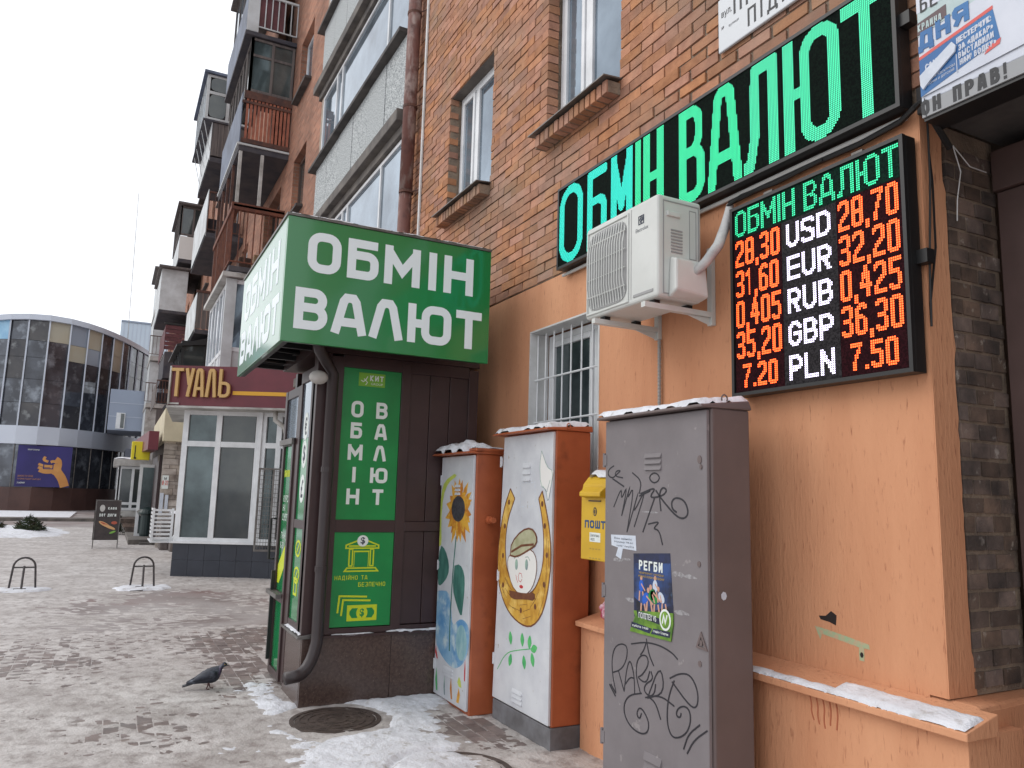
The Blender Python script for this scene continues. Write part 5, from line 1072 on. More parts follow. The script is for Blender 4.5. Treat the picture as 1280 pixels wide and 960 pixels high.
# ---- middle cabinet: horseshoe
ch = thing('utility_cabinet', 'orange cabinet whose white door shows a painted golden horseshoe and a face in a cap', 'cabinet', (4.9, -2.78, 0))
HX0, HX1, HYF, HYB, HZ = 4.49, 5.29, -2.635, -2.93, 2.055
FH = WALL(5.33, HYF)
mb = MB(); mb.hexa([(HX0, HYB, .14), (HX1, HYB, .14), (HX1, HYF - .02, .14), (HX0, HYF - .02, .14)], [(HX0, HYB, HZ), (HX1 - .06, HYB, HZ), (HX1 - .06, HYF - .02, HZ), (HX0, HYF - .02, HZ)]); mb.build('casing', 'cab_orange', ch, bevel=.008)
mb = MB(); mb.box(HX0 - .008, HX1 + .03, HYB, HYF - .008, -.0, .138); mb.build('plinth', 'plinth_grey', ch, bevel=.004)
mb = MB(); mb.prism(FH, [(.015, .15), (.83, .15), (.83, 2.045), (.10, 2.045)], -.02, 0); dh = mb.build('door', 'cab_white', ch, bevel=.004)
roofed('roof', HX0, HX1 - .04, HYF, HYB - .01, HZ, 'cab_orange', ch, .07, .03)
mb = MB(); P = [(HX0 - .016, -2.74 + .014 * math.cos(t), HZ + .03 + .018 * math.sin(t)) for t in [k * math.pi / 6 for k in range(0, 13)]]; mb.tube(P, .004, 6); mb.build('lifting_eye', 'cab_orange', ch)
snow_cap('snow', HX0 + .0, HX1 + .02, HYB, HYF + .048, HZ + .017, .045, ch, edge=.05, seed=21, slope=-.07)
hinges(FH, (1.86, 1.02), 'cab_white', dh, .05); hinges(FH, (.42,), 'cab_white', dh, .015)
louvre(FH, .41, 1.71, .53, 1.85, 3, 'cab_white', dh); louvre(FH, .33, .19, .48, .285, 3, 'cab_white', dh)
M('gold_paint', (206, 160, 62), .55, c2=(176, 124, 40), s=14, st=(1, 1, .5), lo=.4, hi=.62, c3=(226, 190, 104), s3=9)
M('brown_paint', (98, 52, 34), .55, c2=(120, 74, 48), s=20)
M('face_paint', (228, 226, 222), .5); M('cap_paint', (188, 186, 156), .55, c2=(160, 158, 124), s=12)
M('leaf_paint', (96, 190, 110), .55, c2=(60, 160, 96), s=14); M('grey_paint', (118, 130, 140), .55, c2=(160, 190, 170), s=16); M('red_paint', (190, 50, 56), .5)
def sm(P, n=2): return smooth_line(P, n)
so_, si_ = sm(SHOE[0], 3), sm(SHOE[1], 3)
def resample(P, n):
    d = [0]
    for i in range(len(P) - 1): d.append(d[-1] + math.hypot(P[i + 1][0] - P[i][0], P[i + 1][1] - P[i][1]))
    out = []; j = 0
    for k in range(n):
        t = d[-1] * k / (n - 1)
        while j < len(d) - 2 and d[j + 1] < t: j += 1
        f = (t - d[j]) / max(1e-9, d[j + 1] - d[j]); out.append((P[j][0] + (P[j + 1][0] - P[j][0]) * f, P[j][1] + (P[j + 1][1] - P[j][1]) * f))
    return out
A_, B_ = resample(so_, 40), resample(si_, 40)
mb = MB()
for k in range(39): mb.add([FH(*A_[k], .0008), FH(*A_[k + 1], .0008), FH(*B_[k + 1], .0008), FH(*B_[k], .0008)], [(0, 1, 2, 3)])
mb.build('painted_horseshoe', 'gold_paint', dh)
mb = MB(); mb.stroke(FH, [(a, b_) for a, b_ in A_], .011, .0009, .0013); mb.stroke(FH, B_, .009, .0009, .0014); mb.stroke(FH, [A_[0], B_[0]], .009, .0009, .0016); mb.stroke(FH, [A_[-1], B_[-1]], .009, .0009, .0016)
for a, b_ in C2M[0]: mb.ell(FH, a * .97 + .02, b_, .016, .020, .0014, .0022, 8)
random.seed(5)
for k in range(24):
    i = random.randrange(8, 32); f = random.uniform(.1, .7); p = (A_[i][0] * (1 - f) + B_[i][0] * f, A_[i][1] * (1 - f) + B_[i][1] * f); j = min(39, i + 2); q_ = (A_[j][0] * (1 - f - .1) + B_[j][0] * (f + .1), A_[j][1] * (1 - f - .1) + B_[j][1] * (f + .1)); mb.stroke(FH, [p, q_], .003, .0009, .0012)
mb.build('painted_outline', 'brown_paint', dh)
mb = MB(); mb.prism(FH, sm(FACE[0] + FACE[0][:1], 2)[:-1], .0003, .0024); mb.build('painted_face', 'face_paint', dh)
mb = MB(); mb.stroke(FH, sm(FACE[0] + FACE[0][:1], 2), .006, .002, .0027); mb.prism(FH, sm(FACE[6] + FACE[6][:1], 2)[:-1], .002, .0035); mb.stroke(FH, sm(FACE[1] + FACE[1][:1], 2), .012, .002, .0045); mb.stroke(FH, [(.268, 1.205), (.42, 1.26), (.60, 1.28)], .016, .002, .0047); mb.build('painted_outline', 'brown_paint', dh)
mb = MB(); mb.prism(FH, sm(FACE[1] + FACE[1][:1], 2)[:-1], .002, .004); mb.build('painted_cap', 'cap_paint', dh)
mb = MB(); mb.ell(FH, .35, 1.123, .022, .038, .0024, .003, 14); mb.ell(FH, .50, 1.135, .022, .038, .0024, .003, 14); mb.stroke(FH, [(.31, 1.16), (.34, 1.18), (.38, 1.175)], .005, .0024, .003); mb.stroke(FH, [(.48, 1.185), (.52, 1.19), (.55, 1.165)], .005, .0024, .003); mb.build('painted_eyes', 'grey_paint', dh)
mb = MB(); mb.stroke(FH, [(.411 + .03 * math.cos(t), 1.04 + .032 * math.sin(t)) for t in range(0, 7)], .004, .0024, .003); mb.stroke(FH, [(.38, 1.0), (.36, 1.02), (.345, 1.05)], .004, .0024, .0031); mb.ell(FH, .43, .978, .028, .012, .0024, .0034, 12); mb.build('painted_mouth', 'red_paint', dh)
mb = MB(); mb.stroke(FH, sm(C2M[2], 3), .006, .0004, .001)
for (a, b_), rr in zip(C2M[3], (.2, .1, -.1, -1.2, .3, .2, -.3)): mb.ell(FH, a, b_, .027, .046, .0004, .0014, 12, rot=rr, sq=1.4)
mb.build('painted_sprig', 'leaf_paint', dh)
mb = MB(); mb.stroke(FH, sm(C2M[1] + C2M[1][:1], 2), .005, .0004, .001); mb.stroke(FH, [(.70, 1.68), (.76, 1.64), (.80, 1.72)], .004, .0004, .0012); mb.build('painted_fish', 'grey_paint', dh)
mb = MB(); mb.prism(FH, C2M[1], .0003, .0006); mb.build('painted_fish', 'face_paint', dh)
mb = MB(); P = C2M[4]; P = P + P[:1]
for i in range(4):
    for k in range(5):
        f = k / 5; a = P[i][0] + (P[i + 1][0] - P[i][0]) * f; b_ = P[i][1] + (P[i + 1][1] - P[i][1]) * f; mb.ell(FH, a + random.uniform(-.006, .006), b_ + random.uniform(-.006, .006), random.uniform(.005, .018), .004, .0004, .0008, 6, rot=0 if i % 2 == 0 else 1.57)
mb.build('paper_remnant', 'paper', dh)

# ---- left cabinet: sunflower
cs = thing('utility_cabinet', 'orange metal cabinet whose white door is painted with a sunflower and a blue vase', 'cabinet', (5.73, -2.6, 0))
SX0_, SX1_, SYF, SYB, SZ = 5.40, 6.05, -2.47, -2.715, 1.92
FSu = WALL(6.05, SYF)
mb = MB(); mb.box(SX0_, SX1_ - .03, SYB, SYF - .02, 0, SZ); mb.build('casing', 'cab_orange', cs, bevel=.008)
mb = MB(); mb.rect(FSu, 0.0, .03, .635, SZ - .01, -.02, 0); du = mb.build('door', 'cab_white', cs, bevel=.004)
roofed('roof', SX0_, SX1_, SYF, SYB - .01, SZ, 'cab_orange', cs, .08, .02)
mb = MB(); mb.box(SX0_ - .02, SX0_ + .25, SYB - .03, SYF - .0, SZ + .018, SZ + .045); mb.build('cap', 'cab_orange', cs, bevel=.01)
snow_cap('snow', SX0_ + .1, SX1_ + .06, SYB, SYF + .058, SZ + .017, .10, cs, edge=.12, seed=31, slope=-.05); snow_cap('snow', SX0_ - .01, SX0_ + .16, SYB - .02, SYF - .01, SZ + .044, .02, cs, edge=.04, seed=33)
hinges(FSu, (1.72, 1.03, .25), 'cab_white', du, -.008)
louvre(FSu, .20, .21, .38, .28, 3, 'cab_white', du); louvre(FSu, .30, 1.60, .40, 1.69, 3, 'cab_white', du)
mb = MB(); mb.tube([(5.39, -2.60, 1.42), (5.34, -2.60, 1.42)], .03, 12); mb.tube([(5.39, -2.6, 1.42), (5.30, -2.6, 1.42)], .022, 12); mb.build('bolt', 'cab_orange', cs)
M('petal', (222, 170, 62), .55, c2=(196, 128, 44), s=18, lo=.42, hi=.6); M('petal_dark', (190, 120, 40), .55); M('seed_dark', (44, 40, 44), .6, c2=(72, 70, 78), s=40)
M('stem_green', (76, 128, 118), .55, c2=(48, 96, 88), s=14, st=(1, 1, .4)); M('lime_paint', (196, 206, 96), .55, c2=(176, 192, 84), s=10)
M('vase_blue', (136, 176, 204), .55, c2=(88, 142, 190), s=5, lo=.4, hi=.62, c3=(190, 208, 214), s3=7, lo3=.5, hi3=.66); M('vase_pale', (166, 196, 196), .55, c2=(120, 164, 176), s=14, st=(1, 1, .4))
mb = MB(); mb.prism(FSu, sm([(max(.004, a), b_) for a, b_ in C1A[0]] + [(max(.004, C1A[0][0][0]), C1A[0][0][1])], 2)[:-1], .0003, .0008); mb.build('painted_crescent', 'lime_paint', du)
mb = MB(); random.seed(3)
cx, cz = .385, 1.485
for ringk, (rx, rz, n_) in enumerate(((.26, .25, 19), (.215, .19, 15))):
    for k in range(n_):
        t = 2 * math.pi * k / n_ + ringk * .2 + random.uniform(-.08, .08); ln = random.uniform(.85, 1.08)
        ex, ez = cx + rx * ln * math.cos(t), cz + rz * ln * math.sin(t) - (.02 if math.sin(t) < 0 else 0); ex = max(.03, min(.625, ex))
        bx, bz = cx + .09 * math.cos(t), cz + .09 * math.sin(t); nx_, nz_ = -math.sin(t), math.cos(t); mx_, mz_ = (ex + bx * .8) / 1.8, (ez + bz * .8) / 1.8; wv = random.uniform(.026, .036)
        mb.mat('petal' if (k + ringk) % 4 else 'petal_dark'); mb.prism(FSu, [(bx - nx_ * wv * .6, bz - nz_ * wv * .6), (mx_ - nx_ * wv, mz_ - nz_ * wv), (ex, ez), (mx_ + nx_ * wv, mz_ + nz_ * wv), (bx + nx_ * wv * .6, bz + nz_ * wv * .6)], .0003, .001 + ringk * .0012 + .00004 * k)
mb.build('painted_petals', None, du)
mb = MB(); mb.stroke(FSu, sm([(.35, 1.28), (.32, 1.08), (.30, .85), (.29, .6), (.30, .40)], 2), .016, .0003, .0016); mb.prism(FSu, sm([(max(.004, a), b_) for a, b_ in C1A[3]] + [(max(.004, C1A[3][0][0]), C1A[3][0][1])], 2)[:-1], .0003, .0019); mb.prism(FSu, sm(C1B[1] + C1B[1][:1], 2)[:-1], .0003, .0021); mb.build('painted_leaves', 'stem_green', du)
mb = MB(); mb.ell(FSu, cx - .01, cz + .01, .13, .10, .001, .0042, 24); mb.build('painted_seeds', 'seed_dark', du)
mb = MB(); mb.prism(FSu, sm([(max(.006, a), b_) for a, b_ in C1B[2]] + [(max(.006, C1B[2][0][0]), C1B[2][0][1])], 2)[:-1], .0002, .0006); mb.build('painted_vase', 'vase_blue', du)
mb = MB(); mb.ell(FSu, .52, .50, .10, .13, .0006, .0012, 20); mb.build('painted_vase', 'vase_pale', du)
for nm, P, wv in (('red_paint', [(.02, .38), (.06, .30)], .03), ('leaf_paint', [(.05, .21), (.075, .06)], .04), ('grey_paint', [(.22, .18), (.235, .06)], .03), ('petal_dark', [(.35, .20), (.375, .06)], .035), ('petal', [(.50, .15), (.49, .06)], .06), ('lime_paint', [(.50, .23), (.53, .18)], .07), ('red_paint', [(.60, .38), (.605, .24)], .025)):
    mb = MB(); (a, b_), (c, d) = P; mb.prism(FSu, [(a, b_ + .02), (a + wv * .5, (b_ + d) / 2 + .02), (c + wv * .3, d), (c - wv * .4, d), (a - wv * .4, (b_ + d) / 2)], .0003, .0009); mb.build('paint_dab', nm, du)

# ---- yellow post box and the small bag on the ledge
M('post_yellow', (212, 172, 44), .45, c2=(200, 160, 40), s=5, b=.0006, bs=50, c3=(180, 150, 60), s3=18, lo3=.68, hi3=.72)
M('post_blue', (28, 74, 120), .5)
pb = thing('post_box', 'yellow metal post box with a snowy lid between the orange and grey cabinets', 'post box', (3.98, -2.8, 1.22))
PX0, PX1, PYF, PYB = 3.80, 4.115, -2.62, -2.87
mb = MB(); F = Fr((PX0, 0, 0), (0, 1, 0), (0, 0, 1))
prof = [(PYB, 1.235), (PYF, 1.235), (PYF, 1.635), (PYF - .012, 1.69), (PYF - .05, 1.735), (PYF - .10, 1.755), (PYB, 1.76)]
mb.prism(Fr((PX1, 0, 0), (0, 1, 0), (0, 0, 1)), prof, -(PX1 - PX0), 0) if 0 else None
vs = [(PX0, a, b_) for a, b_ in prof] + [(PX1, a, b_) for a, b_ in prof]; n = len(prof)
mb.add(vs, [tuple(range(n))[::-1], tuple(range(n, 2 * n))] + [(i, (i + 1) % n, n + (i + 1) % n, n + i) for i in range(n)]); mb.build('box_body', 'post_yellow', pb, bevel=.006)
FPB = WALL(PX1, PYF)
mb = MB(); mb.hexa([FPB(.045, 1.605, .0), FPB(.27, 1.605, .0), FPB(.27, 1.615, .045), FPB(.045, 1.615, .045)], [FPB(.045, 1.675, .0), FPB(.27, 1.675, .0), FPB(.27, 1.64, .045), FPB(.045, 1.64, .045)]); mb.build('slot_hood', 'post_yellow', pb, bevel=.005)
mb = MB(); mb.rect(FPB, .09, 1.585, .22, 1.592, 0, .006); mb.build('slot', 'brown_metal', pb)
mb = MB(); mb.box(PX0 + .05, PX1 - .05, -3.0, PYB - .001, 1.30, 1.36); mb.box(PX0 + .05, PX1 - .05, -3.0, PYB - .001, 1.62, 1.68); mb.build('bracket', 'brown_metal', pb)
mb = MB(); mb.ell(FPB, .155, 1.525, .02, .026, 0, .0015, 18); mb.build('emblem', 'navy', pb); mb = MB(); mb.ring(FPB, .144, 1.508, .166, 1.542, .004, .0015, .0025); mb.build('emblem', 'post_yellow', pb)
FPT = WALL(PX1, PYF)
for ch_, a, b_ in (('П', .045, .09), ('О', .102, .148), ('Ш', .160, .212), ('Т', .222, .265), ('А', .27, .312)): mb = MB(); letter(mb, ch_, FPT, a, 1.425, b_, 1.472, .011, 0, .0012); mb.build('letter', 'post_blue', pb)
mb = MB(); mb.rect(FPB, .10, 1.345, .215, 1.40, 0, .001); mb.build('sticker', 'print_white', pb); txt('Шепетівка\n14203', FPB, .108, 1.352, .205, 1.393, 'ink', pb, 'lettering', .0015)
mb = MB()
for k in range(2):
    for j in range(4): mb.rect(FPB, .10 + j * .032, 1.30 - k * .055, .12 + j * .032, 1.307 - k * .055, 0, .0007)
mb.build('faded_print', 'gold', pb)
snow_cap('snow', PX0 + .02, PX1 - .04, PYB + .01, PYF - .03, 1.738, .05, pb, edge=.06, seed=41)
M('pink_bag', (170, 44, 84), .35, c2=(214, 190, 200), s=9, lo=.45, hi=.58)
bm = bmesh.new(); bmesh.ops.create_icosphere(bm, subdivisions=3, radius=1)
for v in bm.verts:
    k = 1 + .35 * noise.noise(v.co * 2.2) + .15 * noise.noise(v.co * 6); v.co = Vector((v.co.x * .085 * k, v.co.y * .05 * k, v.co.z * .065 * k + .055))
me = bpy.data.meshes.new('crumpled_bag'); bm.to_mesh(me); bm.free(); me.materials.append(MATS['pink_bag']); o = bpy.data.objects.new('crumpled_bag', me); COL.objects.link(o); o.location = (4.18, -2.89, .84)
tag(o, 'crumpled pink and white bag lying on the wall ledge under the yellow post box', 'bag')
mb = MB(); mb.tube([(4.19, -3.0, 1.2), (4.19, -2.97, 1.25), (4.19, -2.97, 2.0)], .02, 10); tag(mb.build('grey_conduit', 'corrugated'), 'grey pipe rising behind the yellow post box', 'pipe')
# snow on the ledge and scars of the plaster
snow_cap('snow', 1.84, 2.45, -2.94, -2.813, .803, .020, bld, edge=.035, seed=51, cell=.012, slope=-.263); snow_cap('snow', 2.35, 2.98, -2.87, -2.813, .803, .013, bld, edge=.022, seed=52, cell=.01, slope=-.263)
M('pale_green', (150, 178, 140), .8, c2=(190, 160, 130), s=30); M('hole', (38, 30, 28), .9)
FW = WALL(3.0, -3.0)
def px(a): return a
mb = MB(); P = [(.335, 1.04), (.40, 1.035), (.52, 1.02), (.625, 1.005), (.63, .985), (.60, .985), (.60, .93), (.575, .93), (.575, .985), (.42, 1.005), (.375, 1.01), (.365, .985)]
mb.prism(FW, P, -.004, .0012); mb.build('plaster_scar', 'pale_green', bld)
mb = MB(); mb.prism(FW, [(.36, 1.09), (.40, 1.095), (.43, 1.12), (.46, 1.105), (.455, 1.06), (.42, 1.07), (.37, 1.075)], -.004, .0012); mb.ell(FW, .588, .955, .009, .012, 0, .002, 8); mb.build('plaster_hole', 'hole', bld)
M('stain', (168, 96, 66), .85)
FWf = WALL(3.0, -2.86)
mb = MB()
for k in range(5): mb.stroke(FWf, smooth_line([(.42 + k * .035, .765), (.43 + k * .035, .72), (.425 + k * .034, .70 - .012 * k), (.44 + k * .03, .66 - .01 * (k % 3))]), .006, 0, .0008 + .0002 * k)
mb.build('damp_stain', 'stain', bld)

# ================================================================== NEWSPAPER BILLBOARD over the doorway
bb = thing('newspaper_billboard', 'white billboard with enlarged newspaper clippings hanging over the shop doorway', 'billboard', (1.2, -2.9, 3.2))
FBB = WALL(1.905, -2.85)
M('bb_white', (206, 210, 220), .5, c2=(188, 194, 206), s=2); M('bb_grey', (150, 152, 154), .6); M('bb_pale', (170, 190, 190), .6, c2=(196, 208, 208), s=4); M('bb_blue', (40, 110, 168), .5, c2=(30, 92, 150), s=3); M('bb_red', (206, 84, 78), .5); M('bb_brown', (86, 66, 70), .5)
mb = MB(); mb.box(-1.2, 1.905, -2.99, -2.855, 3.262, 4.6); mb.build('sign_body', 'bb_white', bb, bevel=.004)
mb = MB(); mb.box(-1.2, 1.903, -2.99, -2.852, 3.195, 3.26); mb.build('lower_band', 'bb_grey', bb)
mb = MB(); mb.box(-1.2, 1.9, -2.985, -2.86, 3.18, 3.194); mb.build('underside_shade', 'black_metal', bb)  # black plate added so the bottom of the sign looks shaded
def U(x): return 1.905 - x
mb = MB(); mb.prism(FBB, [(.005, 3.60), (.005, 3.84), (1.4, 3.9), (1.4, 3.62), (.20, 3.575), (.002, 3.555)][::-1], .0, .001); mb.build('clipping', 'bb_pale', bb)
mb = MB(); mb.prism(FBB, [(.003, 3.66), (.003, 3.95), (1.3, 3.98), (1.3, 3.70)], .001, .002); mb.build('clipping', 'bb_white', bb)
write('БЕ ГОСЧИНОВНИКА', FBB, .02, 3.655, .66, 3.715, 'ink', bb, 'letter', .13, .003, .25, True)
mb = MB(); mb.rect(FBB, .02, 3.80, .22, 4.2, .002, .003); mb.build('photo_print', 'bb_grey', bb)
mb = MB(); mb.prism(FBB, [(.003, 3.56), (.003, 3.615), (.13, 3.632), (.13, 3.578)], .001, .003); mb.build('clipping', 'bb_brown', bb); write('КРАИНА', FBB, .006, 3.575, .11, 3.606, 'bb_pale', bb, 'lettering', .16, .0035)
mb = MB(); mb.prism(FBB, [(.004, 3.285), (.004, 3.552), (1.0, 3.66), (1.0, 3.33)], .001, .0016); mb.build('clipping', 'bb_white', bb)
for k, (c_, a, b_) in enumerate((('Д', .004, .072), ('Н', .082, .145), ('Я', .155, .222))):
    mb = MB(); letter(mb, c_, FBB, a, 3.488 + .012 * k, b_, 3.568 + .012 * k, .021, .003, .0045); mb.build('headline_letter', 'bb_blue', bb)
mb = MB(); mb.prism(FBB, [(.004, 3.448), (.004, 3.462), (.312, 3.518), (.312, 3.503)], .002, .003); mb.build('red_rule', 'bb_red', bb)
mb = MB(); mb.prism(FBB, [(.004, 3.285), (.004, 3.446), (.312, 3.501), (.332, 3.37)], .002, .003); mb.build('blue_panel', 'bb_blue', bb)
def txt_sk(body, a0, b0, a1, b1, sl, mat, name='lettering', d=.0035, bold=.01):
    F_ = Fr(FBB(a0, b0), (-1, 0, 0), (0, 0, 1)); F_.u = Vector((-1, 0, sl)); F_.n = Vector((0, 1, 0))
    if '\n' in body: return txt(body, F_, 0, 0, a1 - a0, b1 - b0, mat, bb, name, .004, 0)
    write(body, F_, 0, 0, a1 - a0, b1 - b0, mat, bb, name, .22 if bold > .02 else .15, d)
    F_ = Fr(FBB(a0, b0), (-1, 0, sl), (0, 0, 1)); F_.u = Vector((-1, 0, sl)); F_.n = Vector((0, 1, 0)); return txt(body, F_, 0, 0, a1 - a0, b1 - b0, mat, bb, name, d, bold)
txt_sk('НЕСТЕРЧУК:', .165, 3.436, .305, 3.461, .16, 'bb_white', bold=.03); txt_sk('ЗА «ДАКАР»', .172, 3.402, .31, 3.427, .14, 'bb_white'); txt_sk('ВЫСТАВИЛИ', .170, 3.370, .31, 3.396, .12, 'bb_white'); txt_sk('НАМ ВОДКУ»', .174, 3.340, .318, 3.365, .10, 'bb_white')
txt_sk('САМОРОД', .03, 3.388, .15, 3.415, .14, 'bb_white', bold=.03); txt_sk('власть Касьянова\nзвонки и детский', .03, 3.318, .155, 3.352, .10, 'bb_white', bold=0)
mb = MB(); mb.prism(FBB, [(.01, 3.33), (.008, 3.375), (.15, 3.452), (.165, 3.43), (.16, 3.405), (.05, 3.335), (.02, 3.31)], .004, .012); mb.build('torn_paper', 'paper', bb)
mb = MB(); mb.rect(FBB, .160, 3.315, .163, 3.395, .003, .004); mb.build('white_rule', 'bb_white', bb); mb = MB(); mb.prism(FBB, [(.27, 3.335), (.33, 3.35), (.335, 3.372), (.29, 3.36)], .003, .0036); mb.build('red_rule', 'bb_red', bb)
write('ОН ПРАВ!', WALL(1.905, -2.852), .0, 3.203, .345, 3.268, 'ink', bb, 'letter', .24, .0005, .25, True)

# ================================================================== RITUAL SHOP PAVILION
M('maroon_sign', (112, 44, 54), .45, c2=(98, 38, 48), s=2); M('gold_letter', (196, 158, 98), .45); M('charcoal_tile', (52, 56, 66), .3, c2=(44, 48, 58), s=4); M('yellow_band', (216, 160, 40), .5); M('sign_black', (40, 34, 38), .6)
A_, B_, B2_ = Vector((15.6, -1.14, 0)), Vector((15.0, -2.45, 0)), Vector((14.6, -3.0, 0))
pv_ = thing('shop_pavilion', 'glazed white framed shop pavilion with charcoal tiled base and maroon ТУАЛЬ sign', 'pavilion', (16.5, -2.2, 0))
F1 = Fr(A_, B_ - A_, (0, 0, 1)); F2 = Fr(B_, B2_ - B_, (0, 0, 1)); l1 = (B_ - A_).length; l2 = (B2_ - B_).length
F0 = Fr((18.6, -1.45, 0), Vector((15.6, -1.14, 0)) - Vector((18.6, -1.45, 0)), (0, 0, 1)); l0 = (Vector((15.6, -1.14, 0)) - Vector((18.6, -1.45, 0))).length
for F_, ln in ((F1, l1), (F2, l2), (F0, l0)):
    n = max(2, round(ln / .32))
    for k in range(n):
        for j in range(2): mb = MB(); mb.rect(F_, k * ln / n + .002, .003 + j * .30, (k + 1) * ln / n - .002, .300 + j * .30, -.1, random.uniform(-.001, .001)); mb.build('tile', 'charcoal_tile', pv_)
mb = MB(); mb.hexa([(15.05, -2.4, 0), (18.6, -3, 0), (18.6, -1.6, 0), (15.70, -1.27, 0)], [(15.05, -2.4, .6), (18.6, -3, .6), (18.6, -1.6, .6), (15.70, -1.27, .6)]); mb.build('base', 'charcoal_tile', pv_)
for F_, ln, e in ((F1, l1, [.05, .66, l1 - .07]), (F2, l2, [.05, .36, l2 - .05]), (F0, l0, [.05, 1.0, 2.0, l0 - .05])):
    panes_row(pv_, F_, 0, ln, .605, 3.06, 1, widths=e, transom=[2.42], gm=['mid_glass', 'dark_glass'], t=.10, dep=.1)
    mb = MB(); mb.rect(F_, -.02, .60, ln + .02, .64, 0, .06); mb.build('sill', 'pvc', pv_)
mb = MB(); mb.rect(F2, -.04, .61, .03, 3.06, .0, .04); mb.build('corner_post', 'pvc', pv_, bevel=.005)
S0, S1 = Vector((15.3, -.83, 0)), Vector((14.2, -3.0, 0)); FSg = Fr(S0, S1 - S0, (0, 0, 1)); lS = (S1 - S0).length
mb = MB(); mb.prism(Fr((0, 0, 0), (1, 0, 0), (0, 1, 0)), [(15.3, -.83), (14.2, -3.0), (18.6, -3.0), (18.6, -1.15)], 3.08, 3.82); mb.build('sign_box', 'maroon_sign', pv_)
mb = MB(); mb.prism(Fr((0, 0, 0), (1, 0, 0), (0, 1, 0)), [(15.28, -.80), (14.17, -2.99), (18.6, -2.99), (18.6, -1.13)], 3.04, 3.078); mb.build('sign_trim', 'dirty_white', pv_)
mb = MB(); mb.rect(FSg, 1.16, 3.30, lS, 3.37, 0, .012); mb.build('yellow_band', 'yellow_band', pv_)
mb = MB(); mb.rect(FSg, .0, 3.10, .03, 3.80, 0, .05); mb.rect(FSg, .0, 3.10, .2, 3.13, 0, .03); mb.build('sign_edge', 'dirty_white', pv_)
for ch_, a, b_ in (('Т', .05, .27), ('У', .30, .47), ('А', .47, .66), ('Л', .69, .88), ('Ь', .92, 1.13)): mb = MB(); letter(mb, ch_, FSg, a, 3.24, b_, 3.76, .055, .03, .09); mb.build('sign_letter', 'gold_letter', pv_)
mb = MB(); mb.tube([(14.62, -2.62, 3.04), (14.62, -2.62, 2.88), (14.62, -2.80, 2.75), (14.62, -2.84, 2.60), (14.62, -2.84, 0)], .045, 10); mb.build('downpipe', 'dirty_white', pv_, smooth=True)
mb = MB(); Fc = Fr((14.75, -2.42, 0), (-.15, -.5, 0), (0, 0, 1)); mb.ring(Fc, 0, .50, .56, 2.0, .035, .0, .03); mb.rect(Fc, .25, .535, .285, 1.965, .0, .03)
for k in range(18): mb.rect(Fc, .035, .58 + k * .08, .25, .588 + k * .08, .005, .015); mb.rect(Fc, .285, .58 + k * .08, .525, .588 + k * .08, .005, .015)
for k in range(4): mb.rect(Fc, .06 + k * .05, .536, .066 + k * .05, 1.964, .016, .022); mb.rect(Fc, .31 + k * .05, .536, .316 + k * .05, 1.964, .016, .022)
mb.build('window_cage', 'tin', pv_)
mb = MB()
for k in range(8): mb.box(15.7, 16.7, -.80, -.785, .66 + k * .072, .70 + k * .072)
for k in range(8): mb.box(15.68, 15.695, -1.10, -.80, .66 + k * .072, .70 + k * .072)
mb.box(15.66, 15.7, -.80, -.76, .62, 1.22); mb.box(15.66, 16.72, -1.12, -.76, .60, .62); mb.box(15.66, 15.679, -1.12, -1.08, .62, 1.22); mb.build('slatted_cage', 'pvc', pv_)
mb = MB(); mb.box(18.5, 18.59, -3.0, -1.5, .0, 3.03); mb.build('end_wall', 'dirty_white', pv_)

# ================================================================== FAR SHOP with stone cladding
M('stone', (146, 134, 124), .85, c2=(176, 166, 156), s=3, rnd=.28, b=.006, bs=12, world=True, c3=(112, 98, 90), s3=2, lo3=.5, hi3=.7); M('cream', (206, 196, 168), .7, c2=(188, 178, 152), s=2)
sh = thing('corner_shop', 'small stone clad shop with cream cornice, white open door and opening hours plate', 'shop', (25.5, -2.1, 0))
mb = MB(); mb.box(23.03, 35, -3.0, -1.28, 0, 2.86); mb.build('wall', 'concrete', sh)
z = 0; r = 0
while z < 2.84:
    h = random.choice((.10, .13, .17)); y = -1.25
    while y > -3.0:
        w_ = random.uniform(.16, .42); y1 = max(-3.0, y - w_); mb = MB(); mb.box(22.985 - random.uniform(0, .02), 23.03, y, y1 + .008, z, min(2.85, z + h - .008), .003); o = mb.build('stone', 'stone', sh); y = y1
    z += h
mb = MB(); mb.hexa([(22.7, -3, 2.83), (30, -3, 2.83), (30, -1.25, 2.83), (22.7, -1.18, 2.83)], [(22.7, -3, 3.72), (30, -3, 3.72), (30, -1.25, 3.72), (22.7, -1.18, 3.72)]); mb.build('cornice', 'cream', sh, bevel=.02)
mb = MB(); mb.hexa([(23.0, -1.1, 2.6), (30, -.95, 2.6), (30, -.6, 2.6), (23.0, -.85, 2.6)], [(23.0, -1.1, 3.1), (30, -.95, 3.1), (30, -.6, 3.1), (23.0, -.85, 3.1)]); mb.build('sign_box', 'maroon_sign', sh)
mb = MB(); Fd = SIDE(26); mb.ring(Fd, .80, .12, 1.46, 2.27, .09, -.05, 0); mb.build('door_frame', 'pvc', sh); mb = MB(); mb.rect(Fd, .89, .21, 1.37, 2.18, -.04, -.02); mb.build('door_pane', 'mid_glass', sh)
mb = MB(); mb.stroke(SIDE(25.97), [(.86, .9), (1.1, .62), (1.4, .42)], .12, 0, .02); mb.build('door_brace', 'dirty_white', sh)
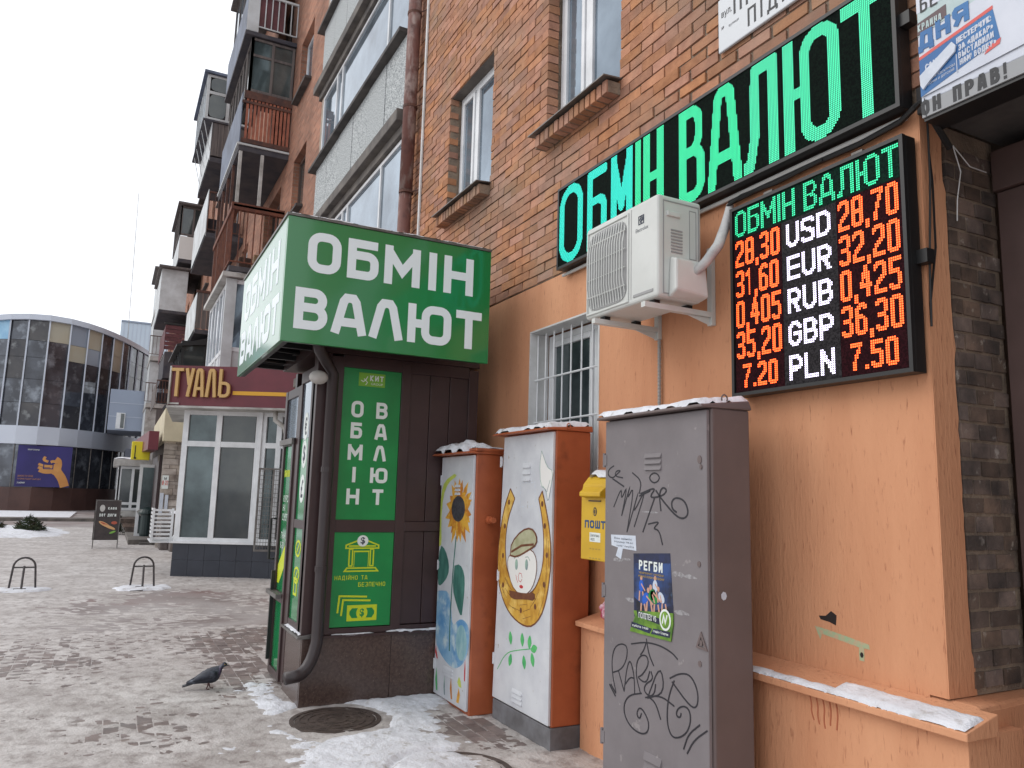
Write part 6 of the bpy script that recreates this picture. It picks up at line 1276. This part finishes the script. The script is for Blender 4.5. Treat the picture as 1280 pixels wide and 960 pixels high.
mb = MB(); mb.rect(SIDE(22.93), 1.27, 1.56, 1.43, 1.92, 0, .01); mb.build('hours_plate', 'print_white', sh); write('8-22', SIDE(22.915), 1.28, 1.66, 1.42, 1.78, 'bb_red', sh, 'lettering', .22, .002); txt('М', SIDE(22.92), 1.32, 1.80, 1.38, 1.87, 'ink', sh, 'lettering', .002, .02)
mb = MB(); mb.rect(SIDE(22.93), 1.25, .85, 1.34, 1.45, 0, .01); mb.rect(SIDE(22.93), 1.38, 1.0, 1.46, 1.4, 0, .01); mb.build('notice', 'paper', sh)
mb = MB(); mb.box(23.8, 27.5, -1.27, -1.2, .1, 2.5); mb.build('door_reveal', 'brown_metal', sh)
M('low_stone', (112, 104, 100), .85, c2=(84, 76, 74), s=8, b=.01, bs=10)
mb = MB(); mb.box(21.4, 22.95, -3.0, -1.5, 0, .95); mb.box(22.0, 22.95, -1.5, -1.3, 0, .75); mb.build('low_wall', 'low_stone', sh, bevel=.02); snow_cap('snow', 21.4, 22.9, -2.6, -1.5, .95, .05, sh, cell=.1)
mb = MB(); mb.box(24.2, 28.3, -1.28, -.62, 0, .14); mb.box(24.0, 25.0, -1.4, -.9, 0, .07); mb.build('porch', 'concrete', sh, bevel=.01)
for k in range(4): mb = MB(); mb.box(28.4, 30.5, -1.27 , -.45 - .08 * (3 - k), .14 * k, .14 * (k + 1) - .01); mb.build('step', 'brick_dark', sh)
# white windowed kiosk beyond
wk = thing('white_kiosk', 'white framed shop window bay beyond the open door with grey wall', 'kiosk', (32, -.8, 0))
mb = MB(); mb.box(30.6, 34, -1.3, -.28, 0, .75); mb.box(30.7, 34, -1.3, -.38, .751, 2.2); mb.build('wall', 'dirty_white', wk)
panes_row(wk, SIDE(30.6), .28, 1.2, .76, 2.3, 2, gm='dark_glass', t=.09, transom=[1.0]); panes_row(wk, WALL(34, -.27), 0, 3.4, .76, 2.3, 4, gm='dark_glass', t=.09)
mb = MB(); mb.box(30.4, 34, -1.3, -.1, 2.31, 2.55); mb.build('cornice', 'dirty_white', wk)
snow_cap('snow', 30.4, 34, -1.2, -.1, 2.55, .08, wk, cell=.15)
M('yellow_plastic', (222, 206, 36), .5)
ysn = thing('hanging_sign', 'plain yellow projecting box sign beside the cream cornice', 'sign', (25.2, -.75, 2.6))
mb = MB(); mb.box(25.0, 25.15, -1.0, -.50, 2.37, 2.90); mb.build('box', 'yellow_plastic', ysn, bevel=.02); mb = MB(); mb.stroke(SIDE(24.99), [(.58, 2.42), (.64, 2.42)], .05, 0, .003); mb.stroke(SIDE(24.99), [(.60, 2.44), (.60, 2.78)], .025, 0, .002); mb.build('mark', 'ink', ysn); mb = MB(); mb.tube([(25.1, -1.0, 2.8), (25.1, -1.2, 2.8)], .02, 6); mb.build('arm', 'black_metal', ysn)
# litter bin
M('bin_green', (26, 44, 44), .45)
bn = thing('litter_bin', 'dark green litter bin with a domed hood on the shop porch', 'bin', (25.9, -1.12, .14))
mb = MB(); mb.tube([(25.9, -1.12, .14), (25.9, -1.12, .2), (25.9, -1.12, .78)], [.17, .18, .18], 16); mb.build('drum', 'bin_green', bn, smooth=False)
mb = MB(); mb.tube([(25.9, -1.12, .79), (25.9, -1.12, .84), (25.9, -1.12, .93), (25.9, -1.12, .98), (25.9, -1.12, 1.0)], [.25, .25, .2, .1, .02], 16); mb.build('hood', 'bin_green', bn)

# ================================================================== A-frame board
af = thing('sandwich_board', 'dark pavement board advertising coffee and hot dogs in metal frame', 'sandwich board', (22.8, -.05, 0))
M('menu_black', (44, 36, 36), .5, c2=(60, 50, 48), s=8); M('bread', (206, 160, 110), .6); M('sausage', (176, 84, 60), .5); M('salad', (120, 170, 70), .6)
u0, u1 = -.225, .33
Ff = Fr((22.70, 0, 0), (0, -1, 0), (.13, 0, 1)); Fb = Fr((23.15, 0, 0), (0, -1, 0), (-.12, 0, 1))
mb = MB(); mb.rect(Ff, u0, .22, u1, 1.22, -.012, 0); mb.build('board', 'menu_black', af)
mb = MB(); mb.rect(Fb, u0 - .03, .2, u1 - .03, 1.25, 0, .012); mb.build('board', 'menu_black', af)
mb = MB()
for F_ in (Ff, Fb):
    for a in (u0 - .012, u1 + .0): mb.rect(F_, a, 0, a + .02, 1.24, -.02, .008)
    mb.rect(F_, u0 + .008, 1.224, u1, 1.24, -.02, .006)
mb.build('frame', 'tin', af)
FT = Fr((22.695, 0, 0), (0, -1, 0), (.13, 0, 1))
mb = MB(); mb.ell(FT, -.08, 1.03, .06, .09, 0, .003); mb.build('emblem', 'dirty_white', af)
write('КАВА', FT, .05, 1.0, .25, 1.06, 'print_white', af, 'lettering', .2, .002); write('ХОТ ДОГИ', FT, -.14, .82, .25, .89, 'print_white', af, 'lettering', .2, .002)
mb = MB(); mb.mat('bread'); mb.ell(FT, .0, .62, .15, .045, 0, .003, rot=-.5); mb.mat('sausage'); mb.ell(FT, .05, .60, .17, .022, .003, .005, rot=-.5); mb.mat('bread'); mb.ell(FT, .12, .55, .15, .035, .0035, .006, rot=-.4); mb.mat('salad'); mb.ell(FT, .2, .42, .08, .025, 0, .003, rot=.4); mb.mat('sausage'); mb.ell(FT, .22, .66, .07, .04, 0, .002); mb.build('food_picture', None, af)

# ================================================================== bicycle racks
M('rack_metal', (92, 88, 88), .5, met=.4, c2=(64, 60, 60), s=12)
def rack(cx, cy, lean, label):
    t = thing('bicycle_rack', label, 'bicycle rack', (cx, cy, 0), 'small arched bicycle racks set in the pavement')
    w2 = .145; mb = MB(); P = [(cx - .0 + lean * .5, cy + w2 + .03, 0)] + [(cx, cy + w2 * math.cos(a), .34 + .145 * math.sin(a)) for a in [math.pi * k / 10 for k in range(11)]] + [(cx, cy - w2 - .03, 0)]
    P[0] = (cx, cy + w2 + .03, 0); mb.tube(P, .015, 8); mb.build('arch', 'rack_metal', t, smooth=True)
    mb = MB(); mb.tube([(cx - .01, cy + w2, .34), (cx - .01, cy - w2, .34)], .012, 8); mb.build('crossbar', 'rack_metal', t); mb = MB(); mb.tube([(cx - .02, cy, .36), (cx - .10, cy, .18), (cx - .16, cy + .0, 0)], .016, 8); mb.tube([(cx - .16, cy - .06, .03), (cx - .16, cy + .1, .03)], .018, 8); mb.build('stay', 'rack_metal', t)
    snow_cap('snow', cx - .40, cx + .30, cy - .42, cy + .42, .002, .045, t, edge=.22, seed=cx + cy, cell=.03, rnd=True)
rack(14.05, 1.02, 0, 'arched metal bicycle rack at the far left edge of the pavement in open snow')
rack(13.95, -.62, 0, 'arched metal bicycle rack in front of the charcoal tiled pavilion base')

# ================================================================== pigeon
M('feather', (48, 52, 64), .55, c2=(34, 36, 46), s=20, c3=(86, 92, 104), s3=12, lo3=.55, hi3=.68); M('feather_dark', (24, 24, 32), .5, c2=(40, 40, 50), s=30); M('beak', (60, 54, 56), .5); M('pigeon_leg', (84, 52, 52), .6); M('neck_sheen', (44, 60, 62), .35, met=.3, c2=(66, 46, 76), s=30)
pg = thing('pigeon', 'dark grey pigeon walking on the trodden snow', 'pigeon', (6.88, -.86, 0))
pd = Vector((-.1, -1, 0)).normalized(); ps = Vector((1, -.1, 0)).normalized()
def loft(secs, n=14):
    mb = MB(); vs = []; fs = []
    for a, zc, ra, rz in secs:
        for k in range(n): t = 2 * math.pi * k / n; vs.append(Vector((6.88, -.86, 0)) + pd * a + ps * (ra * math.cos(t)) + Vector((0, 0, zc + rz * math.sin(t))))
    for i in range(len(secs) - 1):
        for k in range(n): fs.append((i * n + k, i * n + (k + 1) % n, (i + 1) * n + (k + 1) % n, (i + 1) * n + k))
    fs += [tuple(range(n))[::-1], tuple(range((len(secs) - 1) * n, len(secs) * n))]
    return mb.add(vs, fs)
loft([(-.155, .052, .012, .005), (-.13, .058, .024, .012), (-.10, .074, .038, .026), (-.06, .092, .052, .042), (-.02, .104, .060, .055), (.02, .110, .062, .061), (.05, .117, .057, .060), (.072, .128, .047, .054), (.085, .146, .037, .043), (.092, .162, .029, .032), (.097, .178, .0235, .025), (.108, .188, .021, .0205), (.120, .188, .017, .0155), (.130, .184, .008, .008)]).build('body', 'feather', pg, smooth=True)
loft([(.070, .126, .0485, .055), (.084, .145, .0385, .0445), (.0915, .162, .0302, .0335), (.0965, .178, .0245, .026)]).build('neck', 'neck_sheen', pg, smooth=True)
loft([(.126, .185, .005, .005), (.142, .178, .003, .003), (.149, .173, .001, .001)], 6).build('beak', 'beak', pg)
for sgn in (1, -1):
    mb = MB(); base = [(.055, .122, .056), (.02, .132, .0645), (-.05, .112, .058), (-.11, .084, .038), (-.165, .06, .014)]; vs = []
    for a, zc, yy in base:
        for dz, k_ in ((.022, .86), (-.002, 1.06), (-.026, .98)): vs.append(Vector((6.88, -.86, 0)) + pd * a + ps * (yy * k_ * sgn) + Vector((0, 0, zc + dz * (1 if a > -.1 else .4))))
    mb.add(vs, [(i * 3 + j, i * 3 + j + 1, i * 3 + j + 4, i * 3 + j + 3) for i in range(4) for j in range(2)]); o = mb.build('wing', 'feather', pg, smooth=True); so2 = o.modifiers.new('s', 'SOLIDIFY'); so2.thickness = .006
    mb = MB(); c0 = Vector((6.88, -.86, 0)) + ps * (.02 * sgn); fwd = .015 * sgn; mb.tube([c0 + Vector((0, 0, .062)), c0 + pd * (fwd * .3) + Vector((0, 0, .035)), c0 + pd * fwd + Vector((0, 0, .008))], [.010, .005, .0035], 6)
    for ang in (-.5, 0, .5): mb.tube([c0 + pd * fwd + Vector((0, 0, .008)), c0 + pd * (fwd + .025 * math.cos(ang)) + ps * (.025 * math.sin(ang)) + Vector((0, 0, .006))], .0025, 5)
    mb.build('leg', 'pigeon_leg', pg)
    mb = MB(); mb.ell(Fr(Vector((6.88, -.86, .192)) + pd * .112 + ps * (.0205 * sgn), pd * sgn, (0, 0, 1)), 0, 0, .0035, .0035, -.002, .0015, 8); mb.build('eye', 'gold', pg)
mb = MB(); vs = []
for a, zc, yy in ((-.10, .066, .026), (-.16, .048, .030), (-.195, .040, .028)): vs += [Vector((6.88, -.86, 0)) + pd * a + ps * k + Vector((0, 0, zc)) for k in (-yy, -yy / 2, 0, yy / 2, yy)]
mb.add(vs, [(i * 5 + j, i * 5 + j + 1, i * 5 + j + 6, i * 5 + j + 5) for i in range(2) for j in range(4)]); o = mb.build('tail', 'feather_dark', pg); so2 = o.modifiers.new('s', 'SOLIDIFY'); so2.thickness = .008

# ================================================================== GLASS BUILDING across the square
M('facade_reflection_tint', (84, 88, 96), .06, met=.35, c2=(58, 60, 66), s=.5, lo=.4, hi=.6, spec=.8, c3=(128, 134, 142), s3=1.3, lo3=.52, hi3=.72); M('facade_reflection_brown', (80, 78, 78), .08, met=.35, c2=(60, 60, 64), s=.6, c3=(140, 142, 142), s3=1.6, lo3=.55, hi3=.75)  # glass tones and patches paint cloud and dark reflections into the colour
M('blind_cream', (168, 162, 146), .35, c2=(166, 156, 136), s=.7); M('blind_grey', (140, 148, 160), .3); M('blind_blue', (110, 160, 196), .2, c2=(150, 190, 214), s=1)
M('metal_band', (196, 202, 212), .5, c2=(184, 190, 202), s=.2); M('metal_grey', (150, 160, 176), .5, c2=(140, 150, 168), s=.2); M('far_plinth', (92, 66, 60), .6, c2=(78, 56, 52), s=1); M('far_brown_wall', (92, 96, 106), .7)
gb = thing('glass_building', 'modern building with curved glass front, pale metal band and purple shop poster', 'building', (60, 2, 0))
def GX(y): d = y - 4.4; return 55 + (.16 * d * d if d > 0 else .215 * d * d * (1 if d > -3.5 else 1)) if d > -6.5 else 55 + .215 * 42.25 + (-6.5 - d) * 2.8
ys = [9.2]; 
while ys[-1] > -6:
    y = ys[-1]; sl_ = math.hypot(1, (GX(y - .1) - GX(y)) / .1); ys.append(y - 1.15 / sl_)
def zt(y): return 11.62 - .012 * (y - 3.5) ** 2
def gface(y0, y1, z0, z1, z0b=None, z1b=None, off=0, off2=-.1, nm='pane', mt_='facade_reflection_tint', par=gb):
    x0, x1 = GX(y0) - off, GX(y1) - off; z0b = z0 if z0b is None else z0b; z1b = z1 if z1b is None else z1b; dx = -off2 + off if 0 else (off - off2)
    mb = MB(); mb.hexa([(x0, y0, z0), (x0 + dx, y0, z0), (x1 + dx, y1, z0b), (x1, y1, z0b)][::-1], [(x0, y0, z1), (x0 + dx, y0, z1), (x1 + dx, y1, z1b), (x1, y1, z1b)][::-1]); return mb.build(nm, mt_, par)
random.seed(12)
special = {(0, 4): 'blind_blue', (2, 4): 'facade_reflection_brown', (3, 4): 'blind_cream', (4, 4): 'blind_grey', (5, 4): 'blind_cream', (4, 3): 'blind_cream', (7, 4): 'blind_cream', (7, 3): 'blind_cream', (3, 3): 'facade_reflection_tint', (5, 3): 'blind_grey', (8, 4): 'facade_reflection_tint', (1, 4): 'facade_reflection_tint'}
first = next(i for i, y in enumerate(ys) if GX(y) and 640 and y < 6.95) - 1
for i in range(len(ys) - 1):
    y0, y1 = ys[i] - .03, ys[i + 1] + .03; top0, top1 = zt(ys[i]), zt(ys[i + 1]); hs = [5.05, 6.5, 7.95, 9.3, 10.35]
    for j in range(5):
        a = hs[j]; b0 = hs[j + 1] - .02 if j < 4 else top0; b1 = hs[j + 1] - .02 if j < 4 else top1
        mm = special.get((i - first, j), random.choice(['facade_reflection_tint', 'facade_reflection_brown', 'facade_reflection_tint']))
        gface(y0, y1, a, b0, a, b1, nm='pane', mt_=mm)
    x = GX(ys[i]); mb = MB(); mb.box(x - .14, x + .02, ys[i] - .04, ys[i] + .04, 5.05, zt(ys[i])); mb.build('mullion', 'metal_band', gb)
    gface(ys[i], ys[i + 1], top0 + .002, top0 + .34, top1 + .002, top1 + .34, off=.28, nm='roof_edge', mt_='metal_band')
    gface(ys[i], ys[i + 1], 3.95, 5.045, off=.35, off2=-.3, nm='cladding_band', mt_='metal_band')
    gface(ys[i], ys[i + 1], 0, 1.38, off=.12, nm='plinth', mt_='far_plinth')
    if ys[i] > -1.2:
        purple = 2 <= i - first <= 4
        gface(y0, y1, 1.385, 3.94, nm='shop_pane', mt_='facade_reflection_tint' if not purple else 'facade_reflection_tint', off=0); mb = MB(); mb.box(x - .08, x + .01, ys[i] - .025, ys[i] + .025, 1.385, 3.94); mb.build('mullion', 'tin', gb)
    else: gface(ys[i], ys[i + 1], 1.385, 3.94, nm='wall', mt_='far_brown_wall', off=.02)
M('purple', (52, 46, 112), .5, c2=(44, 40, 98), s=.6); M('hand_orange', (206, 150, 84), .6, c2=(190, 130, 70), s=1)
py0, py1 = 5.0, 2.15
mb = MB(); F = Fr((54.86, py0, 0), (.10, -1, 0), (0, 0, 1)); 
mb.rect(F, 0, 1.42, py0 - py1, 3.90, 0, .03); mb.build('poster', 'purple', gb)
for P_, w_ in (([(2.62, 1.46), (2.45, 1.95), (2.15, 2.35)], .48), ([(2.15, 2.35), (2.25, 2.75), (2.2, 3.05), (2.02, 3.15)], .26), ([(1.45, 3.25), (1.35, 3.05), (1.62, 2.95)], .15), ([(1.9, 2.35), (1.5, 2.30), (1.18, 2.42)], .19), ([(1.9, 2.5), (1.45, 2.48), (1.12, 2.6)], .16), ([(1.85, 2.68), (1.4, 2.68), (1.12, 2.80)], .15), ([(2.1, 2.9), (1.9, 3.0), (1.75, 2.93)], .16)):
    mb = MB(); mb.stroke(F, smooth_line(P_), w_, .03, .045 + w_ * .01); mb.build('poster_hand', 'hand_orange', gb)
mb = MB(); mb.ell(F, 2.05, 2.5, .30, .34, .03, .051); mb.build('poster_hand', 'hand_orange', gb)
mb = MB(); mb.ring(F, 1.38, 2.5, 1.92, 2.85, .05, .052, .06); mb.build('poster_drawing', 'purple', gb)
for k, (tx, z_) in enumerate((('ЗАХИСТИ СЕБЕ', 2.0), ('ТА СВОЮ РОДИНУ СЬОГОДНІ', 1.82), ('з нами', 1.6))): txt(tx, F, .12, z_, .12 + (.8, 1.2, .4)[k], z_ + .1, 'hand_orange' if k < 2 else 'print_white', gb, 'lettering', .05)
txt('магазин', F, .5, 3.6, 1.1, 3.68, 'print_white', gb, 'lettering', .05)
# grey wing, its window and the low wall with canopy to the right
mb = MB(); mb.box(54.2, 60, -6, .40, 5.06, 7.62); mb.build('grey_wing', 'metal_grey', gb)
for z_ in (5.9, 6.75): mb = MB(); mb.box(54.18, 54.2, -6, .38, z_, z_ + .03); mb.build('cladding_joint', 'metal_band', gb)
mb = MB(); mb.box(54.12, 54.2, -.55, -.05, 5.15, 6.15); mb.build('wing_window', 'pvc', gb); mb = MB(); mb.box(54.10, 54.13, -.5, -.3, 5.2, 6.1); mb.build('wing_pane', 'dark_glass', gb)
mb = MB(); mb.box(54.3, 60, -6, -.75, 0, 3.94); mb.build('side_wall', 'far_brown_wall', gb); mb = MB(); mb.box(53.9, 54.3, -1.9, -1.0, 2.35, 2.5); mb.build('canopy', 'metal_band', gb); mb = MB(); mb.box(54.25, 54.3, -1.55, -1.1, 1.3, 2.0); mb.build('side_window', 'dark_glass', gb)
mb = MB(); mb.prism(Fr((0, 0, 0), (1, 0, 0), (0, 1, 0)), [(GX(y) + .5, y) for y in ys] + [(75, ys[-1]), (75, ys[0])], 0, 11.2); mb.build('core', 'black_metal', gb)
# distant pale block and mast
fb = thing('office_block', 'pale grey office block rising behind the glass building', 'building', (86, -3, 0)); M('pale_block', (206, 216, 226), .7, c2=(190, 202, 214), s=.1)
mb = MB(); mb.box(80, 95, -14, .3, 0, 16.9); mb.build('walls', 'pale_block', fb)
for k in range(9): mb = MB(); mb.box(79.95, 80, -2.9 + k * .36, -2.86 + k * .36, 14.2, 16.85); mb.build('wall_joint', 'metal_band', fb)
mb = MB(); mb.box(79.9, 80, -4, .3, 16.9, 17.05); mb.box(79.9, 80, -5, -1.4, 14.0, 14.15); mb.build('parapet', 'metal_grey', fb)
tag(MB().tube([(64, -.32, 11.2), (64, -.05, 24)], .022, 5).build('thin_mast', 'dirty_white'), 'thin pale mast rising above the roof of the glass building', 'mast')
# far snow strips along the square, planter with conifers
mb = MB(); mb.box(41, 52, 1.5, 22, 0, .07); tag(mb.build('snow_verge', 'snow'), kind='structure')
mb = MB(); mb.box(39.5, 40.9, -.5, 22, 0, .13); tag(mb.build('kerb', 'concrete'), kind='structure')
vs, fs = [], []
def bumpsnow(x0, x1, y0, y1, h):
    n = 26; k = len(vs)
    for i in range(n + 1):
        for j in range(n + 1):
            a, b_ = i / n * 2 - 1, j / n * 2 - 1; x = x0 + (x1 - x0) * (a + 1) / 2; y = y0 + (y1 - y0) * (b_ + 1) / 2; r_ = (abs(a) ** 3 + abs(b_) ** 3) + .3 * noise.noise(Vector((x, y, 1))); vs.append((x, y, max(-.03, h * (1 - r_) + .05 * noise.noise(Vector((x * 2, y * 2, 3))))))
    for i in range(n):
        for j in range(n): q_ = k + i * (n + 1) + j; fs.append((q_, q_ + n + 1, q_ + n + 2, q_ + 1))
bumpsnow(27, 33.5, 1.0, 6.0, .16)
mb = MB(); mb.add(vs, fs); tag(mb.build('snow_bank', 'snow', smooth=True), kind='stuff')
M('conifer', (62, 74, 48), .8, c2=(40, 52, 36), s=6, c3=(90, 86, 60), s3=4); M('twig', (70, 56, 44), .9)
def shrub(cx, cy, rx, ry, h, label, seed):
    t = thing('conifer_shrub', label, 'shrub', (cx, cy, 0), 'low conifer shrubs in the snowy bed'); random.seed(seed); mb = MB(); sn = MB(); tw = MB()
    for k in range(1500):
        a = random.uniform(0, 6.283); rr = random.random() ** .5; zz = random.random() ** .7; lump = .8 + .35 * noise.noise(Vector((math.cos(a) * 2 + seed, math.sin(a) * 2, zz * 2)))
        x = cx + rx * rr * math.cos(a) * lump * (1.05 - zz * .5); y = cy + ry * rr * math.sin(a) * lump * (1.05 - zz * .5); z_ = .04 + h * zz * (1 - .45 * rr) * lump
        d = Vector((random.gauss(0, 1), random.gauss(0, 1), random.uniform(-.1, 1.2))).normalized() * random.uniform(.08, .17); s_ = d.cross(Vector((random.random(), random.random(), .3))).normalized() * .022
        p = Vector((x, y, z_)); tgt = sn if (random.random() < .10 and z_ > h * .35) else mb
        tgt.add([p - s_, p + s_, p + d], [(0, 1, 2)])
    for k in range(14): a = random.uniform(0, 6.283); tw.tube([(cx, cy, 0), (cx + rx * .6 * math.cos(a), cy + ry * .6 * math.sin(a), h * .6)], .015, 4)
    mb.build('foliage', 'conifer', t); sn.build('snow_dusting', 'snow', t); tw.build('twigs', 'twig', t)
shrub(29.8, 2.15, .8, .62, .62, 'bushy green conifer shrub in the snowy bed nearest the board', 61); shrub(30.4, 3.35, .8, .7, .45, 'sparser conifer shrub in the snowy bed at the left picture edge', 62)

shrub(29.5, -.28, .45, .35, 1.05, 'dark bushy shrub with snow on top behind the pavement board', 63)

# things kept on the balconies
random.seed(9)
M('box_card', (140, 112, 84), .8); M('blue_cloth', (70, 100, 150), .8); M('pale_cloth', (190, 180, 172), .8)
for (x, y, z, sx, sy, sz, mm, nm, lb) in ((18.0, -2.5, 6.45, .4, .3, .5, 'box_card', 'cardboard_box', 'brown cardboard box standing on the open balcony with rusty railings'), (19.4, -2.35, 6.45, .5, .35, .8, 'old_wood', 'wooden_cupboard', 'old wooden cupboard standing on the open balcony with rusty railings')):
    t = thing(nm, lb, nm.split('_')[1], (x, y, z)); mb = MB(); mb.box(x, x + sx, y - sy, y, z, z + sz); mb.build('carcass', mm, t, bevel=.01); mb = MB(); mb.box(x - .012, x - .001, y - sy + .02, y - .02, z + .03, z + sz - .03); mb.build('front_panel' if 'cup' in nm else 'flap', mm, t)
